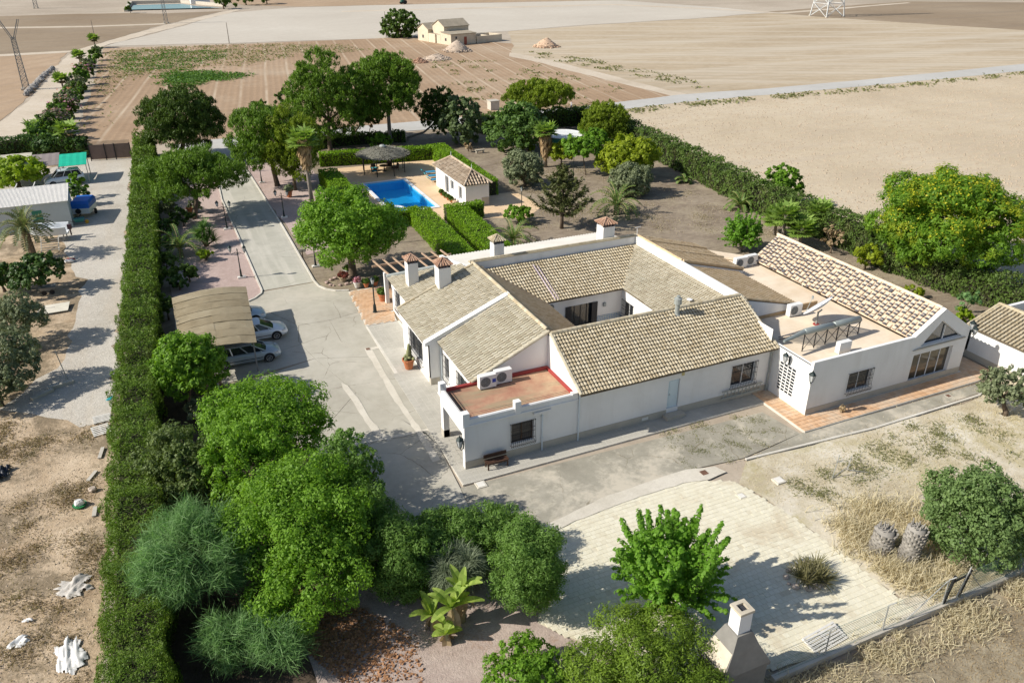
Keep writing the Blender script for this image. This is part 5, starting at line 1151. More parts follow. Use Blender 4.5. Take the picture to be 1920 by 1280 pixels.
# ---------------------------------------------------------------- around the drive
tree('plane_tree', 'big bright green tree with a thick trunk on the bend of the drive', 'tree', (556, 348, 750, 508), (662, 518), L_broad, k=14, f=.37, tr=.34, cover=2.2, low=-.75, ksize=.003)
tree('round_tree', 'round green tree in front of the reed carport', 'tree', (284, 618, 420, 746), (352, 760), L_broad, k=18, f=.32, cover=2.4, low=-.8, ksize=.0032)
q = g(386, 462); yucca('yucca', 'dense spiky yucca beside the drive below the round-headed pine', 'shrub', (q.x, q.y, 0), [(0, 0, 1.6), (.6, .1, 1.2), (-.5, .2, 1.3), (.1, -.5, .8), (.2, .5, 1.9), (.8, -.4, .6), (-.4, -.5, 1.0)], 1.0, L_yucca, .09, 100)
q = g(341, 482); feather_palm('date_palm', 'feather palm between the tall hedge and the pink gravel', (q.x, q.y, 0), .9, 3.0, 20, rise=(.2, 1.3), tr=.2)
tree('grey_shrub', 'blue-grey shrub against the tall hedge under the pine', 'shrub', (298, 375, 335, 410), None, L_olive, k=5)
tree('yellow_shrub', 'patch of yellow-green shrub under the round-headed pine', 'shrub', (296, 362, 320, 382), None, L_lime, k=4)
tree('dark_shrub', 'dark shrub left of the spiky yucca', 'shrub', (322, 385, 362, 425), None, L_citrus, k=5)
tree('dark_shrub', 'dark shrub against the hedge above the carport', 'shrub', (298, 500, 345, 540), None, L_dark, k=5)
tree('dark_shrub', 'dark leafy shrub on the gravel edge above the carport roof', 'shrub', (335, 490, 370, 530), None, L_dark, k=5)
tree('dark_shrub', 'shrub squeezed between the hedge and the carport', 'shrub', (296, 550, 328, 600), None, L_dark, k=4)
tree('grey_shrub', 'small grey-green shrub behind the round tree by the carport', 'shrub', (345, 745, 395, 790), None, L_olive, k=4)
for bx, mt, lab in (((292, 408, 330, 450), L_citrus, 'shrub in the hedge shade beside the feather palm'), ((300, 440, 332, 478), L_yucca, 'bright spiky shrub in the hedge shade left of the feather palm'), ((352, 372, 380, 398), L_olive, 'low grey shrub by the orange pot'), ((290, 468, 330, 512), L_dark, 'dark shrub in the hedge shade above the carport corner'), ((318, 512, 352, 545), L_citrus, 'glossy shrub at the back edge of the carport'), ((370, 466, 400, 490), L_lime, 'yellowish low shrub below the spiky yucca'), ((300, 336, 330, 366), L_dark, 'dark shrub under the round-headed pine by the hedge')):
    tree('bed_shrub', lab, 'shrub', bx, None, mt, 'shrubs between the tall hedge and the drive', k=5)
# ---------------------------------------------------------------- foreground grove
GR = 'bright trees of the grove'
for lab, bx, bs, mt, kk in (('tall bright tree at the top of the grove beside the courtyard', (374, 704, 618, 885), (510, 905), L_broad, 15), ('largest bright tree in the middle of the grove', (425, 845, 705, 1065), (575, 1085), L_broad, 17), ('lower bright tree of the grove above the reddish leaf litter', (468, 985, 692, 1172), (590, 1168), L_broad, 14),
        ('darker tree on the right flank of the grove throwing shade on the courtyard', (598, 800, 722, 1012), (655, 1000), L_oleander, 12), ('bright low tree filling the left side of the grove', (385, 770, 560, 960), (470, 985), L_broad, 11)):
    tree('grove_tree', lab, 'tree', bx, bs, mt, GR, k=kk, f=.36, cover=1.55, low=-.8, tr=.22, ksize=.0034, smin=.10, asp=.55)
tree('fruit_tree', 'dull green loose fruit tree between the hedge and the grove', 'tree', (262, 795, 436, 975), (350, 965), leaf('leaf_fruit', (.06, .095, .025), (.15, .205, .06), .3), k=13, f=.36, low=-.8, cover=1.6, asp=.5)
OL = 'oleander bushes round the lower end of the courtyard'
for bx, lab in (((670, 960, 830, 1120), 'oleander bush at the left, against the grove'), ((750, 950, 910, 1090), 'oleander bush behind the spiky dracaena'), ((840, 938, 1000, 1070), 'oleander bush at the courtyard end, topmost of the row'), ((915, 975, 1062, 1155), 'large oleander bush shading the cream patio'), ((640, 900, 740, 1060), 'oleander bush between the grove and the courtyard')):
    tree('oleander', lab, 'shrub', bx, None, L_oleander, OL, k=16, f=.34, low=-.85, cover=2.0, asp=.32, smin=.12, clump=(.26, 22))
def feathery(label, box, n_sh=70, **kw):
    c, rx, rz, b = crown_box(box, None, zfac=.95); rx *= 1.0; rz *= .95; t = thing('feathery_acacia', label, 'shrub', b, group='feathery shrubs by the hedge'); V = []
    for i in range(n_sh):
        d = Vector((rnd.gauss(0, 1), rnd.gauss(0, 1), rnd.uniform(-.2, 1.1))).normalized(); tip = Vector(c)+Vector((d.x*rx, d.y*rx, d.z*rz))*rnd.uniform(.45, .98)
        m = 190; dr = unit(sphere_dirs(m)*.75+np.array([d.x, d.y, d.z*.6+.25])*1.0); Lh = .62*nr.uniform(.5, 1.3, m); P = np.array(tip)+nr.normal(size=(m, 3))*.24+dr*(Lh*.35)[:, None]
        V.append(rhombs(P, nr.normal(size=(m, 3))+np.array([-.6, 0, .8]), Lh, .042, dr))
    fastmesh('foliage', np.concatenate(V), 4, L_feather, t)
    mb = MB(); limb_mesh(mb, b+Vector((0, 0, -.05)), [(c.x+rx*.6*math.cos(a), c.y+rx*.6*math.sin(a), c.z+rz*.3) for a in (0, 1.2, 2.4, 3.6, 4.9)], .06, .015); mb.build('trunk', m_bark, t)
feathery('large feathery blue-green acacia beside the foot of the tall hedge', (262, 945, 476, 1175), 150)
feathery('small feathery shrub below the large feathery acacia', (392, 1150, 485, 1252), 46)
feathery('wispy green feathery shrub next to the reddish leaf litter', (488, 1165, 572, 1262), 30)
q = g(858, 1105); c0 = g(855, 1060, 2.0)
t = thing('dracaena', 'grey-green spiky ball of a dracaena in front of the oleanders', 'shrub', (c0.x, c0.y, 0)); V = []
for i in range(26):
    d = Vector((rnd.gauss(0, 1), rnd.gauss(0, 1), rnd.uniform(-.1, 1))).normalized(); V.append(blades((c0.x+d.x*.75, c0.y+d.y*.75, 1.75+d.z*.55), 80, .85, -.1, .05, .5))
fastmesh('foliage', np.concatenate(V), 4, L_drac, t); mb = MB(); mb.tube([(c0.x, c0.y, -.1), (c0.x+.1, c0.y, .9), (c0.x, c0.y, 1.7)], [.22, .16, .14], 8); mb.build('trunk', m_bark_p, t, True)
# banana plants
L_ban = leaf('banana_leaf', (.15, .25, .035), (.36, .46, .11), .4, big=.9)
def banana(label, px, h, n, L, seed):
    q = g(*px); t = thing('banana_plant', label, 'plant', (q.x, q.y, 0), group='banana plants'); r = random.Random(seed); mb = MB()
    mb.tube([(q.x, q.y, -.1), (q.x, q.y, h*.5), (q.x+.05, q.y, h)], [.13, .10, .07], 8); mb.build('stem', plain('banana_stem', (.30, .27, .14), .8) if 'banana_stem' not in MATS else MATS['banana_stem'], t, True)
    for i in range(n):
        a = i*2.4+r.uniform(-.4, .4); el = r.uniform(.5, 1.4); d = Vector((math.cos(a)*math.cos(el), math.sin(a)*math.cos(el), math.sin(el))); p = Vector((q.x, q.y, h-.05)); l = L*r.uniform(.7, 1.1); b = MB(); prev = None; sd = d.cross(Vector((0, 0, 1))).normalized()
        dead = i >= n-4
        if dead: d = Vector((d.x, d.y, -1.2)).normalized()
        for j in range(8):
            w = .20*math.sin(math.pi*min(1, (j+.3)/7.6))**.7; up = sd.cross(d).normalized()
            cur = (p-sd*w+up*w*.3, p, p+sd*w+up*w*.3)
            if prev: b.face([prev[0], prev[1], cur[1], cur[0]]); b.face([prev[1], prev[2], cur[2], cur[1]])
            prev = cur; p = p+d*(l/7); d = (d-Vector((0, 0, .16))).normalized()
        b.build('leaf', L_dead if dead else L_ban, t, True)
banana('banana plant with broad pale leaves in front of the dracaena', (850, 1185), 1.5, 14, 1.4, 1)
banana('banana plant leaning left with tattered yellow leaves', (812, 1180), .9, 12, 1.25, 2)
banana('tallest banana shoot with upright pale leaves', (868, 1165), 1.8, 11, 1.35, 3)
banana('small banana sucker with brown hanging leaves', (838, 1205), .6, 9, .85, 4)
# plants of long upright shoots set with leaves
def shooty(name, label, cat, b, rx, H, n, mat, ls, trunk_h, upright, body=9000, per=190):
    t = thing(name, label, cat, (b[0], b[1], 0)); V = []; mb = MB(); top = Vector((b[0], b[1], trunk_h)); mb.tube([(b[0], b[1], -.1), (b[0]+.05, b[1], trunk_h*.5), top], [.22, .17, .15], 8)
    hz = H*.42; cc = Vector((b[0], b[1], hz)); E = lobes(cc, rx*.74, hz*.80, 14, .36, core=.6, low=-.85); P, N = crown_points(E, body, (.24, 20), shell=.8); P[:, 2] = np.maximum(P[:, 2], .2); V.append(rhombs(P, N, ls*1.05, .75))
    for i in range(n):
        a = i*2.399+rnd.uniform(-.3, .3); f = (i+.5)/n
        if i % 3 == 0:                                                   # long shoots standing up out of the top
            r0 = rx*.62*math.sqrt(rnd.random()); st = Vector((b[0]+r0*math.cos(a), b[1]+r0*math.sin(a), H*.45)); out = .25+.5*r0/rx; en = Vector((st.x+math.cos(a)*out*H*.22, st.y+math.sin(a)*out*H*.22, H*rnd.uniform(.72, 1.0)*(1-.28*(r0/rx))))
        else:
            el = math.asin(min(1, .02+.8*f)); st = top+Vector((math.cos(a), math.sin(a), .2))*.3; en = top+Vector((math.cos(a)*math.cos(el)*rx*rnd.uniform(.85, 1.12), math.sin(a)*math.cos(el)*rx*rnd.uniform(.85, 1.12), math.sin(el)*H*.55)); en.z = max(en.z, .4)
        mid = st.lerp(en, .5)+Vector((0, 0, .2)); u = (.2+.8*nr.random(per))[:, None]; A, M_, B = (np.array(x) for x in (st, mid, en)); P = A*(1-u)**2+2*M_*u*(1-u)+B*u*u; dv = unit(nr.normal(size=(per, 3))); P = P+dv*(ls*.7+ls*1.1*(1-u))*nr.random((per, 1))**.4
        V.append(rhombs(P, unit(dv+np.array([0, 0, .9])), ls, .75)); mb.tube([st, mid, en], [.04, .025, .007], 5)
    fastmesh('foliage', np.concatenate(V), 4, mat, t); mb.build('trunk', m_bark_g, t, True)
shooty('mulberry_tree', 'bright green mulberry with long upright shoots standing on the cream patio', 'tree', tuple(g(1245, 1148)), 2.75, 6.3, 84, L_mulb, .155, 1.4, 1.0)
shooty('mulberry_bush', 'bright upright mulberry bush on bare soil above the flat roof', 'shrub', tuple(g(1388, 470)), 2.1, 4.4, 54, L_mulb, .20, .8, 1.0, 3500, 60)
tree('clipped_shrub', 'wide feathery conifer shrub at the bottom edge beside the barbecue chimney', 'shrub', (1060, 1168, 1375, 1360), None, leaf('leaf_juniper', (.08, .14, .012), (.17, .26, .025), .25), k=10, f=.4, cover=1.5, asp=.28, smin=.14, clump=(.30, 24))
tree('round_shrub', 'round glossy green shrub at the bottom edge below the bananas', 'shrub', (898, 1192, 1062, 1330), None, L_broad, k=8, f=.42, cover=1.7, smin=.12)
tree('lentisk_bush', 'big round dark green bush near the fence at the lower right', 'shrub', (1736, 870, 1932, 1060), None, leaf('leaf_lentisk', (.075, .135, .04), (.19, .28, .095), .3), k=22, f=.30, low=-.85, cover=2.1, smin=.08, ksize=.003)
tree('olive_tree', 'pale olive tree on the dry lawn beside the annex', 'tree', (1838, 682, 1935, 770), (1884, 778), L_olive, 'olive trees', k=16, f=.34, cover=1.6, low=-.7, tr=.14, ksize=.003)
tree('dry_bush', 'little potted-looking plant on the terracotta strip under the barred window', 'plant', (1572, 762, 1584, 776), None, L_dead, k=3, smin=.05)
# agave clump ringed with stones on the patio
q = g(1524, 1082); yucca('agave', 'spiky brown-green agave clump ringed by stones on the cream patio', 'plant', (q.x, q.y, 0), [(rnd.uniform(-.75, .75), rnd.uniform(-.45, .45), .08) for _ in range(16)], .85, leaf('blade_agave', (.11, .11, .05), (.24, .22, .11), .2), .08, 26, trunk=False, droop=.15, up=.25)
# ---------------------------------------------------------------- the neighbour's yard
YG = 'orange and olive trees in the yard on the left'
for bx, mt, lab in (((18, 474, 122, 552), L_citrus, 'dark citrus tree below the boat'), ((-40, 485, 40, 550), L_citrus, 'dark citrus tree at the left edge below the shed'), ((-30, 552, 84, 655), L_olive, 'olive tree at the left edge beside the gravel lane'), ((-50, 620, 70, 740), L_olive, 'larger olive tree at the left edge above the stone edging'), ((-60, 690, 48, 770), L_olive, 'lowest olive tree at the left edge'),
                   ((128, 326, 162, 372), L_broad, 'small orange tree by the van'), ((126, 345, 164, 385), L_citrus, 'potted orange tree beside the blue trailer')):
    tree('yard_tree', lab, 'tree', bx, None, mt, YG, k=7, f=.45, cover=2.0, asp=.45 if mt is L_olive else .6)
tree('lime_shrub', 'glowing yellow-lime shrub in front of the awning at the far left', 'shrub', (-30, 296, 86, 352), None, L_lime, k=8, cover=2.2)
tree('green_shrub', 'round dark shrub beside the yard palm at the gate', 'shrub', (55, 255, 130, 292), None, L_citrus, k=6)
tree('green_shrub', 'dark shrub right of the yard gate palm', 'shrub', (128, 255, 170, 295), None, L_citrus, k=5)
q = g(62, 484); feather_palm('date_palm', 'large feather palm beside the boat in the yard', (q.x, q.y, 0), 2.6, 2.7, 46, leaf('frond_greygreen', (.085, .115, .055), (.20, .235, .125), .25, big=.6), rise=(.3, 1.45), tr=.34, leafl=.45)
q = g(136, 290); fan_palm('yard_palm', 'palm behind the green awning', (q.x, q.y, 0), 3.6, 0, 18, .9, 1.3, .2)
q = g(75, 268); fan_palm('yard_palm', 'low palm at the near end of the oleander row', (q.x, q.y, 0), 2.6, 0, 14, .8, 1.4, .16)
# row along the dirt track
TR = 'oleanders lining the dirt track'
row = [(182, 92, 16), (178, 103, 22), (170, 115, 26), (163, 122, 26), (155, 132, 30), (150, 144, 32), (144, 155, 34), (140, 167, 34), (132, 178, 38), (124, 190, 40), (118, 203, 42), (108, 214, 44), (102, 226, 48), (90, 240, 52), (78, 254, 56)]
for i, (x, y, w) in enumerate(row):
    w *= 1.12
    where = ('farthest', 'second farthest', 'third farthest', 'fourth farthest', 'fifth farthest', 'sixth farthest', 'seventh farthest', 'middle', 'seventh nearest', 'sixth nearest', 'fifth nearest', 'fourth nearest', 'third nearest', 'second nearest', 'nearest')[i]
    pk = i in (4, 8, 10, 12)
    tree('track_oleander', ('pink-flowering ' if pk else '') + 'oleander in the row along the dirt track, ' + where + ' one', 'shrub', (x-w/2, y-w*.42, x+w/2, y+w*.42), None, (L_olive if i % 3 == 0 else L_dark if i % 3 == 1 else L_oleander), TR, k=9, low=-.9, cover=2.2, flower=(L_pinkfl, .35) if pk else None, ksize=.004)
for px, lab in (((179, 90), 'distant palm at the far end of the oleander row'), ((152, 124), 'palm halfway along the oleander row'), ((120, 172), 'spiky palm near the pylon in the oleander row')):
    q = g(*px); fan_palm('track_palm', lab, (q.x, q.y, 0), 2.6, 0, 16, .8, 1.25, .18, group='palms in the oleander row')
# far trees
tree('fig_tree', 'dense dark tree beside the ruined farmhouse', 'tree', (714, 20, 786, 72), (752, 70), L_dark, k=16, f=.36, low=-.95, cover=2.6, ksize=.0028)
for bx, lab in (((395, -10, 440, 16), 'dark tree clump right of the far reservoir'), ((440, -14, 480, 9), 'dark trees at the top edge beyond the reservoir, left group'), ((478, -14, 520, 7), 'dark trees at the top edge beyond the reservoir, right group'), ((236, 4, 250, 24), 'little palm at the left end of the far reservoir')):
    tree('distant_tree', lab, 'tree', bx, None, L_dark, k=5, cover=2, ksize=.004)
# loose greenery on the fields and dry grass
def on_field(n, px, kx): 
    P = np.array(wpoly(px)); lo, hi = P.min(0), P.max(0); q = lo+(hi-lo)*nr.random((n*4, 2)); q = q[inside(P, q[:, 0], q[:, 1])][:n]; return q
def weeds(name, px, n, s, mat, flat=.5, cl=None):
    q = on_field(n if not cl else max(3, n//cl[0]), px, 0)
    if cl: q = q[nr.integers(0, len(q), n)]+nr.normal(size=(n, 2))*cl[1]
    m = len(q); P = np.concatenate([q, .04+nr.random((m, 1))*s*.3], 1); fastmesh(name, rhombs(P, unit(np.array([0, 0, 1.0])+nr.normal(size=(m, 3))*flat), s, .7), 4, mat, None, 'stuff')
cw = np.array(g(368, 146))[:2]; ax1 = (np.array(g(446, 143))[:2]-cw); ax2 = (np.array(g(372, 134))[:2]-cw)
aa = nr.random(5200)*6.283; rr = np.abs(nr.normal(size=5200))*.62; rr = np.where(rr > 1.15, nr.random(5200), rr); wob = 1+.22*np.sin(3*aa+1)+.12*np.sin(7*aa)
q = cw+(np.cos(aa)*rr*wob)[:, None]*ax1+(np.sin(aa)*rr*wob)[:, None]*ax2; q = q[nr.random(len(q)) < .92]
fastmesh('green_weeds', rhombs(np.concatenate([q, .04+nr.random((len(q), 1))*.2], 1), unit(np.array([0, 0, 1.0])+nr.normal(size=(len(q), 3))*.5), .5, .7), 4, L_weed, None, 'stuff')
weeds('green_weeds', [(296, 142), (320, 132), (350, 120), (372, 126), (420, 134), (470, 143), (420, 156), (360, 164), (306, 160)], 1500, .5, L_weed, cl=(25, .8))
weeds('field_weeds', [(215, 94), (330, 88), (480, 84), (640, 84), (690, 95), (560, 104), (430, 128), (330, 130), (230, 150), (195, 180), (190, 215), (170, 235), (195, 120)], 7000, .40, L_weed2, cl=(16, 1.5))
weeds('field_weeds', [(225, 100), (300, 94), (420, 96), (420, 118), (320, 128), (225, 140)], 3600, .42, L_weed, cl=(22, 1.3))
weeds('field_weeds', [(820, 110), (960, 112), (1150, 160), (1240, 185), (1080, 200), (900, 190), (800, 160)], 900, .5, L_weed2, cl=(14, .8))
weeds('field_weeds', [(990, 95), (1110, 112), (1290, 150), (1330, 170), (1180, 140), (1000, 108)], 900, .5, L_weed2, cl=(14, .8))
weeds('road_weeds', [(1098, 217), (1270, 196), (1440, 181), (1640, 163), (1920, 136), (1920, 140), (1640, 168), (1440, 186), (1270, 200), (1100, 222)], 1300, .5, L_weed2, cl=(18, 1.0))
grass_blades('verge_grass', wpoly([(1480, 1262), (1640, 1208), (1770, 1150), (1920, 1066), (2100, 1020), (2100, 1110), (1920, 1140), (1790, 1215), (1660, 1262), (1560, 1330), (1440, 1330)]), 5500, .5, L_straw, clump=(.4, 60), lean=.6)
grass_blades('tall_dry_grass', wpoly([(1560, 1010), (1590, 945), (1680, 935), (1745, 960), (1760, 1030), (1800, 1075), (1770, 1120), (1700, 1120), (1640, 1070)]), 4200, .8, L_straw, clump=(.45, 70), lean=.5)
grass_blades('dry_lawn_grass', wpoly([(1398, 866), (1640, 807), (1838, 748), (1920, 720), (1980, 900), (1920, 1040), (1760, 960), (1600, 940), (1490, 965), (1400, 905)]), 9000, .10, L_straw, clump=(.9, 60), lean=1.0)
grass_blades('verge_weeds', wpoly([(1500, 1290), (1660, 1230), (1920, 1120), (2000, 1150), (2000, 1300), (1500, 1310)]), 4000, .10, L_dead, clump=(.8, 25), lean=1.0)
grass_blades('lawn_weeds', wpoly([(1480, 905), (1560, 880), (1700, 800), (1840, 780), (1920, 840), (1900, 880), (1760, 850), (1620, 900), (1520, 950)]), 3500, .22, L_weed2, clump=(.35, 60), lean=.8)
grass_blades('garden_grass', wpoly([(935, 300), (1200, 330), (1420, 400), (1640, 500), (1780, 560), (1650, 560), (1420, 440), (1200, 430), (960, 440), (1000, 380)]), 6000, .16, leaf('dry_garden_grass', (.26, .21, .14), (.42, .36, .25), .3), clump=(.8, 70), lean=1.1)
grass_blades('waste_grass', wpoly([(0, 790), (180, 790), (190, 900), (185, 1050), (170, 1290), (-150, 1290), (-150, 850)]), 14000, .20, leaf('dull_grass', (.20, .155, .10), (.38, .30, .20), .2, c3=(.20, .20, .09), amt3=.6), clump=(.5, 260), lean=1.0)
grass_blades('joint_weeds', wpoly([(1250, 800), (1430, 775), (1500, 815), (1395, 860), (1290, 880), (1240, 850)]), 2600, .09, L_weed2, clump=(.22, 60), lean=1.1)
P = np.array(wpoly([(560, 1100), (700, 1150), (780, 1190), (800, 1280), (640, 1280), (540, 1190)])); lo, hi = P.min(0), P.max(0); q = lo+(hi-lo)*nr.random((16000, 2)); q = q[inside(P, q[:, 0], q[:, 1])]; cen = np.array(g(610, 1200))[:2]; q = q[nr.random(len(q)) < np.exp(-((q-cen)**2).sum(1)/6.0)*.9+.12]
fastmesh('leaf_litter', rhombs(np.concatenate([q, .02+nr.random((len(q), 1))*.05], 1), unit(np.array([0, 0, 1.0])+nr.normal(size=(len(q), 3))*.35), .13, .7), 4, L_litter, None, 'stuff')
# clods on the pale field, stones in the waste ground
def clods(name, px, n, r0, r1, mat, z=0.0):
    q = on_field(n, px, 0); mb = MB()
    for x, y in q:
        r = rnd.uniform(r0, r1); a = rnd.uniform(0, 6); c, s = math.cos(a)*r, math.sin(a)*r; h = r*rnd.uniform(.4, .8)
        mb.idx([(x+c, y+s, z), (x-s, y+c, z), (x-c*.8, y-s, z), (x+s, y-c*.9, z), (x+rnd.uniform(-.3, .3)*r, y+rnd.uniform(-.3, .3)*r, z+h)], [(0, 1, 4), (1, 2, 4), (2, 3, 4), (3, 0, 4)])
    tag(mb.build(name, mat), kind='stuff')
m_clod = plain('clod', (.40, .32, .235), .95, var=.15, scale=.3)
clods('field_clods', [(1110, 222), (1440, 182), (1920, 140), (1990, 300), (1960, 520), (1640, 430), (1400, 330), (1200, 250)], 7000, .06, .20, m_clod, -.02)
clods('waste_stones', [(0, 800), (185, 800), (190, 1000), (170, 1290), (-100, 1290)], 1500, .02, .08, m_clod, -.02)
clods('garden_stones', [(1000, 300), (1400, 400), (1700, 520), (1400, 440), (1000, 430)], 900, .03, .09, m_clod, -.016)
# ================================================================== POOL GARDEN
PX0, PX1, PY0, PY1 = 22.75, 27.65, 81.9, 94.0
from mathutils.geometry import tessellate_polygon
def cut_hole(o, hole):
    me = o.data; z = me.vertices[0].co.z; outer = [v.co.copy() for v in me.vertices]; h = [Vector((x, y, z)) for x, y in hole]
    tr = tessellate_polygon([outer, h]); V = [tuple(v) for v in outer+h]; mt = list(me.materials)
    n = bpy.data.meshes.new(me.name); n.from_pydata(V, [], [tuple(t) for t in tr]); [n.materials.append(m) for m in mt]
    n.update()
    if n.polygons[0].normal.z < 0: n.flip_normals()
    o.data = n
hole = [(PX0, PY0), (PX1, PY0), (PX1, PY1), (PX0, PY1)]
pt = sheet('pool_terrace', [(18.9, 103), (34.3, 102), (34.3, 84), (38.2, 83.6), (38.6, 77.2), (35.2, 74.2), (31, 76.2), (26.8, 76.3), (26.2, 66), (25.2, 66), (25.6, 77), (19, 77)], 0.0, m_poolterrace, world=True)
for o in list(bpy.data.objects):
    if o.name.split('.')[0] in ('ground', 'garden_soil', 'pool_terrace') and o.type == 'MESH' and len(o.data.polygons) == 1 and o is not patio: cut_hole(o, hole)
m_pooltile = plain('pool_tile', (.15, .68, 1.0), .4, var=.05, scale=2, bump=0)
def water_mat():
    m, nt, out = _nt('pool_water'); co = nt.nodes.new('ShaderNodeTexCoord').outputs['Object']
    t = nt.nodes.new('ShaderNodeBsdfTransparent'); t.inputs[0].default_value = (.42, .85, 1.0, 1); gl = nt.nodes.new('ShaderNodeBsdfGlossy'); gl.inputs['Roughness'].default_value = .03
    bp = _bump(nt, _noise(nt, co, 1.8, 3), .15, .05); nt.links.new(bp, gl.inputs['Normal'])
    fr = nt.nodes.new('ShaderNodeFresnel'); fr.inputs[0].default_value = 1.33; mx = nt.nodes.new('ShaderNodeMixShader')
    nt.links.new(_math(nt, 'MULTIPLY', fr.outputs[0], .6), mx.inputs[0]); nt.links.new(t.outputs[0], mx.inputs[1]); nt.links.new(gl.outputs[0], mx.inputs[2]); nt.links.new(mx.outputs[0], out.inputs[0]); return m
pool = thing('swimming_pool', 'rectangular blue swimming pool with white coping and a round spa corner', 'pool', ((PX0+PX1)/2, (PY0+PY1)/2, 0))
mb = MB(); D = -1.1; q = [(PX0, PY0), (PX1, PY0), (PX1, PY1), (PX0, PY1)]
mb.face([(x, y, D) for x, y in q])
for i in range(4):
    a, b = q[i], q[(i+1) % 4]; mb.face([(*a, D), (*a, .05), (*b, .05), (*b, D)])
mb.build('basin', m_pooltile, pool)
mb = MB(); mb.face([(x, y, -.10) for x, y in q]); w = mb.build('water', water_mat(), pool)
mb = MB(); e = .42
mb.box(PX0-e, PY0-e, 0.004, PX1+e, PY0, .09); mb.box(PX0-e, PY1, 0.004, PX1+e, PY1+e, .09); mb.box(PX0-e, PY0, 0.004, PX0, PY1, .09); mb.box(PX1, PY0, 0.004, PX1+e, PY1, .09); mb.build('coping', m_frame, pool)
mb = MB(); cx, cy = PX0+.2, 82.9
for i in range(14):
    a0, a1 = -.7+i*2.5/14, -.7+(i+1)*2.5/14; R0, R1 = 1.45, 1.62; P = lambda a, r, z: (cx+r*math.cos(a), cy+r*math.sin(a), z)
    mb.hexa([P(a0, R0, D), P(a0, R1, D), P(a1, R1, D), P(a1, R0, D), P(a0, R0, .02), P(a0, R1, .02), P(a1, R1, .02), P(a1, R0, .02)])
mb.build('spa_wall', m_frame, pool)
# thatched parasol
m_thatch = plain('thatch', (.17, .165, .135), .95, var=.25, scale=1.2, bump=.8, fine=14); L_thatch = leaf('thatch_straw', (.17, .165, .13), (.30, .285, .235), .15, big=.8, tcol=(1.1, 1.1, 1))
c = Vector((26.6, 98.8, 0)); par = thing('thatched_parasol', 'large round thatched parasol on black posts at the back of the pool', 'parasol', c); Rp = 3.2
mb = MB(); mb.lathe([(Rp, 2.28), (Rp*.97, 2.42), (Rp*.66, 2.74), (Rp*.33, 3.02), (.45, 3.16), (.42, 3.24), (.2, 3.42), (.05, 3.5)], (c.x, c.y, 0), 28); mb.build('roof', m_thatch, par, True)
n = 5200; r = Rp*np.sqrt(nr.random(n))*1.02; a = nr.random(n)*6.283; z = 2.36+(1-r/Rp)*.92; T = np.stack([np.cos(a), np.sin(a), np.full(n, -.33)], 1)+nr.normal(size=(n, 3))*.12
fastmesh('straw', rhombs(np.stack([c.x+np.cos(a)*r, c.y+np.sin(a)*r, z], 1), np.array([0, 0, 1.])+nr.normal(size=(n, 3))*.35, .55, .2, T), 4, L_thatch, par)
for i in range(8):
    a = i*math.pi/4+.2; mb = MB(); mb.tube([(c.x+math.cos(a)*2.75, c.y+math.sin(a)*2.75, 0), (c.x+math.cos(a)*2.75, c.y+math.sin(a)*2.75, 2.5)], .055, 6); mb.build('post', m_dark, par)
mb = MB(); mb.lathe([(.42, 3.2), (.42, 3.3), (.2, 3.46)], (c.x, c.y, 0), 12); mb.build('cap', m_zinc, par)
m_teal = plain('teal_fabric', (.05, .34, .40), .8); m_blueb = plain('blue_fabric', (.06, .30, .52), .75); m_wicker = plain('brown_wicker', (.10, .06, .045), .8, var=.3)
def chair(x, y, rz, label, m):
    t = thing('lounge_chair', label, 'chair', (x, y, 0), rz, 'chairs under the thatched parasol', local=True); mb = MB(); mb.box(-.35, -.35, .28, .35, .35, .36)
    for sx in (-.32, .32):
        for sy in (-.32, .32): mb.box(sx-.025, sy-.025, 0, sx+.025, sy+.025, .28)
    mb.build('frame', m_wicker, t); mb = MB(); mb.box(-.31, -.31, .36, .31, .28, .46); mb.build('cushion', m, t); mb = MB(); mb.hexa([(-.33, .28, .36), (.33, .28, .36), (.33, .36, .36), (-.33, .36, .36), (-.33, .36, .9), (.33, .36, .9), (.33, .44, .9), (-.33, .44, .9)]); mb.build('backrest', m_wicker, t)
    for sx in (-.36, .30): mb = MB(); mb.box(sx, -.35, .55, sx+.06, .35, .6); mb.box(sx, -.35, .36, sx+.06, -.29, .55); mb.build('armrest', m_wicker, t)
chair(25.2, 98.4, 1.4, 'brown wicker chair with a teal cushion under the thatch, left', m_teal); chair(25.6, 99.6, .3, 'wicker chair with a teal cushion at the far side of the parasol table', m_teal); chair(28.1, 98.8, -1.5, 'dark wicker chair under the thatch, right', m_wicker); chair(27.7, 100.2, -.5, 'dark wicker chair behind the parasol table', m_wicker)
t = thing('garden_table', 'dark round table in the shade of the thatched parasol', 'table', (26.7, 99, 0)); mb = MB(); mb.lathe([(.6, .70), (.6, .74)], (26.7, 99, 0), 16); mb.build('top', m_wicker, t); mb = MB(); mb.lathe([(.3, 0), (.28, .04), (.06, .1), (.06, .70)], (26.7, 99, 0), 10); mb.build('pedestal', m_dark, t)
def lounger(x, y, rz, label):
    t = thing('sun_lounger', label, 'sun lounger', (x, y, 0), rz, 'blue loungers by the pool house', local=True)
    mb = MB(); mb.box(-.32, -.95, .22, .32, .35, .28)
    for sx in (-.28, .28):
        for sy in (-.85, .3): mb.box(sx-.03, sy-.03, 0, sx+.03, sy+.03, .22)
    mb.build('frame', m_frame, t); mb = MB(); mb.box(-.30, -.93, .28, .30, .35, .36); mb.build('mattress', m_blueb, t)
    mb = MB(); mb.hexa([(-.30, .35, .26), (.30, .35, .26), (.30, .42, .30), (-.30, .42, .30), (-.30, .85, .72), (.30, .85, .72), (.30, .9, .66), (-.30, .9, .66)]); mb.build('backrest', m_teal, t)
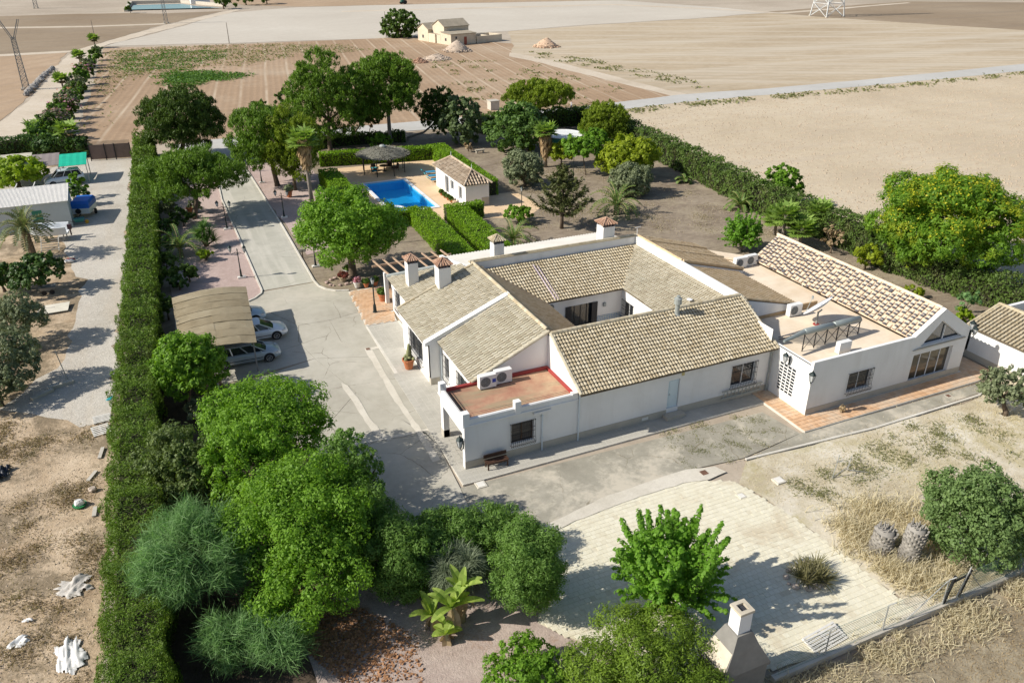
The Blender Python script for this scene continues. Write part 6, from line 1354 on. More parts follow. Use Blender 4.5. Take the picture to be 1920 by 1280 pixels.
for (px, py), lab in zip(((803, 327), (809, 334), (814, 341)), ('farthest of the three blue loungers by the pool house', 'middle one of the three blue loungers by the pool house', 'nearest of the three blue loungers by the pool house')):
    q = g(px, py); lounger(q.x, q.y, 1.5, lab)
# pool house
ph = thing('pool_house', 'small white pool house with a tiled hipped roof', 'pool house', (32, 86, 0)); HX0, HX1, HY0, HY1, HZ = 30.6, 33.4, 80.2, 90.0, 2.55
wall((HX0, HY1, 0), -Y_, -X_, HY1-HY0, HZ, [(3.2, 4.4, .05, 2.1), (5.0, 6.1, .9, 2.0), (7.6, 8.7, .5, 2.0)], parent=ph)
for a, b, c_, d_ in ((3.2, 4.4, .05, 2.1), (5.0, 6.1, .9, 2.0), (7.6, 8.7, .5, 2.0)): window((HX0, HY1, 0), -Y_, -X_, a, b, c_, d_, parent=ph)
wall((HX0, HY0, 0), X_, -Y_, HX1-HX0, HZ, parent=ph); wall((HX1, HY0, 0), Y_, X_, HY1-HY0, HZ, parent=ph); wall((HX1, HY1, 0), -X_, Y_, HX1-HX0, HZ, parent=ph)
mb = MB(); mb.box(HX0+1.9, HY0-.02, 0, HX1, HY0-.003, .95); mb.build('plinth', m_plinth, ph)
e = .3; zc = 3.75; xm = (HX0+HX1)/2; ra, rb = (xm, HY0+1.6, zc), (xm, HY1-1.6, zc); A_, B_, C2, D_ = (HX0-e, HY0-e, HZ), (HX1+e, HY0-e, HZ), (HX1+e, HY1+e, HZ), (HX0-e, HY1+e, HZ)
m_tile_old = pieces('tile_old', [(0.1, (.20, .155, .115)), (0.4, (.42, .325, .235)), (0.95, (.60, .50, .385))], .9, 1.2)
mb = MB(); mb.face([A_, ra, rb, D_]); mb.face([A_, B_, ra]); mb.face([B_, C2, rb, ra]); mb.face([C2, D_, rb]); r = mb.build('roof', m_pan, ph)
hl = HY1-HY0+2*e; sl_ = math.hypot(xm-HX0+e, zc-HZ)
tiles(r, D_, A_, (HX0-e+(xm-HX0+e), D_[1], zc), m_tile_old, pitch=.34, row=.42, fill=.64, lift=.06, stag=.05, ends=m_tile_end, clip=lambda x, y: x > 1.9*y/sl_ and hl-x > 1.9*y/sl_)
hw = HX1-HX0+2*e; s2 = math.hypot(1.9, zc-HZ)
tiles(r, A_, B_, (A_[0], HY0+1.6, zc), m_tile_old, pitch=.34, row=.42, fill=.64, lift=.06, ends=m_tile_end, clip=lambda x, y: x > hw/2*y/s2 and hw-x > hw/2*y/s2)
for a, b in ((A_, ra), (B_, ra), (ra, rb), (D_, rb)): ridge_row(r, (a[0], a[1], a[2]+.05), (b[0], b[1], b[2]+.06), m_tile_old, .12)
for y in (ra[1], rb[1]): mb = MB(); mb.tube([(xm, y, zc), (xm, y, zc+.65)], [.05, .015], 6); mb.build('finial', m_frame, ph)
# round tank
q = g(1056, 252, 1.2); t = thing('round_tank', 'round green above-ground tank with a white cover behind the shaggy palm', 'tank', (q.x, q.y, 0)); mb = MB(); mb.lathe([(2.9, 0), (2.9, 1.2)], (q.x, q.y, 0), 32); mb.build('wall', plain('tank_green', (.05, .20, .14), .5), t); mb = MB(); mb.lathe([(3.0, 1.2), (3.0, 1.3), (2.85, 1.32), (2.6, 1.25)], (q.x, q.y, 0), 32); mb.build('cover', m_frame, t)
# ================================================================== LAMPS
m_lglass = plain('lantern_glass', (.50, .52, .52), .25, var=.05); m_lamp = plain('lamp_green_black', (.022, .035, .035), .45, .3, .2)
def lantern(parent, x, y, z, s=1.0):
    mb = MB(); mb.lathe([(.05*s, z), (.09*s, z+.03*s), (.09*s, z+.05*s)], (x, y, 0), 6); mb.lathe([(.17*s, z+.40*s), (.185*s, z+.42*s), (.11*s, z+.52*s), (.05*s, z+.56*s), (.02*s, z+.64*s)], (x, y, 0), 6)
    for k in range(6): a = k*math.pi/3; mb.tube([(x+.09*s*math.cos(a), y+.09*s*math.sin(a), z+.05*s), (x+.165*s*math.cos(a), y+.165*s*math.sin(a), z+.40*s)], .009*s, 4, False)
    l = mb.build('lantern', m_lamp, parent); mb = MB(); mb.lathe([(.08*s, z+.05*s), (.155*s, z+.395*s)], (x, y, 0), 6); mb.build('glazing', m_lglass, l)
def lamp3(px, label, H=2.55, two=True):
    q = g(*px); t = thing('garden_lamp', label, 'lamp post', q, group='lamp posts along the drive'); x, y = q.x, q.y
    mb = MB(); mb.box(x-.32, y-.18, 0, x+.36, y+.18, .14); mb.build('footing', m_whiteslab, t)
    mb = MB(); mb.lathe([(.12, .14), (.12, .2), (.09, .26), (.075, .75), (.05, .85), (.04, H-.35), (.06, H-.3), (.04, H-.2), (.035, H), (.06, H+.05), (.015, H+.22)], (x, y, 0), 10); mb.build('pole', m_lamp, t)
    mb = MB(); u = (_ca, -_sa)
    for sg in (-1, 1):
        pts = [(x+u[0]*sg*d, y+u[1]*sg*d, H-.18+dz) for d, dz in ((0, 0), (.18, .04), (.36, -.06), (.52, -.1), (.62, -.02), (.62, .08))]; mb.tube(pts, .022, 6)
        mb.tube([(x+u[0]*sg*(.18+.09*math.cos(a)), y+u[1]*sg*(.18+.09*math.cos(a)), H-.25+.09*math.sin(a)) for a in np.linspace(0, 5.5, 9)], .014, 5)
    mb.build('bracket', m_lamp, t)
    for sg in (-1, 1): lantern(t, x+u[0]*sg*.62, y+u[1]*sg*.62, H-.12, 1.0)
for px, lab in (((453, 521), 'twin-lantern lamp post on the gravel just above the carport'), ((426, 430), 'twin-lantern lamp post under the round-headed pine, left of the drive'), ((533, 408), 'twin-lantern lamp post right of the drive near the big terracotta pot'), ((491, 343), 'farthest lamp post, right of the drive by the gate'), ((592, 500), 'lamp post half hidden by the big plane tree')): lamp3(px, lab)
q = g(703.5, 587); t = thing('garden_lamp', 'single black lamp post on the orange porch floor beside the villa', 'lamp post', q); mb = MB(); x, y = q.x, q.y
mb.lathe([(.2, 0), (.2, .1), (.15, .18), (.12, .7), (.06, .85), (.05, 2.3), (.07, 2.35), (.05, 2.5)], (x, y, 0), 10); mb.build('pole', m_lamp, t); lantern(t, x, y, 2.5, 1.05)
q = g(978, 396); t = thing('garden_lamp', 'slim black lamp post on the pale terrace beside the pool house', 'lamp post', q); mb = MB(); mb.lathe([(.1, 0), (.05, .3), (.04, 2.2)], (q.x, q.y, 0), 8); mb.build('pole', m_lamp, t); lantern(t, q.x, q.y, 2.2, .9)
for px, h, lab in (((1075, 328), 2.2, 'slim garden post with a pale head near the lime tree'), ((967, 263), 2.4, 'thin post with a small light by the pepper tree')):
    q = g(*px); t = thing('garden_lamp', lab, 'lamp post', q); mb = MB(); mb.lathe([(.05, 0), (.035, h)], (q.x, q.y, 0), 6); mb.build('pole', m_lamp, t); mb = MB(); mb.lathe([(.09, h), (.12, h+.2), (.02, h+.3)], (q.x, q.y, 0), 8); mb.build('lantern', m_lglass, t)
def wall_lantern(p, out, label, s=1.25):
    p = Vector(p); out = Vector(out); t = thing('wall_lantern', label, 'wall lantern', p); mb = MB(); mb.beam(p+Vector((0, 0, -.28)), p+Vector((0, 0, .28)), .10, .05); mb.tube([p+Vector((0, 0, -.2)), p+out*.22+Vector((0, 0, -.26)), p+out*.36+Vector((0, 0, -.1)), p+out*.36], .022, 6); mb.tube([p+Vector((0, 0, .15)), p+out*.2+Vector((0, 0, .05)), p+out*.34+Vector((0, 0, -.12))], .015, 5); mb.build('bracket', m_lamp, t); c = p+out*.36; lantern(t, c.x, c.y, c.z, s)
wall_lantern((12.78, 34.9, 1.65), (-.8, -.6, 0), 'black lantern on the front corner of the villa by the porch opening'); wall_lantern((34.26, 33.2, 3.02), (-1, 0, 0), 'black lantern above the openwork screen on the east wing', 1.1); wall_lantern((34.27, 31.2, 2.7), (-.7, -.7, 0), 'black lantern on the corner of the east wing'); wall_lantern((50.55, 32.7, 2.25), (-.9, -.3, 0), 'black lantern on the near corner of the annex wall'); wall_lantern((48.0, 31.2, 3.0), (.7, -.5, 0), 'dark lantern under the right eave of the glazed gable', 1.0)
# ================================================================== ON THE ROOFS
m_acfan = plain('fan_grille', (.16, .165, .17), .6); m_acw = plain('unit_white', (.74, .74, .72), .5, var=.05); m_blue_l = plain('label_blue', (.03, .07, .40), .5)
def ac(x, y, z, rz, label, blue=False, sc_=1.0):
    t = thing('air_conditioner', label, 'air conditioner', (x, y, z), rz, 'air conditioner units on the roofs', local=True); s = sc_; W, Dp, H = .46*s, .17*s, .36*s
    mb = MB(); mb.box(-W, -Dp, .06, W, Dp, .06+2*H); mb.build('casing', m_acw, t)
    mb = MB(); cx = -W*.28; R = H*.78
    ring = [(cx+R*math.cos(a), -Dp-.006, .06+H+R*math.sin(a)) for a in np.linspace(0, 2*math.pi, 20, endpoint=False)]; mb.slab(ring, (0, .004, 0)); f = mb.build('fan', m_acfan, t)
    mb = MB()
    for k in range(4): mb.tube([(cx+R*(k+1)/4.2*math.cos(a), -Dp-.012, .06+H+R*(k+1)/4.2*math.sin(a)) for a in np.linspace(0, 2*math.pi, 14)], .006, 4, False)
    for k in range(4): a = k*math.pi/4; mb.beam((cx-R*math.cos(a), -Dp-.012, .06+H-R*math.sin(a)), (cx+R*math.cos(a), -Dp-.012, .06+H+R*math.sin(a)), .012, .008)
    mb.build('guard', m_zinc, f)
    mb = MB()
    for sx in (-W*.7, W*.7): mb.box(sx-.04, -Dp, 0, sx+.04, Dp, .06)
    mb.build('foot', m_dark, t)
    if blue: mb = MB(); mb.box(W*.52, -Dp-.008, .06+H*.75, W*.95, -Dp-.002, .06+H*1.35); mb.build('sticker', m_blue_l, t)
q = g(916, 729, 3.08); ac(q.x, q.y+.25, 3.06, 0, 'white outdoor unit with a blue sticker on the red roof, left of the pair', True, 1.15)
q = g(944, 719, 3.08); ac(q.x+.05, q.y+.22, 3.06, 0, 'white outdoor unit on the red roof, right of the pair', False, 1.15)
ac(38.65, 37.85, 3.36, 0, 'white outdoor unit against the white wall beside the solar rack', False, 1.15)
q = g(1386, 502, 3.36); ac(q.x, q.y, 3.36, 0, 'white outdoor unit at the far end of the roof terrace, left of the pair', False, 1.15)
q = g(1406, 497, 3.36); ac(q.x, q.y, 3.36, 0, 'white outdoor unit at the far end of the roof terrace touching the gable tiles', False, 1.15)
q = g(1588, 662, 3.36); ac(q.x-.2, q.y+.2, 3.36, math.pi, 'white outdoor unit by the front parapet seen from behind', False, 1.05)
ac(24.5, 47.25, 2.35, 0, 'white outdoor unit hung on the courtyard wall beside the dark door', False, 1.0)
# satellite dish
q = g(1530, 608, 3.36); t = thing('satellite_dish', 'big white satellite dish tilted to the sky on the roof terrace', 'satellite dish', (q.x, q.y, 3.36)); x, y = q.x, q.y; mb = MB(); mb.lathe([(.22, 3.36), (.22, 3.40)], (x, y, 0), 12); mb.build('base', m_redkerb, t)
mb = MB(); mb.tube([(x, y, 3.4), (x, y, 4.3)], .06, 8); mb.tube([(x, y, 4.25), (x+.25, y-.05, 4.45)], .05, 6); mb.build('mast', m_zinc, t)
dn = Vector((-.30, .62, .73)).normalized(); du = dn.cross(Vector((0, 0, 1))).normalized(); dw = du.cross(dn); cc = Vector((x+.15, y+.1, 4.52)); rings = []
for rr in (.02, .3, .6, .9, 1.1): rings.append([cc+du*rr*math.cos(a)+dw*rr*math.sin(a)+dn*(.22*(rr/1.1)**2) for a in np.linspace(0, 2*math.pi, 24, endpoint=False)])
rings2 = [[p-dn*.03 for p in r_] for r_ in reversed(rings)]; mb = MB(); mb.loft(rings+rings2); mb.build('reflector', m_frame, t, True)
mb = MB(); mb.tube([cc-dw*1.0+dn*.2, cc+dn*.85], .02, 5); mb.lathe([(.07, -.1), (.07, .1)], tuple(cc+dn*.85), 8); mb.build('receiver', m_zinc, t)
# solar water heater: slanting tubes under a long tank
t = thing('solar_heater', 'solar water heater with long grey tanks on a black raised frame on the roof terrace', 'solar heater', (39, 33.6, 3.36)); A0 = Vector((36.1, 33.4, 4.15)); A1 = Vector((41.6, 33.75, 4.55))
def px3(px, py, Y): x, z = onY(px, py, Y); return Vector((x, Y, z))
TA = px3(1508, 622, 33.5); TB = px3(1612, 597, 33.9); m_tank = plain('tank_grey', (.30, .335, .325), .45, .3, .08)
mid = TA.lerp(TB, .5)
for a, b in ((TA, TA.lerp(TB, .50)), (TA.lerp(TB, .52), TB)): mb = MB(); mb.tube([a, a.lerp(b, .02), a.lerp(b, .98), b], [.16, .21, .21, .16], 14); mb.build('tank', m_tank, t, True)
low = [px3(1468, 639, 33.1), None]; wv = (TA-px3(1470, 640, 33.2))
mb = MB(); n = 34; foot0 = px3(1470, 640, 33.2); foot1 = foot0+(TB-TA)
for i in range(n):
    a = TA.lerp(TB, (i+.5)/n); b = Vector((a.x-1.3, a.y+.15, 3.55)) if False else Vector((a.x-.25, a.y+1.9, 3.5)); mb.tube([a, b], .03, 6)
mb.build('collector_tubes', glass('tube_glass', (.025, .03, .045), .15), t)
mb = MB(); mb.tube([TA, foot0], [.17, .09], 10); mb.build('pipe_lagging', m_tank, t)
mb = MB(); P = [TA.lerp(TB, k/5) for k in range(6)]
for p in P: mb.beam((p.x, p.y-.1, 3.36), (p.x, p.y-.1, p.z-.12), .05, .05); mb.beam((p.x-.2, p.y+1.85, 3.36), (p.x, p.y, p.z-.15), .04, .04)
for a, b in zip(P[:-1], P[1:]): mb.beam((a.x, a.y-.1, 3.45), (b.x, b.y-.1, b.z-.2), .025, .025); mb.beam((a.x, a.y-.1, a.z-.2), (b.x, b.y-.1, 3.45), .025, .025)
mb.beam(P[0]+Vector((0, 0, -.2)), P[-1]+Vector((0, 0, -.2)), .05, .05); mb.build('stand', m_dark, t)
# ================================================================== AT THE WALLS
m_bench = plain('bench_wood', (.085, .045, .03), .6, var=.3)
q = g(908, 880); t = thing('garden_bench', 'dark wooden slatted bench against the front wall', 'bench', (14.5, 34.3, .08)); 
for i in range(4): mb = MB(); mb.box(13.85, 34.05+i*.12, .5, 15.2, 34.14+i*.12, .54); mb.build('slat', m_bench, t)
for x in (13.9, 15.08):
    for y in (34.06, 34.46): mb = MB(); mb.box(x, y, .08, x+.07, y+.06, .5); mb.build('leg', m_bench, t)
mb = MB(); mb.box(13.9, 34.08, .40, 15.15, 34.12, .5); mb.box(13.9, 34.46, .40, 15.15, 34.5, .5); mb.build('rail', m_bench, t)
mb = MB(); mb.box(13.82, 34.5, .62, 15.22, 34.55, .84); mb.build('backrest', m_bench, t)
t = thing('ladder', 'aluminium ladder hung sideways along the foot of the front wall', 'ladder', (32.2, 34.6, .2)); x0, x1 = onY(1352, 752, 34.6)[0], onY(1427, 730, 34.6)[0]
for z in (.35, .85): mb = MB(); mb.box(x0, 34.56, z, x1, 34.62, z+.08); mb.build('rail', m_zinc, t)
for i in range(11): x = x0+.15+i*(x1-x0-.3)/10; mb = MB(); mb.box(x-.02, 34.57, .43, x+.02, 34.61, .85); mb.build('rung', m_zinc, t)
m_terracotta = plain('terracotta', (.47, .17, .075), .8, var=.15); m_soilpot = plain('potting_soil', (.08, .06, .045), .95)
def pot(px, r, h, name, label, m=m_terracotta, plantmat=None, ph=.5, world=None, group=None, z=0.08):
    q = Vector(world) if world else g(px[0], px[1]); t = thing(name, label, 'pot', (q.x, q.y, z), group=group); mb = MB(); mb.lathe([(r*.62, 0), (r*.92, h*.82), (r*1.08, h*.84), (r*1.08, h), (r*.92, h), (r*.86, h*.86)], (q.x, q.y, z), 16); mb.build('bowl', m, t, False); mb = MB(); mb.lathe([(r*.88, h*.86), (r*.88, h*.9)], (q.x, q.y, z), 14); mb.build('soil', m_soilpot, t)
    if plantmat:
        p = thing('potted_plant', label.replace('pot', 'plant').replace('jar', 'plant') if False else 'plant growing in the ' + label, 'plant', (q.x, q.y, z+h)); s = autosize((q.x, q.y, 1), .06, .003)
        P, N = crown_points([(q.x, q.y, z+h+ph*.5, r*1.0, r*1.0, ph*.55)], 260, (r*.4, 14)); fastmesh('foliage', rhombs(P, N, s*1.3, .6), 4, plantmat, p)
    return q, t
q, t = pot((767, 692), .42, .75, 'terracotta_pot', 'large terracotta pot with a cactus by the front windows', z=.09)
p = thing('potted_cactus', 'tall pale-green columnar cactus in the large terracotta pot by the front windows', 'cactus', (q.x, q.y, .8)); mb = MB()
mb.tube([(q.x, q.y, .7), (q.x+.04, q.y+.05, 1.3), (q.x+.12, q.y+.12, 1.9)], [.13, .15, .08], 9); mb.tube([(q.x+.02, q.y, .8), (q.x+.2, q.y+.15, 1.15), (q.x+.22, q.y+.2, 1.7)], [.09, .11, .07], 8)
for i in range(9): mb.blob((q.x+rnd.uniform(-.3, .3), q.y+rnd.uniform(-.3, .3), .85+rnd.uniform(0, .15)), (.13, .13, .12), 8, 5, .1)
mb.build('stem', plain('cactus_green', (.24, .25, .12), .8, var=.3), p, True)
pot((718, 566), .36, .68, 'terracotta_pot', 'fat terracotta pot beside the single porch lamp post', plantmat=L_dark, ph=.4)
pot((670, 540), .3, .5, 'white_pot', 'white pot at the corner of the orange porch floor', m_whiteslab, L_pinkfl, .4)
pot((687, 540), .25, .42, 'terracotta_pot', 'small terracotta pot next to the white pot on the porch edge', plantmat=L_dark, ph=.3); pot((704, 537), .27, .45, 'terracotta_pot', 'terracotta pot behind the single porch lamp post', plantmat=L_dark, ph=.3)
pot((652, 516), .32, .5, 'white_pot', 'white urn at the trunk of the big plane tree', m_whiteslab, L_dark, .3); pot((644, 527), .42, .4, 'stone_bowl', 'pale stone bowl among red plants under the plane tree', plain('sandstone', (.44, .36, .24), .85), leaf('leaf_red', (.12, .03, .03), (.25, .08, .06), .3), .3)
pot((543, 370), .42, .75, 'terracotta_pot', 'big terracotta pot on the pink gravel right of the drive', plantmat=L_olive, ph=.6); pot((357, 400), .35, .6, 'terracotta_pot', 'orange pot beside the trunk of the round-headed pine')
for px, lab in (((834, 372), 'clay pot by the pool house door'), ((840, 376), 'larger clay pot between door and window of the pool house'), ((846, 380), 'clay pot under the pool house window'), ((828, 367), 'dark pot stand by the pool house door')): pot(px, .2, .32, 'clay_pot', lab, plantmat=L_flower if '(larger' in lab else L_dark, ph=.25)
# stones round plants
def stones(px, n, R, label, m, r=(.10, .22), sq=.7):
    q = g(*px); 
    for i in range(n):
        a = 2*math.pi*i/n+rnd.uniform(-.2, .2); x, y = q.x+R*math.cos(a), q.y+R*sq*math.sin(a); s = rnd.uniform(*r); o = None
        mb = MB(); mb.blob((x, y, s*.4), (s, s*rnd.uniform(.7, 1), s*.65), 7, 5, .18); o = mb.build('stone', m); tag(o, label, 'stone', 'stones '+('round the agave' if 'agave' in label else 'round the red plants'))
m_stone = plain('field_stone', (.44, .37, .31), .9, var=.2)
stones((1512, 1082), 12, 1.05, 'pale stone in the ring around the agave on the patio', m_stone); stones((640, 528), 16, 1.25, 'stone in the ring around the red plants under the plane tree', plain('pink_stone', (.42, .31, .27), .9, var=.2))
# ================================================================== CARPORT AND CARS
m_reed = plain('reed', (.36, .305, .205), .95, var=.2, scale=2.5, bump=.7, fine=20); m_steel = plain('steel', (.30, .31, .31), .5, .5)
def reedmat():
    m, nt, out = _nt('reed_mat'); b = nt.nodes.new('ShaderNodeBsdfPrincipled'); nt.links.new(b.outputs[0], out.inputs[0]); co = nt.nodes.new('ShaderNodeTexCoord').outputs['Object']
    n1 = _noise(nt, _rot(nt, co, 0, (1.2, 30, 30)), 1.0, 4, .7); n2 = _noise(nt, co, .8, 6); n3 = _noise(nt, _rot(nt, co, 0, (6, 50, 6)), 1.0, 3)
    f = _math(nt, 'ADD', _math(nt, 'MULTIPLY', n1, .5), _math(nt, 'ADD', _math(nt, 'MULTIPLY', n2, .35), _math(nt, 'MULTIPLY', _islandrand(nt), .10))); c = _ramp(nt, f, [(.3, (.19, .15, .09)), (.55, (.33, .28, .19)), (.8, (.45, .405, .31))])
    nt.links.new(c, b.inputs['Base Color']); b.inputs['Roughness'].default_value = .9; b.inputs['Specular IOR Level'].default_value = .1; nt.links.new(_bump(nt, _math(nt, 'ADD', n1, n3), .7, .03), b.inputs['Normal']); return m
m_reedmat = reedmat()
cpt = thing('carport', 'arched carport roofed with reed mats over three parked cars', 'carport', (1.8, 56, 0)); CX0, CX1, CY0, CY1 = -.78, 4.45, 51.1, 61.4
def arch(x): u = (x-CX0)/(CX1-CX0); return 2.32+.28*max(0, math.sin(math.pi*u))**.9
def skew(x, y): return x+(x-CX0)/(CX1-CX0)*((y-CY0)/(CY1-CY0)*.68-.42)
nb = 8
for i in range(nb):
    for (xa, xb) in ((CX0, 1.75), (1.68, CX1)):
        y0 = CY0+(CY1-CY0)*i/nb-.04; y1 = CY0+(CY1-CY0)*(i+1)/nb+.05; mb = MB(); k = 5; dz = rnd.uniform(0, .03); P = []
        lift = .03
        for yy, zz in ((y0, dz+lift), (y1, dz)):
            P.append([(skew(xa+(xb-xa)*j/k, yy)+rnd.uniform(-.02, .02), yy+rnd.uniform(-.05, .05), arch(xa+(xb-xa)*j/k)+zz+rnd.uniform(-.012, .012)) for j in range(k+1)])
        top = P; bot = [[(x, y, z-.035) for x, y, z in r_] for r_ in P]
        mb.loft([top[0]+bot[0][::-1], top[1]+bot[1][::-1]]); mb.build('reed_mat', m_reedmat, cpt)
for x in (CX0+.25, CX1-.25):
    for j in range(4): y = CY0+.25+j*(CY1-CY0-.5)/3; mb = MB(); xx = skew(x, y); mb.beam((xx, y, 0), (xx, y, 2.28), .09, .09); mb.build('post', m_steel, cpt)
for j in range(4):
    y = CY0+.25+j*(CY1-CY0-.5)/3; mb = MB()
    xs = np.linspace(CX0+.1, CX1-.1, 9); mb.tube([(skew(x, y), y, arch(x)-.09) for x in xs], .035, 6); mb.build('rafter', m_steel, cpt)
def car(x, y, rz, label, cat, paint, L=4.6, W=1.78, H=1.44, estate=True, group=None, van=False):
    """nose along +x"""
    t = thing('parked_car' if not van else 'parked_van', label, cat, (x, y, .012), rz, group, local=True); hl = L/2; hw = W/2; m_p = paint
    # body: cross-sections along the length (x, bottom, waist height, half width)
    ST = [(-hl, .42, .72, .60), (-hl+.06, .30, .86, .80), (-hl+.45, .22, .92, .97), (-hl+1.2, .20, .93, 1.0), (0, .19, .91, 1.0), (hl-1.35, .20, .90, 1.0), (hl-.95, .20, .86, .99), (hl-.45, .22, .76, .94), (hl-.12, .26, .62, .80), (hl, .32, .50, .62)]
    if van: ST = [(-hl, .40, .95, .80), (-hl+.05, .28, 1.1, .96), (-hl+.5, .22, 1.12, 1), (0, .2, 1.10, 1), (hl-1.25, .2, 1.06, 1), (hl-.8, .2, 1.0, .98), (hl-.3, .24, .84, .9), (hl-.06, .28, .66, .78), (hl, .34, .55, .66)]
    R = []
    for sx, zb, zw, f in ST:
        w = hw*f; zm = zb+(zw-zb)*.55
        R.append([(sx, -w*.86, zb), (sx, -w*.985, zb+.1), (sx, -w, zm), (sx, -w*.965, zw-.06), (sx, -w*.88, zw), (sx, 0, zw+.035), (sx, w*.88, zw), (sx, w*.965, zw-.06), (sx, w, zm), (sx, w*.985, zb+.1), (sx, w*.86, zb)])
    mb = MB(); mb.loft(R); body = mb.build('body', m_p, t, True)
    # glasshouse
    zw = .90 if not van else 1.08
    xr0, xr1 = (-hl+.18, -hl+.50) if (estate or van) else (-hl+.75, -hl+1.55); xf0, xf1 = (hl-1.05, hl-1.95) if not van else (hl-.95, hl-1.65)
    a, b_ = hw*.86, hw*.68 if not van else hw*.78
    g0 = [(xr0, -a, zw), (xf0, -a*.96, zw-.02), (xf0+.12, 0, zw), (xf0, a*.96, zw-.02), (xr0, a, zw), (xr0-.05, 0, zw)]; g1 = [(xr1, -b_, H-.05), (xf1, -b_, H-.05), (xf1+.08, 0, H-.02), (xf1, b_, H-.05), (xr1, b_, H-.05), (xr1-.04, 0, H-.02)]
    mb = MB(); mb.loft([g0, g1]); mb.build('windows', m_glass, t)
    mb = MB(); mid = (xr1+xf1)/2; rp = [(xr1-.03, -b_*1.02, H-.05), (mid, -b_*1.04, H-.03), (xf1+.02, -b_*1.02, H-.05), (xf1+.10, 0, H-.01), (xf1+.02, b_*1.02, H-.05), (mid, b_*1.04, H-.03), (xr1-.03, b_*1.02, H-.05), (xr1-.07, 0, H-.01)]
    mb.slab(rp, (0, 0, .045)); mb.build('roof', m_p, t, False)
    mb = MB()
    for s in (-1, 1):
        for f in (0, .36, .66, 1.0):
            lo = Vector(g0[0]).lerp(Vector(g0[1]), f); hi = Vector(g1[0]).lerp(Vector(g1[1]), f); lo.y = s*abs(lo.y)*1.01; hi.y = s*abs(hi.y)*1.02
            mb.beam(lo, hi, .09 if f not in (0,) else .16, .05)
    mb.build('pillars', m_p, t)
    wx = (hl-.88, -hl+.82)
    for cx in wx:
        for s in (-1, 1):
            yo = s*(hw-.10); mb = MB(); k = 20; r_ = .325
            rings = [[(cx+rr*math.cos(q), yo+s*d, .325+rr*math.sin(q)) for q in np.linspace(0, 2*math.pi, k, endpoint=False)] for d, rr in ((-.1, r_*.93), (-.08, r_), (.09, r_), (.115, r_*.93), (.115, r_*.68), (.085, r_*.66))]
            mb.loft(rings); w = mb.build('wheel', plain('tyre', (.025, .025, .026), .9) if 'tyre' not in MATS else MATS['tyre'], t, False)
            mb = MB(); 
            for q in range(7): aa = q*2*math.pi/7; mb.beam((cx, yo+s*.10, .325), (cx+r_*.66*math.cos(aa), yo+s*.10, .325+r_*.66*math.sin(aa)), .055, .02)
            mb.tube([(cx+r_*.64*math.cos(q), yo+s*.105, .325+r_*.64*math.sin(q)) for q in np.linspace(0, 2*math.pi, 17)], .02, 4, False); mb.build('rim', plain('alloy', (.5, .5, .5), .35, .6) if 'alloy' not in MATS else MATS['alloy'], w)
            mb = MB(); mb.slab([(cx+.39*math.cos(q), s*(hw+.004), .325+.39*math.sin(q)) for q in np.linspace(-.25, math.pi+.25, 14)], (0, -s*.10, 0)); mb.build('wheel_arch', MATS['tyre'], t)
    for s in (-1, 1):
        mb = MB(); zf = .62 if not van else .70; mb.hexa([(hl-.42, s*hw*.62, zf-.06), (hl-.10, s*hw*.52, zf-.10), (hl-.16, s*hw*.80, zf-.08), (hl-.40, s*hw*.93, zf-.02), (hl-.46, s*hw*.62, zf+.12), (hl-.14, s*hw*.52, zf+.04), (hl-.20, s*hw*.79, zf+.05), (hl-.46, s*hw*.92, zf+.09)]); mb.build('headlight', m_lglass, t)
        mb = MB(); mb.blob((xf0-.35, s*(hw+.08), zw+.07), (.07, .10, .07), 8, 5); mb.build('mirror', m_p, t, True)
        mb = MB(); mb.box(-hl+1.1, s*(hw*1.0)-.004, .45, hl-1.3, s*(hw*1.0)+.012, .50); mb.build('side_strip', m_dark, t)
        for hxx in (-.55, .45): mb = MB(); mb.box(hxx-.08, s*hw*.97-.01, .76, hxx+.08, s*hw*.97+.02, .79); mb.build('handle', m_p, t)
    mb = MB(); mb.box(hl-.10, -hw*.4, .36, hl+.005, hw*.4, .47); mb.build('grille', m_dark, t)
    mb = MB(); mb.box(hl-.02, -.26, .37, hl+.015, .26, .47); mb.build('number_plate', m_frame, t)
    return t
def paint(name, c): return plain(name, c, .28, .15, .03, bump=0, spec=.5, coat=.5)
p_sil, p_wh, p_w2 = paint('paint_silver', (.36, .43, .48)), paint('paint_white', (.70, .75, .79)), paint('paint_pale', (.45, .58, .68))
car(3.34, 53.35, -.02, 'silver estate car nearest the camera under the carport', 'car', p_sil, 4.75, 1.8, 1.46, True)
car(4.42, 56.7, .0, 'white saloon in the middle of the carport with its bonnet in the sun', 'car', p_wh, 4.7, 1.82, 1.40, False)
car(3.55, 60.2, .0, 'pale car at the far end of the carport, only its nose showing', 'car', p_w2, 4.4, 1.76, 1.45, True)
q = g(118, 342); car(q.x+.35, q.y-1.0, math.pi+.12, 'white small van under the green awning in the neighbouring yard', 'van', p_wh, 4.4, 1.8, 1.78, True, van=True)
# wheelbarrow-like planter boat by the round tree
q = g(395, 730); t = thing('clay_planter', 'long yellowish clay planter half hidden under the round tree', 'planter', (q.x, q.y, .35)); mb = MB(); mb.loft([[(q.x+s*l, q.y+w*math.cos(a), .75+w*.8*math.sin(a)) for a in np.linspace(math.pi, 2*math.pi, 8)] for s, l, w in ((-1, .95, .12), (-1, .6, .34), (1, 0, .4), (1, .6, .34), (1, .95, .12))]); mb.build('trough', plain('clay_yellow', (.46, .31, .15), .8), t)
mb = MB(); mb.beam((q.x-.5, q.y-.2, .01), (q.x-.5, q.y+.1, .5), .08, .08); mb.beam((q.x+.5, q.y-.2, .01), (q.x+.5, q.y+.1, .5), .08, .08); mb.build('stand', m_whiteslab, t)
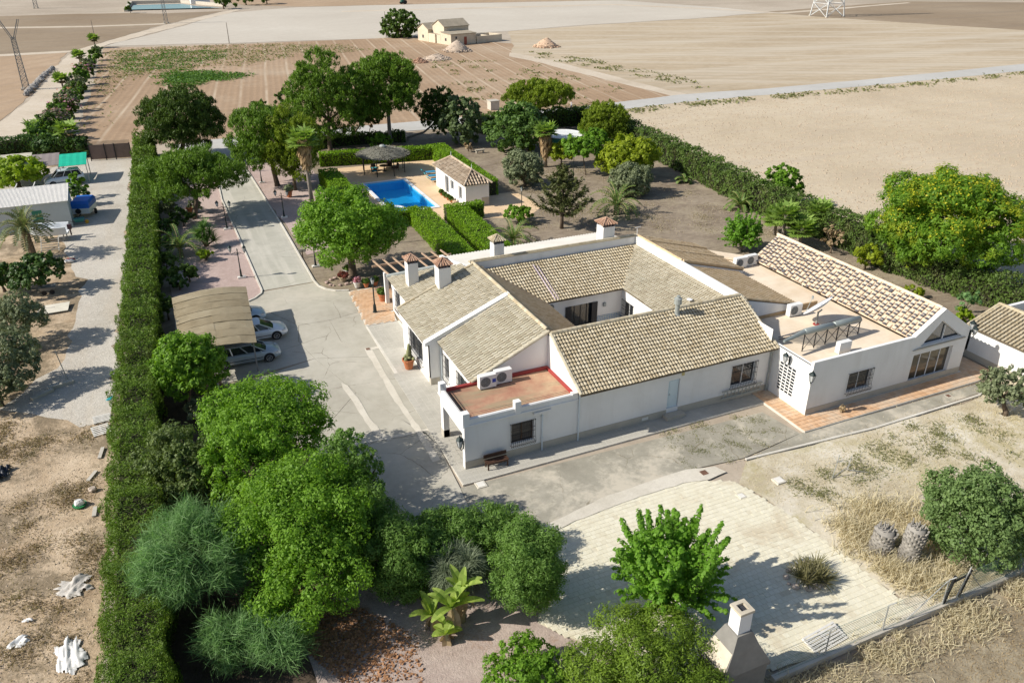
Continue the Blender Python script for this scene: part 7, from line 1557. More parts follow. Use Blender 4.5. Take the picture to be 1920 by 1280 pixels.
# gate posts and gates at the head of the drive
q = g(437, 290); t = thing('gate_pillar', 'white gate pillar at the head of the drive', 'pillar', q); mb = MB(); mb.box(q.x-.25, q.y-.25, 0, q.x+.25, q.y+.25, 2.3); mb.build('shaft', m_white, t); mb = MB(); mb.box(q.x-.32, q.y-.32, 2.3, q.x+.32, q.y+.32, 2.42); mb.build('cap', m_plinth, t)
t = thing('sliding_gate', 'dark slatted sliding gate parked open beside the white gate pillar', 'gate', (q.x+.8, q.y-1, 0)); 
mb = MB(); mb.beam((q.x+.3, q.y-.5, .1), (q.x+1.6, q.y-4.5, .1), .08, .08); mb.beam((q.x+.3, q.y-.5, 1.6), (q.x+1.6, q.y-4.5, 1.6), .08, .08); mb.build('frame', m_dark, t)
for i in range(12): f = i/11; mb = MB(); mb.beam((q.x+.3+1.3*f, q.y-.5-4*f, .1), (q.x+.3+1.3*f, q.y-.5-4*f, 1.6), .12, .03); mb.build('slat', m_dark, t)
# mailbox-like sign on the gravel
q = g(568, 483); t = thing('garden_sign', 'little wooden sign on a post beside the drive under the plane tree', 'sign', q); mb = MB(); mb.beam((q.x, q.y, 0), (q.x, q.y, .7), .08, .08); mb.build('post', m_wood, t); mb = MB(); mb.box(q.x-.35, q.y-.03, .55, q.x+.35, q.y+.02, .85); mb.build('board', m_plinth, t)
q = g(784, 425); t = thing('garden_figure', 'small dark blue garden figure in the shade at the hedge end', 'statue', q); mb = MB(); mb.lathe([(.22, 0), (.22, .3), (.12, .35), (.16, .7), (.18, .95), (.08, 1.12), (.11, 1.25), (.09, 1.38), (.02, 1.44)], (q.x, q.y, 0), 10); mb.build('body', plain('figure_blue', (.07, .10, .16), .5), t, True)
q = g(747, 455); t = thing('support_post', 'thin grey post in the dry grass near the short hedge', 'post', q); mb = MB(); mb.tube([(q.x, q.y, 0), (q.x, q.y, 2.3)], .06, 6); mb.build('shaft', m_bark_g, t)
q = g(900, 287); t = thing('garden_bench', 'small stone bench behind the pool house hedge', 'bench', q); mb = MB(); mb.box(q.x-.7, q.y-.2, .4, q.x+.7, q.y+.2, .48); mb.build('seat', m_plinth, t)
for s in (-.5, .5): mb = MB(); mb.box(q.x+s-.08, q.y-.15, 0, q.x+s+.08, q.y+.15, .4); mb.build('leg', m_plinth, t)
# ================================================================== BARBECUE CHIMNEY, FENCE, STUMPS
m_bbq = plain('rough_render', (.215, .205, .185), .95, var=.15, scale=2, bump=.5, dirt=((.19, .16, .135), .5)); m_bbq_top = plain('rough_cap', (.54, .48, .38), .95, var=.2)
t = thing('barbecue', 'rendered barbecue hood with a white square chimney at the bottom edge', 'barbecue', (17.1, 16.7, 0)); x, y = 17.1, 16.7
mb = MB(); 
def fr(z, a, b, dy=0): return [(x-a, y-b+dy, z), (x+a, y-b+dy, z), (x+a, y+b+dy, z), (x-a, y+b+dy, z)]
mb.loft([fr(0, 1.05, .75), fr(1.7, 1.05, .75)]); mb.build('body', m_bbq, t)
mb = MB(); mb.loft([fr(1.703, 1.12, .82), fr(1.85, 1.12, .82), fr(2.75, .62, .55), fr(3.35, .36, .38)]); mb.build('hood', m_bbq, t)
mb = MB(); mb.loft([fr(3.353, .29, .29), fr(4.3, .29, .29)]); mb.build('flue', m_white, t)
mb = MB()
for a, b in (((x-.33, y-.33), (x+.33, y-.17)), ((x-.33, y+.17), (x+.33, y+.33)), ((x-.33, y-.17), (x-.17, y+.17)), ((x+.17, y-.17), (x+.33, y+.17))): mb.box(*a, 4.303, *b, 4.42)
mb.build('rim', m_bbq_top, t); mb = MB(); mb.box(x-.17, y-.17, 4.303, x+.17, y+.17, 4.31); mb.build('flue_opening', m_tile_end, t)
mb = MB(); mb.loft([[(x-1.05, y-.7, 2.05), (x-1.05, y+.7, 2.05), (x-1.05, y+.7, 2.0), (x-1.05, y-.7, 2.0)], [(x-.34, y-.4, 3.2), (x-.34, y+.4, 3.2), (x-.34, y+.4, 3.12), (x-.34, y-.4, 3.12)]]); mb.build('shoulder', m_bbq_top, t)
m_galv = plain('galvanised', (.42, .43, .42), .55, .4); m_conc_f = plain('fence_footing', (.52, .48, .41), .9, var=.12)
def mesh_mat():
    m, nt, out = _nt('wire_mesh_green'); co = nt.nodes.new('ShaderNodeTexCoord').outputs['Object']; b = nt.nodes.new('ShaderNodeBsdfPrincipled'); b.inputs['Base Color'].default_value = (.16, .24, .19, 1); b.inputs['Roughness'].default_value = .6; nt.links.new(b.outputs[0], out.inputs[0]); return m
m_wire = mesh_mat()
fence = thing('wire_fence', 'green wire mesh fence with leaning posts on a concrete footing along the lower right', 'fence', (27, 16.2, 0)); FY = 16.2
mb = MB(); mb.box(18.9, FY-.12, 0, 40.0, FY+.12, .28); mb.build('footing', m_conc_f, fence)
for (bx, by), (tx, ty) in (((1540, 1232), (1553, 1163)), ((1655, 1192), (1672, 1128)), ((1762, 1140), (1778, 1072)), ((1895, 1065), (1912, 1012))):
    q = g(bx, by); H_ = ht((bx, by), (tx, ty)); mb = MB(); mb.tube([(q.x, FY, .1), (q.x+rnd.uniform(-.1, .1), FY, 1.75), (q.x+.05, FY-.22, 2.05)], .03, 6); mb.build('post', m_galv, fence)
mb = MB(); mb.tube([(29.3, FY, .1), (29.75, FY, 2.0)], .03, 6); mb.build('post', m_galv, fence)
for px, dx in (((1795, 1128), .25), ((1768, 1140), .2)):
    q = g(*px); mb = MB(); mb.tube([(q.x, FY+.05, .1), (q.x+dx*1.4, FY+.05, 1.75)], .07, 8); mb.build('gate_post', m_dark, fence)
q0, q1 = g(1768, 1140), g(1795, 1128); mb = MB(); mb.beam((q0.x+.22, FY+.05, 1.4), (q1.x+.3, FY+.05, 1.5), .07, .07); mb.build('crossbar', m_dark, fence)
q = g(1640, 1180); mb = MB(); mb.tube([(28.35, FY, 1.7), (26.3, FY, .3)], .022, 5); mb.tube([(29.75, FY, 1.7), (31.0, FY, .3)], .022, 5); mb.build('brace', m_galv, fence)
mb = MB(); V = []
for i in range(170):
    x = 19.2+i*.122
    for s in (1, -1):
        n_ = 13; 
        V.append([(x, FY+.02, .28), (x+.013, FY+.02, .28), (x+s*1.36+.013, FY+.02, 1.68), (x+s*1.36, FY+.02, 1.68)])
V = np.array(V); V[..., 0] = np.clip(V[..., 0], 19.0, 39.5); fastmesh('wire_mesh', V, 4, m_wire, fence)
mb = MB()
for z in (.32, 1.0, 1.68): mb.tube([(19, FY+.02, z), (39.5, FY+.02, z)], .008, 4)
mb.build('tension_wire', m_wire, fence)
def net_mat():
    m, nt, out = _nt('green_netting'); b = nt.nodes.new('ShaderNodeBsdfPrincipled'); b.inputs['Base Color'].default_value = (.10, .24, .16, 1); b.inputs['Roughness'].default_value = .7; t = nt.nodes.new('ShaderNodeBsdfTransparent'); mx = nt.nodes.new('ShaderNodeMixShader')
    co = nt.nodes.new('ShaderNodeTexCoord').outputs['Object']; nt.links.new(_mapr(nt, _noise(nt, co, 1.2, 4), .35, .65, .25, .6), mx.inputs[0]); nt.links.new(t.outputs[0], mx.inputs[1]); nt.links.new(b.outputs[0], mx.inputs[2]); nt.links.new(mx.outputs[0], out.inputs[0]); return m
mb = MB(); n = 14
for i in range(n): x0, x1 = 30.2+9.2*i/n, 30.2+9.2*(i+1)/n; y0, y1 = FY+.05+.05*math.sin(i*1.7), FY+.05+.05*math.sin((i+1)*1.7); mb.face([(x0, y0, .29), (x1, y1, .29), (x1, y1, 1.45+.12*math.sin(i+1)), (x0, y0, 1.45+.12*math.sin(i))])
mb.build('netting', net_mat(), fence)
# cut palm stumps
def stump(px, h, r, lean, label):
    q = g(*px); t = thing('palm_stump', label, 'palm stump', q); mb = MB(); top = Vector((q.x+lean, q.y+.1, h)); mb.tube([(q.x, q.y, -.1), (q.x+lean*.3, q.y, h*.5), top], [r*.85, r, r*.92], 12); mb.build('core', MATS.get('dry_bases') or plain('dry_bases', (.30, .28, .25), .95, var=.3, scale=3), t, True)
    mb = MB(); k = 0
    for j in range(int(h/.15)):
        z = .12+j*.15; f = z/h; cx = q.x+lean*f*(.6+.4*f); rr = r*(.95+.05*math.sin(j))
        for i in range(11):
            a = 2*math.pi*(i+(j % 2)*.5)/11; c, s = math.cos(a), math.sin(a); u = (-s, c)
            w = rr*.26; o = rr; e = rr+.07; mb.hexa([(cx+c*(o-.05)-u[0]*w, q.y+s*(o-.05)-u[1]*w, z-.09), (cx+c*(o-.05)+u[0]*w, q.y+s*(o-.05)+u[1]*w, z-.09), (cx+c*o+u[0]*w*.6, q.y+s*o+u[1]*w*.6, z-.11), (cx+c*o-u[0]*w*.6, q.y+s*o-u[1]*w*.6, z-.11), (cx+c*(o-.02)-u[0]*w*.7, q.y+s*(o-.02)-u[1]*w*.7, z+.07), (cx+c*(o-.02)+u[0]*w*.7, q.y+s*(o-.02)+u[1]*w*.7, z+.07), (cx+c*e+u[0]*w*.55, q.y+s*e+u[1]*w*.55, z+.10), (cx+c*e-u[0]*w*.55, q.y+s*e-u[1]*w*.55, z+.10)])
    o = mb.build('leaf_bases', plain('dry_bases', (.34, .315, .28), .95, var=.3, scale=3) if 'dry_bases' not in MATS else MATS['dry_bases'], t); o['kind'] = 'stuff'
    mb = MB()
    for i in range(14): a = i*2.4; rr = r*.8*math.sqrt(i/14); mb.tube([(top.x+rr*math.cos(a), top.y+rr*math.sin(a), h-.1), (top.x+(rr+.06)*math.cos(a), top.y+(rr+.06)*math.sin(a), h+rnd.uniform(.12, .3))], [.06, .025], 5)
    mb.build('crown_stubs', MATS['dry_bases'], t)
stump((1700, 1050), 1.9, .46, .22, 'taller cut palm trunk with grey leaf bases near the dark bush'); stump((1648, 1034), 1.3, .50, .15, 'shorter cut palm trunk half hidden in dry grass')
# rotary line frame
q = g(1560, 897); t = thing('drying_rack', 'thin broken rotary clothes line standing in the dry lawn', 'clothes line', q); mb = MB(); mb.tube([(q.x, q.y, 0), (q.x+.25, q.y+.05, 1.5)], .025, 6); mb.tube([(q.x+1.25, q.y+.15, .1), (q.x+1.4, q.y+.2, 1.0)], .025, 6); mb.build('pole', m_galv, t)
mb = MB(); a = Vector((q.x+.25, q.y+.05, 1.45)); c = Vector((q.x+.15, q.y, 1.1))
for dx, dy, dz in ((.55, .1, -.1), (-.5, -.1, .05), (.35, -.3, .12), (.1, .4, .1)): mb.tube([c, c+Vector((dx, dy, dz))], .014, 5)
mb.tube([(q.x, q.y, .06), (q.x+1.9, q.y+.5, .08)], .02, 5); mb.tube([(q.x+1.3, q.y+.2, .1), (q.x+2.3, q.y-.5, .05)], .02, 5); mb.build('arm', m_galv, t)
q0 = Vector((q.x+1.8, q.y+.4, 0))
# pallets
m_pal = plain('grey_wood', (.48, .45, .40), .9, var=.15); m_palw = plain('white_wood', (.68, .66, .62), .85, var=.1)
def pallet(p, rz, label, m, W=1.2, D=.8, tilt=0.0, n=6):
    t = thing('pallet', label, 'pallet', p, rz, local=True); t.rotation_euler = (tilt, 0, rz)
    for i in range(n): y = -D/2+.05+i*(D-.1)/(n-1); mb = MB(); mb.box(-W/2, y-.045, .10, W/2, y+.045, .125); mb.build('slat', m, t)
    for x in (-W/2+.06, 0, W/2-.06): mb = MB(); mb.box(x-.05, -D/2, 0, x+.05, D/2, .098); mb.build('bearer', m, t)
q = g(1552, 1205); pallet((q.x, q.y+.2, .02), .1, 'white slatted pallet lying on the patio against the wire fence', m_palw, 1.9, .9, .2, 7)
q = g(195, 786); pallet((q.x-.1, q.y, .0), .1, 'white pallet at the foot of the tall hedge, upper of the two', m_palw, 1.0, .9); q = g(190, 808); pallet((q.x, q.y, .0), .2, 'white pallet at the foot of the tall hedge, lower of the two', m_palw, 1.0, 1.0, .1)
q = g(86, 586); pallet((q.x, q.y, .0), -.1, 'grey pallet beside the cream sheet by the olive trees', m_pal, 1.2, 1.0, .25)
q = g(103, 582); mb = MB(); mb.slab([(q.x-.9, q.y-.8, .12), (q.x+1.0, q.y-.7, .10), (q.x+1.1, q.y+.9, .18), (q.x-.8, q.y+.8, .2)], (0, 0, .05)); tag(mb.build('tarpaulin', plain('cream_sheet', (.66, .62, .52), .8)), 'cream corrugated sheet lying beside the gravel lane', 'sheet')
# torn white sheeting, bags and scraps in the waste ground
m_sheet = plain('white_plastic', (.74, .73, .71), .55, var=.06, bump=.4, fine=6)
from mathutils import noise as mnoise
def crumple(px, sx, sy, name, label, m=m_sheet, h=.3, n=34, rz=0.0, seed=1, **kw):
    """a torn, folded sheet: long soft folds, ragged outline"""
    q = g(*px); mb = MB(); ca, sa = math.cos(rz), math.sin(rz); ins = {}; V = []
    def Z(u, v): return h*(.12+.9*abs(mnoise.noise((u*sx*3.2+seed*7, v*sy*.9, seed)))+.5*abs(mnoise.noise((u*sx*7+seed, v*sy*2.2, seed*3))))
    for i in range(n+1):
        for j in range(n+1):
            u, v = i/n-.5, j/n-.5; a = math.atan2(v, u); rr = .36+.20*mnoise.noise((math.cos(a)*1.7+seed, math.sin(a)*1.7, seed*2.3))+.12*mnoise.noise((math.cos(a)*5+seed, math.sin(a)*5, 3))
            e_ = math.hypot(u, v)/rr; ins[i, j] = e_ < 1; x = u*sx*1.25; y = v*sy*1.25; V.append((q.x+x*ca-y*sa, q.y+x*sa+y*ca, .015+Z(u, v)*max(.1, min(1, (1.05-e_)*3))))
    F = [(i*(n+1)+j, (i+1)*(n+1)+j, (i+1)*(n+1)+j+1, i*(n+1)+j+1) for i in range(n) for j in range(n) if ins[i, j] and ins[i+1, j] and ins[i+1, j+1] and ins[i, j+1]]
    use = sorted({k for f in F for k in f}); rm = {k: t_ for t_, k in enumerate(use)}
    mb.idx([V[k] for k in use], [tuple(rm[k] for k in f) for f in F])
    tag(mb.build(name, m, None, True), label, 'plastic sheet')
crumple((132, 1228), 1.25, 2.7, 'plastic_sheet', 'large torn white sheeting lying at the bottom left', rz=.1, h=.20, seed=3); crumple((140, 1100), 1.7, 1.5, 'plastic_sheet', 'crumpled grey-white sheeting against the tall hedge', plain('greyed_plastic', (.50, .47, .43), .8, var=.2), h=.28, rz=-.5, seed=5); crumple((36, 1205), .7, 1.0, 'plastic_sheet', 'white scrap of sheeting at the lower left edge', rz=-.9, h=.2, seed=8); crumple((52, 1165), .3, .6, 'plastic_sheet', 'small pale scrap above the white scrap of sheeting', rz=1.2, h=.3, seed=12, n=14)
crumple((-2, 890), 1.3, 1.6, 'plastic_sheet', 'black plastic sheet at the left edge of the waste ground', plain('black_plastic', (.03, .035, .045), .45), seed=9, h=.6)
q = g(150, 948); t = thing('sack', 'white sack sitting in a green tray on the waste ground', 'sack', q); mb = MB(); mb.blob((q.x, q.y, .2), (.28, .2, .24), 9, 6, .15); mb.build('bag', m_sheet, t); mb = MB(); mb.lathe([(.3, 0), (.36, .12), (.33, .1)], (q.x, q.y, 0), 12); mb.build('tray', plain('green_tray', (.03, .20, .07), .5), t)
for px, l, rz, lab in (((190, 850), 1.1, 1.4, 'weathered plank leaning along the hedge foot, upper one'), ((173, 893), .9, 1.1, 'short weathered plank on the waste ground'), ((178, 960), .8, 1.5, 'weathered plank along the hedge foot, lower one')):
    q = g(*px); t = MB(); u = Vector((math.cos(rz), math.sin(rz), 0)); t.beam((q.x-u.x*l/2, q.y-u.y*l/2, .05), (q.x+u.x*l/2, q.y+u.y*l/2, .07), .2, .06); tag(t.build('plank', m_pal), lab, 'plank')
q = g(175, 920); mb = MB(); mb.blob((q.x, q.y, .12), (.25, .18, .16), 7, 5, .2); tag(mb.build('rock', m_stone), 'grey rock on the waste ground near the hedge', 'rock')
crumple((205, 748), .8, .35, 'cloth', 'turquoise cloth scrap at the foot of the tall hedge', plain('turquoise', (.03, .42, .48), .8), seed=4, n=14, h=.25, rz=.6)
# stone edging at the olive trees, with a thin pole
q0, q1 = g(90, 730), g(138, 716); mb = MB(); mb.beam((q0.x, q0.y, .1), (q1.x, q1.y, .1), .35, .2); tag(mb.build('stone_edging', m_conc_f), 'pale block edging beside the lowest olive trees', 'edging')
q0, q1 = g(60, 750), g(100, 732); mb = MB(); mb.beam((q0.x, q0.y, .08), (q1.x, q1.y, .1), .3, .18); tag(mb.build('stone_edging', m_conc_f), 'curved white pipe-like edging at the olive trees', 'edging')
q = g(127, 712); mb = MB(); mb.tube([(q.x, q.y, 0), (q.x-.25, q.y, 2.3)], .03, 6); tag(mb.build('thin_pole', m_galv), 'thin grey pole standing at the stone edging', 'pole')
q = g(92, 550); t = thing('garden_cart', 'small grey cart under the olive trees beside the lane', 'cart', q); mb = MB(); mb.hexa([(q.x-.5, q.y-.3, .35), (q.x+.5, q.y-.3, .35), (q.x+.5, q.y+.3, .35), (q.x-.5, q.y+.3, .35), (q.x-.65, q.y-.4, .65), (q.x+.65, q.y-.4, .65), (q.x+.65, q.y+.4, .65), (q.x-.65, q.y+.4, .65)]); mb.build('tray', m_steel, t)
for s in (-.3, .3): mb = MB(); mb.tube([(q.x+s, q.y-.33, .2), (q.x+s, q.y-.26, .2)], .2, 12); mb.build('wheel', m_dark, t)
# ================================================================== NEIGHBOUR'S YARD
m_shw = plain('shed_wall', (.52, .56, .55), .7, var=.06)
q = g(136, 412); SX1, SY0 = q.x, q.y-.0; sh = thing('shed', 'white shed with a corrugated lean-to roof at the left edge', 'shed', (SX1-5, SY0+2, 0))
zt, zf = 3.3, 2.7; L_ = 13
e = g(125, 376, zf); SX1 = e.x; SY0 = e.y; SD = 4.6
mb = MB(); mb.face([(SX1-L_, SY0, 0), (SX1, SY0, 0), (SX1, SY0, zf), (SX1-L_, SY0, zf)]); mb.face([(SX1, SY0, 0), (SX1, SY0+SD, 0), (SX1, SY0+SD, zt), (SX1, SY0, zf)]); mb.face([(SX1, SY0+SD, 0), (SX1-L_, SY0+SD, 0), (SX1-L_, SY0+SD, zt), (SX1, SY0+SD, zt)]); mb.build('wall', m_shw, sh)
mb = MB(); n = 110
for i in range(n):
    x0 = SX1+.15-(L_+.2)*i/n; x1 = SX1+.15-(L_+.2)*(i+.5)/n; x2 = SX1+.15-(L_+.2)*(i+1)/n
    for a, b, za, zb in ((x0, x1, 0, .035), (x1, x2, .035, 0)): mb.face([(a, SY0-.25, zf+.02+za), (a, SY0+SD, zt+.05+za), (b, SY0+SD, zt+.05+zb), (b, SY0-.25, zf+.02+zb)])
mb.build('roof', plain('corrugated_white', (.68, .66, .62), .6, var=.05), sh)
for i in range(4): x = SX1-3.2-i*1.7; mb = MB(); mb.beam((x, SY0+SD-.1, zt+.05), (x+.1, SY0+SD+1.4, zt+.15), .08, .08); mb.build('bracket', m_palw, sh)
mb = MB(); mb.box(SX1-3.4, SY0-.03, .1, SX1-2.5, SY0-.003, 2.0); mb.build('door', plain('green_door', (.05, .22, .14), .6), sh)
# awnings
aw0, aw1, aw2, aw3, aw4 = g(-40, 297, 2.6), g(60, 293, 2.6), g(112, 292, 2.6), g(163, 291, 2.6), g(157, 310, 2.3)
for (a, b), m, nm, lab in (((aw2, aw3), plain('awning_green', (.01, .42, .27), .6, bump=.1), 'awning', 'bright green awning over the small van'), ((aw1, aw2), plain('awning_brown', (.25, .215, .205), .8), 'awning', 'grey-brown corrugated awning left of the green one'), ((aw0, aw1), plain('awning_cream', (.50, .47, .38), .8), 'awning', 'cream ribbed awning at the left edge behind the lime shrub')):
    t = thing(nm, lab, 'awning', ((a.x+b.x)/2, a.y-2, 0)); w = b.x-a.x-.05; dpt = 4.6; mb = MB(); n = 8
    rows = [[(a.x+w*i/n, a.y-dpt*k/5, 2.75-.45*(k/5)**1.6+.02*(i % 2)) for i in range(n+1)] for k in range(6)]
    mb.loft([r_+[(x, y, z-.04) for x, y, z in reversed(r_)] for r_ in rows]); mb.build('canopy', m, t)
    for x in (a.x+.1, a.x+w-.1): mb = MB(); mb.beam((x, a.y-dpt+.1, 0), (x, a.y-dpt+.1, 2.28), .08, .08); mb.beam((x, a.y-.1, 0), (x, a.y-.1, 2.7), .08, .08); mb.build('post', m_steel, t)
# yard gate
t = thing('yard_gate', 'brown screened double gate at the top of the gravel lane', 'gate', g(208, 300)); p0, p1 = g(172, 302), g(248, 297)
for k in range(3): a, b = p0.lerp(p1, (0, .38, .62)[k]), p0.lerp(p1, (.37, .61, 1)[k]); mb = MB(); mb.beam((a.x, a.y, 1.15), (b.x, b.y, 1.15), .04, 1.9); mb.build('leaf_panel', plain('brown_screen', (.19, .135, .115), .9) if 'brown_screen' not in MATS else MATS['brown_screen'], t)
for f in (0, .375, .615, 1): a = p0.lerp(p1, f); mb = MB(); mb.beam((a.x, a.y-.06, 0), (a.x, a.y-.06, 2.2), .12, .12); mb.build('post', m_dark, t)
mb = MB(); a = p0; b = p1
for i in range(40): q = a.lerp(b, i/39); mb.beam((q.x, q.y+.35, 0), (q.x, q.y+.35, 2.5), .05, .05)
mb.build('railing', plain('rail_sand', (.42, .33, .24), .8), t)
# boat on a trailer
m_gel = plain('gelcoat', (.70, .73, .75), .4, var=.05); q0, q1 = g(50, 437, .9), g(127, 431, .9); bt = thing('boat', 'small white open motorboat on a stand beside the shed', 'boat', ((q0+q1)/2).to_tuple()[:2]+(.7,)); u = (q1-q0).normalized(); w = Vector((-u.y, u.x, 0)); LB = (q1-q0).length; o = q0
R = []
for f, hw_, zb, zt_ in ((0, .06, 1.0, 1.75), (.08, .42, .75, 1.68), (.25, .82, .55, 1.58), (.5, .98, .48, 1.50), (.8, .98, .48, 1.46), (1.0, .9, .52, 1.46)):
    c = o+u*LB*f; R.append([(*(c-w*hw_).xy, zt_), (*(c-w*hw_*.85).xy, zb+.2), (*(c).xy, zb), (*(c+w*hw_*.85).xy, zb+.2), (*(c+w*hw_).xy, zt_), (*(c+w*hw_*.8).xy, zt_-.02), (*(c+w*hw_*.55).xy, zb+.22), (*(c-w*hw_*.55).xy, zb+.22), (*(c-w*hw_*.8).xy, zt_-.02)])
mb = MB(); mb.loft(R); mb.build('hull', m_gel, bt)
c = o+u*LB*1.06; mb = MB(); mb.obox((c.x, c.y), u, w, .18, .17, 1.0, 1.45); mb.obox((c.x, c.y), u, w, .06, .05, .35, 1.0); mb.build('outboard_motor', plain('motor_dark', (.06, .03, .035), .5), bt)
for f in (.3, .6): c = o+u*LB*f; mb = MB(); mb.obox((c.x, c.y), u, w, .15, .6, 1.02, 1.08); mb.build('thwart', m_gel, bt)
bs = thing('boat_stand', 'timber stand and legs under the small motorboat', 'stand', ((q0+q1)/2).to_tuple()[:2]+(0,)); 
for f in (.2, .5, .9):
    c = o+u*LB*f
    for s in (-.6, .6): p = c+w*s; mb = MB(); mb.beam((p.x, p.y, 0), (p.x-w.x*s*.2, p.y-w.y*s*.2, .75), .1, .1); mb.build('leg', m_pal, bs)
q = g(95, 468); t = thing('leaning_ladder', 'wooden rack of bars leaning on the lane below the boat', 'rack', q)
for i in range(5): mb = MB(); mb.beam((q.x-.7, q.y-.8+i*.4, .25+i*.12), (q.x+.8, q.y-.8+i*.4, .25+i*.12), .06, .06); mb.build('bar', m_pal, t)
for s in (-.7, .8): mb = MB(); mb.beam((q.x+s, q.y-1.0, .1), (q.x+s, q.y+1.1, .85), .08, .08); mb.build('rail', m_pal, t)
q = g(130, 492); t = thing('sack', 'red and white sack lying beside the dark citrus tree', 'sack', q); mb = MB(); mb.blob((q.x, q.y, .15), (.5, .3, .2), 9, 5, .15); mb.build('bag', m_sheet, t); mb = MB(); mb.blob((q.x+.1, q.y+.2, .22), (.4, .2, .16), 8, 5, .15); mb.build('flap', m_redkerb, t)
# blue-topped trailer and wheel, small box caravan
q = g(160, 408); rz = -.25; t = thing('box_trailer', 'small box trailer with a blue top and pale front parked in the yard', 'trailer', (q.x, q.y+1.2, 0), rz, local=True)
mb = MB(); mb.loft([[(-.9, -1.25, .45), (.9, -1.25, .45), (.9, 1.25, .45), (-.9, 1.25, .45)], [(-.95, -1.3, 1.05), (.95, -1.3, 1.05), (.95, 1.3, 1.05), (-.95, 1.3, 1.05)]]); mb.build('body', m_gel, t)
mb = MB(); mb.loft([[(-.96, -1.31, 1.053), (.96, -1.31, 1.053), (.96, 1.31, 1.053), (-.96, 1.31, 1.053)], [(-.96, -1.2, 1.5), (.96, -1.2, 1.5), (.96, 1.31, 1.6), (-.96, 1.31, 1.6)], [(-.8, -.9, 1.75), (.8, -.9, 1.75), (.8, 1.2, 1.8), (-.8, 1.2, 1.8)]]); mb.build('cover', plain('tarp_blue', (.015, .13, .50), .55), t)
for s in (-1, 1): mb = MB(); mb.tube([(s*.97, .2, .3), (s*1.12, .2, .3)], .3, 14); mb.build('wheel', MATS['tyre'], t)
mb = MB(); mb.tube([(0, -1.3, .45), (0, -2.1, .45)], .05, 6); mb.tube([(-.18, -1.45, .78), (-.18, -1.32, .78)], .28, 14); mb.build('drawbar', m_dark, t)
q = g(152, 420); t = thing('wheelbarrow', 'green wheelbarrow with a yellow wheel beside the box trailer', 'wheelbarrow', q); mb = MB(); mb.hexa([(q.x-.45, q.y-.25, .3), (q.x+.3, q.y-.25, .3), (q.x+.3, q.y+.25, .3), (q.x-.45, q.y+.25, .3), (q.x-.6, q.y-.35, .65), (q.x+.45, q.y-.35, .65), (q.x+.45, q.y+.35, .65), (q.x-.6, q.y+.35, .65)]); mb.build('tray', plain('barrow_green', (.04, .2, .18), .5), t); mb = MB(); mb.tube([(q.x+.6, q.y-.05, .2), (q.x+.6, q.y+.05, .2)], .2, 12); mb.build('wheel', plain('wheel_yellow', (.6, .35, .03), .5), t)
mb = MB()
for s in (-.25, .25): mb.tube([(q.x+.6, q.y+s*.3, .2), (q.x-.4, q.y+s, .3), (q.x-1.1, q.y+s, .55)], .02, 5)
mb.build('handles', m_dark, t)
# ================================================================== FAR THINGS
m_adobe = plain('farm_wall', (.60, .52, .40), .95, var=.12, scale=.3, dirt=((.44, .35, .26), .6)); m_farmroof = plain('farm_roof', (.36, .31, .235), .95, var=.2, scale=.6)
fm = thing('ruined_farmhouse', 'abandoned ochre farmhouse with tiled roofs alone in the fields', 'farmhouse', (86, 228, 0)); F0 = g(846, 86); fw_ = Vector((-.25, .968, 0)).normalized(); fu = Vector((fw_.y, -fw_.x, 0))
def fblock(a, b, c, d, h, hr, name='wing', along='u'):
    def P(s, t_, z): v = F0+fu*s+fw_*t_; return (v.x, v.y, z)
    mb = MB()
    if along == 'u':
        m_ = (c+d)/2; mb.loft([[P(a, c, 0), P(a, d, 0), P(a, d, h), P(a, m_, hr), P(a, c, h)], [P(b, c, 0), P(b, d, 0), P(b, d, h), P(b, m_, hr), P(b, c, h)]]); wl_ = mb.build('wall', m_adobe, fm); mb = MB()
        for e_, m2 in ((c, -1), (d, 1)): mb.slab([P(a-.2, e_+m2*.3, h+.05), P(b+.2, e_+m2*.3, h+.05), P(b+.2, m_, hr+.12), P(a-.2, m_, hr+.12)], (0, 0, .12))
    else:
        mb.loft([[P(a, c, 0), P(b, c, 0), P(b, d, 0), P(a, d, 0)], [P(a, c, h), P(b, c, h), P(b, d, hr), P(a, d, hr)]]); wl_ = mb.build('wall', m_adobe, fm); mb = MB(); mb.slab([P(a-.2, c-.2, h+.05), P(b+.2, c-.2, h+.05), P(b+.2, d, hr+.1), P(a-.2, d, hr+.1)], (0, 0, .12))
    mb.build('roof', m_farmroof, fm); return P
P = fblock(.0, 8.4, 0, 5, 2.75, 3.0, along='w'); fblock(1.4, 9.8, 5.3, 11, 4.2, 5.8); fblock(0, 6.5, 11.3, 16.6, 3.1, 4.6); fblock(.45, 1.35, 5.2, 11.1, 1.9, 2.2, along='w')
mb = MB()
for t0_, t1_ in ((5.05, 7.0), (7.8, 11.2)): mb.slab([tuple(F0+fw_*t0_), tuple(F0+fw_*t1_), tuple(F0+fw_*t1_+Vector((0, 0, 2.3))), tuple(F0+fw_*t0_+Vector((0, 0, 2.3)))], tuple(fu*.35))
mb.build('courtyard_wall', m_adobe, fm)
def Pf(s, t_, z): v = F0+fu*s+fw_*t_; return (v.x, v.y, z)
for (s0, s1, t0_, z0, z1), m in (((4.4, 5.3, -.03, 0, 2.0), plain('door_red', (.30, .08, .05), .8)), ((1.5, 2.0, -.03, 1.6, 2.2), m_tile_end)): mb = MB(); mb.slab([Pf(s0, t0_, z0), Pf(s1, t0_, z0), Pf(s1, t0_, z1), Pf(s0, t0_, z1)], tuple(-fw_*.03)); mb.build('door' if z0 == 0 else 'window', m, fm)
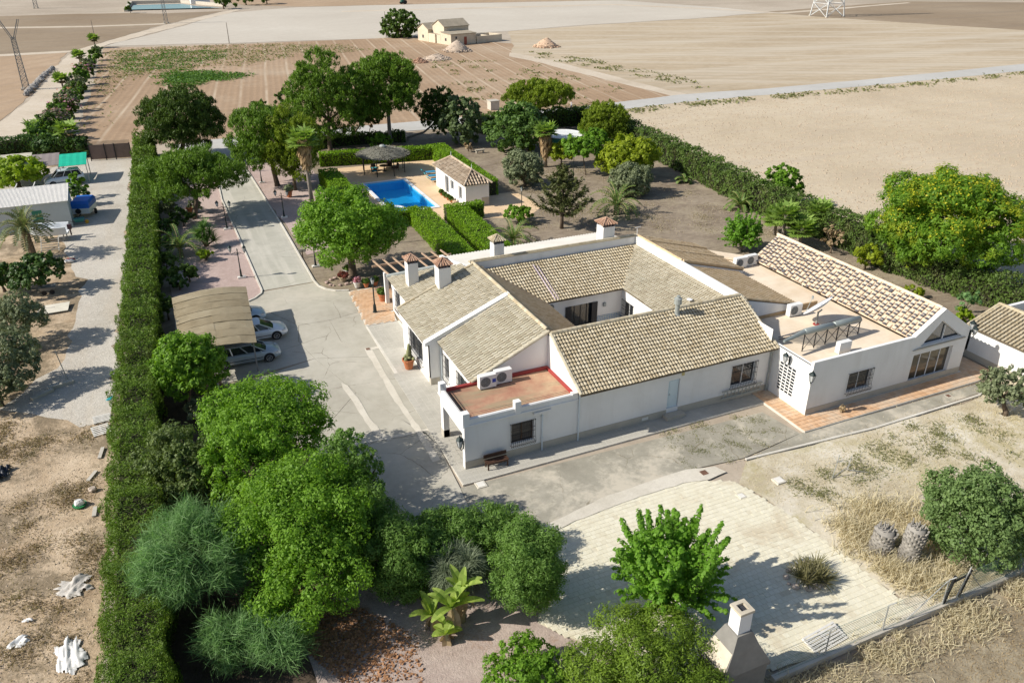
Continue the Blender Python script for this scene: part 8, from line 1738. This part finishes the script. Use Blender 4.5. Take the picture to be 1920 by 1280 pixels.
for t0_, z0, z1 in ((2.2, 1.0, 1.7), (13.6, .9, 1.7)): mb = MB(); a = -.03; mb.slab([Pf(a, t0_, z0), Pf(a, t0_+.7, z0), Pf(a, t0_+.7, z1), Pf(a, t0_, z1)], tuple(-fu*.03)); mb.build('window', m_tile_end, fm)
fy = thing('ruined_yard_wall', 'low broken yard walls joined to the right of the abandoned farmhouse', 'wall', Pf(12, 3, 0))
for a, b in (((8.8, .2), (18, .6)), ((18, .6), (17.5, 6)), ((13, .6), (13, 5)), ((8.8, 6), (17.5, 6))): mb = MB(); p, q = Pf(*a, .9), Pf(*b, .9); mb.beam(p, q, .4, 1.8); mb.build('wall', m_adobe, fy)
def heap(px, r, h, label, m, n=160):
    q = g(*px); t = thing('rubble_heap', label, 'heap', q, group='rubble heaps near the farmhouse'); mb = MB(); mb.lathe([(r, 0), (r*.75, h*.35), (r*.4, h*.75), (r*.08, h)], (q.x, q.y, 0), 14); mb.build('mound', m, t, True); mb = MB()
    for i in range(n): a = rnd.uniform(0, 6.28); rr = r*math.sqrt(rnd.random())*1.1; s = rnd.uniform(.15, .5); mb.blob((q.x+rr*math.cos(a), q.y+rr*math.sin(a), max(0, h*(1-rr/r))+.05), (s, s*.8, s*.6), 5, 4, .3)
    tag(mb.build('rubble', m, t), kind='stuff')
m_rub = plain('rubble', (.47, .38, .30), .95, var=.25); heap((857, 96), 3.6, 2.6, 'largest grey rubble heap in front of the farmhouse', m_rub); heap((818, 111), 3.2, 1.2, 'low spread rubble heap left of the largest one', m_rub); heap((786, 117), 1.8, .9, 'small reddish earth heap', plain('red_earth', (.36, .22, .15), .95)); heap((1024, 88), 3.4, 2.2, 'sandy heap with red bricks to the right of the farmhouse', plain('sand_heap', (.52, .37, .26), .95))
q = g(925, 205); t = thing('well_head', 'small white concrete box in the field beyond the road', 'well', q); mb = MB(); mb.box(q.x-.8, q.y-.8, 0, q.x+.8, q.y+.8, 1.4); mb.build('body', m_conc_f, t); mb = MB(); mb.box(q.x-.9, q.y-.9, 1.4, q.x+.9, q.y+.9, 1.55); mb.build('lid', m_plinth, t)
# reservoir
m_resw = plain('reservoir_water', (.07, .26, .33), .12, var=.1, scale=.05, bump=0, spec=.5); rp = [(237, 20), (247, 8), (340, 6), (352, 10), (420, 14), (360, 17), (250, 19)]
sheet('reservoir_water', [(243, 18.5), (250, 10), (342, 7.5), (370, 12), (420, 14.5), (330, 16.5)], .35, m_resw)
P = [g(a, b) for a, b in ((236, 22), (246, 8), (340, 5.5), (420, 12.5))]; rs = thing('reservoir_bank', 'white lined bank round the far blue reservoir', 'bank', P[0]); mb = MB()
for a, b in zip(P[:-1], P[1:]): mb.beam((a.x, a.y, .4), (b.x, b.y, .4), 1.2, 1.6)
mb.build('bank_wall', m_conc_f, rs)
q = g(372, 8); t = thing('white_shed', 'white farm building beside the far reservoir', 'building', q); mb = MB(); mb.box(q.x-3, q.y, 0, q.x+5, q.y+6, 4.5); mb.build('wall', m_white, t); mb = MB(); mb.slab([(q.x-3.3, q.y-.3, 4.5), (q.x+5.3, q.y-.3, 4.5), (q.x+5.3, q.y+6.3, 5.2), (q.x-3.3, q.y+6.3, 5.2)], (0, 0, .15)); mb.build('roof', m_corr, t)
# pylons and poles
m_lat = plain('lattice_steel', (.30, .30, .29), .6, .4); m_latw = plain('lattice_pale', (.62, .64, .64), .6, .2)
def lattice(px, h, w0, w1, label, m, vhead=False, br=.05, levels=9, main=.09):
    q = g(*px); t = thing('pylon', label, 'pylon', q); mb = MB()
    def c(k, z): w = w0+(w1-w0)*z/h; return Vector((q.x+w/2*(1 if k in (1, 2) else -1), q.y+w/2*(1 if k in (2, 3) else -1), z))
    zs = [h*(1-(1-i/levels)**1.25) for i in range(levels+1)]
    for k in range(4): mb.beam(c(k, 0), c(k, h), main, main)
    for a, b in zip(zs[:-1], zs[1:]):
        for k in range(4): j = (k+1) % 4; mb.beam(c(k, a), c(j, b), br, br); mb.beam(c(j, a), c(k, b), br, br); mb.beam(c(k, b), c(j, b), br, br)
    mb.build('mast', m, t); mb = MB()
    if vhead:
        for s in (-1, 1): mb.beam((q.x, q.y, h-.3), (q.x+s*1.5, q.y, h+3.2), .16, .16); mb.beam((q.x+s*.3, q.y, h-.3), (q.x+s*1.8, q.y, h+3.2), .1, .1)
    else:
        for z, l in ((h*.72, 5), (h*.86, 4), (h-.3, 3)): mb.beam((q.x-l, q.y, z), (q.x+l, q.y, z), .15, .15)
    mb.build('crossarm', m, t)
    for k in range(4): p = c(k, 0); mb = MB(); mb.box(p.x-.3, p.y-.3, 0, p.x+.3, p.y+.3, .35); mb.build('footing', m_conc_f, t)
lattice((50, 168), 9.6, 1.15, .7, 'narrow lattice pylon with a forked head beside the dirt track', m_lat, True, .045, 14, .08); lattice((312, 44), 13, 1.2, .6, 'distant lattice mast in front of the reservoir', m_lat, True, .05, 12, .12); lattice((1550, 31), 34, 8.5, 1.5, 'large pale lattice pylon cut off by the top edge of the photo', m_latw, False, .14, 9, .28); lattice((68, 16), 14, 1.4, .6, 'distant lattice mast at the top left corner', m_lat, True, .06, 10, .14)
for px, h, lab in (((430, 82), 5.5, 'thin dark pole at the edge of the pale field'), ((724, 69), 7.0, 'thin pole in front of the dark tree by the farmhouse'), ((177, 68), 4.5, 'faint pole on the brown field left of the track')): q = g(*px); mb = MB(); mb.tube([(q.x, q.y, 0), (q.x, q.y, h)], [.13, .08], 6); tag(mb.build('utility_pole', m_bark_g), lab, 'pole')
q = g(756, 8); t = thing('tractor', 'tiny dark green farm machine at the top edge in the far field', 'tractor', q); mb = MB(); mb.box(q.x-1.0, q.y-.8, .7, q.x+.6, q.y+.8, 1.6); mb.box(q.x-.6, q.y-.7, 1.6, q.x+.5, q.y+.7, 2.8); mb.build('body', plain('tractor_green', (.03, .12, .09), .6), t)
for dx, r in ((-.9, .5), (.7, .85)):
    for s in (-1, 1): mb = MB(); mb.tube([(q.x+dx, q.y+s*.75, r), (q.x+dx, q.y+s*1.05, r)], r, 12); mb.build('wheel', MATS['tyre'], t)
# rubble wall of grey stones along the dirt track
for i in range(22):
    f = i/21; px = 98-50*f+rnd.uniform(-2, 2); py = 130+50*f; q = g(px, py); s = rnd.uniform(.5, .9); mb = MB(); mb.blob((q.x, q.y, .3), (s, s, .45), 7, 5, .25); tag(mb.build('boulder', plain('boulder_grey', (.30, .28, .26), .9, var=.2) if 'boulder_grey' not in MATS else MATS['boulder_grey']), 'grey boulder in the row along the left side of the dirt track', 'boulder', 'boulders along the dirt track')
# people: one walker on the road, one figure standing by the gate
def person(p, rz, label, top, legs, H=1.7):
    t = thing('person', label, 'person', p, rz, local=True); me = bpy.data.meshes.new('body'); k = H/1.7
    V = [(0, 0, .95), (0, .02, 1.18), (0, .01, 1.40), (0, 0, 1.50), (0, -.01, 1.60), (.09, 0, .90), (.10, -.04, .50), (.11, .02, .08), (.11, -.10, .04), (-.09, 0, .90), (-.10, .12, .50), (-.10, .22, .10), (-.10, .12, .05), (.19, .01, 1.38), (.24, .05, 1.12), (.24, -.06, .90), (-.19, .01, 1.38), (-.25, -.04, 1.12), (-.23, -.16, .92)]
    E = [(0, 1), (1, 2), (2, 3), (3, 4), (0, 5), (5, 6), (6, 7), (7, 8), (0, 9), (9, 10), (10, 11), (11, 12), (2, 13), (13, 14), (14, 15), (2, 16), (16, 17), (17, 18)]
    me.from_pydata([(x*k, y*k, z*k) for x, y, z in V], E, []); o = bpy.data.objects.new('body', me); COL.objects.link(o); o.parent = t; md = o.modifiers.new('skin', 'SKIN'); ly = me.skin_vertices.new(name='s').data if len(me.skin_vertices) == 0 else me.skin_vertices[0].data
    rad = [.14, .13, .15, .055, .09, .09, .065, .045, .04, .09, .065, .045, .04, .06, .042, .033, .06, .042, .033]
    for i, r_ in enumerate(rad): ly[i].radius = (r_*k, r_*k*.8)
    ly[0].use_root = True; o.modifiers.new('sub', 'SUBSURF').levels = 1; o.modifiers['sub'].render_levels = 1
    m, nt, out = _nt('person_'+label[:6]); b = nt.nodes.new('ShaderNodeBsdfPrincipled'); nt.links.new(b.outputs[0], out.inputs[0]); sep = nt.nodes.new('ShaderNodeSeparateXYZ'); nt.links.new(nt.nodes.new('ShaderNodeTexCoord').outputs['Object'], sep.inputs[0])
    r2 = nt.nodes.new('ShaderNodeValToRGB'); r2.color_ramp.interpolation = 'CONSTANT'; e = r2.color_ramp.elements; e[0].color = (*legs, 1); e[1].position = .98/2*k; e[1].color = (*top, 1); n = e.new(1.47/2*k); n.color = (.42, .25, .17, 1); nt.links.new(_math(nt, 'MULTIPLY', sep.outputs[2], .5), r2.inputs[0]); nt.links.new(r2.outputs[0], b.inputs['Base Color']); b.inputs['Roughness'].default_value = .8; me.materials.append(m)
    mb = MB(); mb.blob((0, .02*k, 1.64*k), (.10*k, .11*k, .09*k), 9, 6); mb.build('hair', m_wood, t, True)
q = g(1071, 208); person((q.x, q.y, 0), .6, 'person in a white top walking beside the road at the garden corner', (.75, .70, .68), (.10, .10, .13))
q = g(468, 322); person((q.x, q.y, 0), .2, 'dark-dressed person standing in the pine shade near the drive gate', (.035, .035, .05), (.03, .03, .04))
# ================================================================== TIDY UP
bpy.context.view_layer.update()
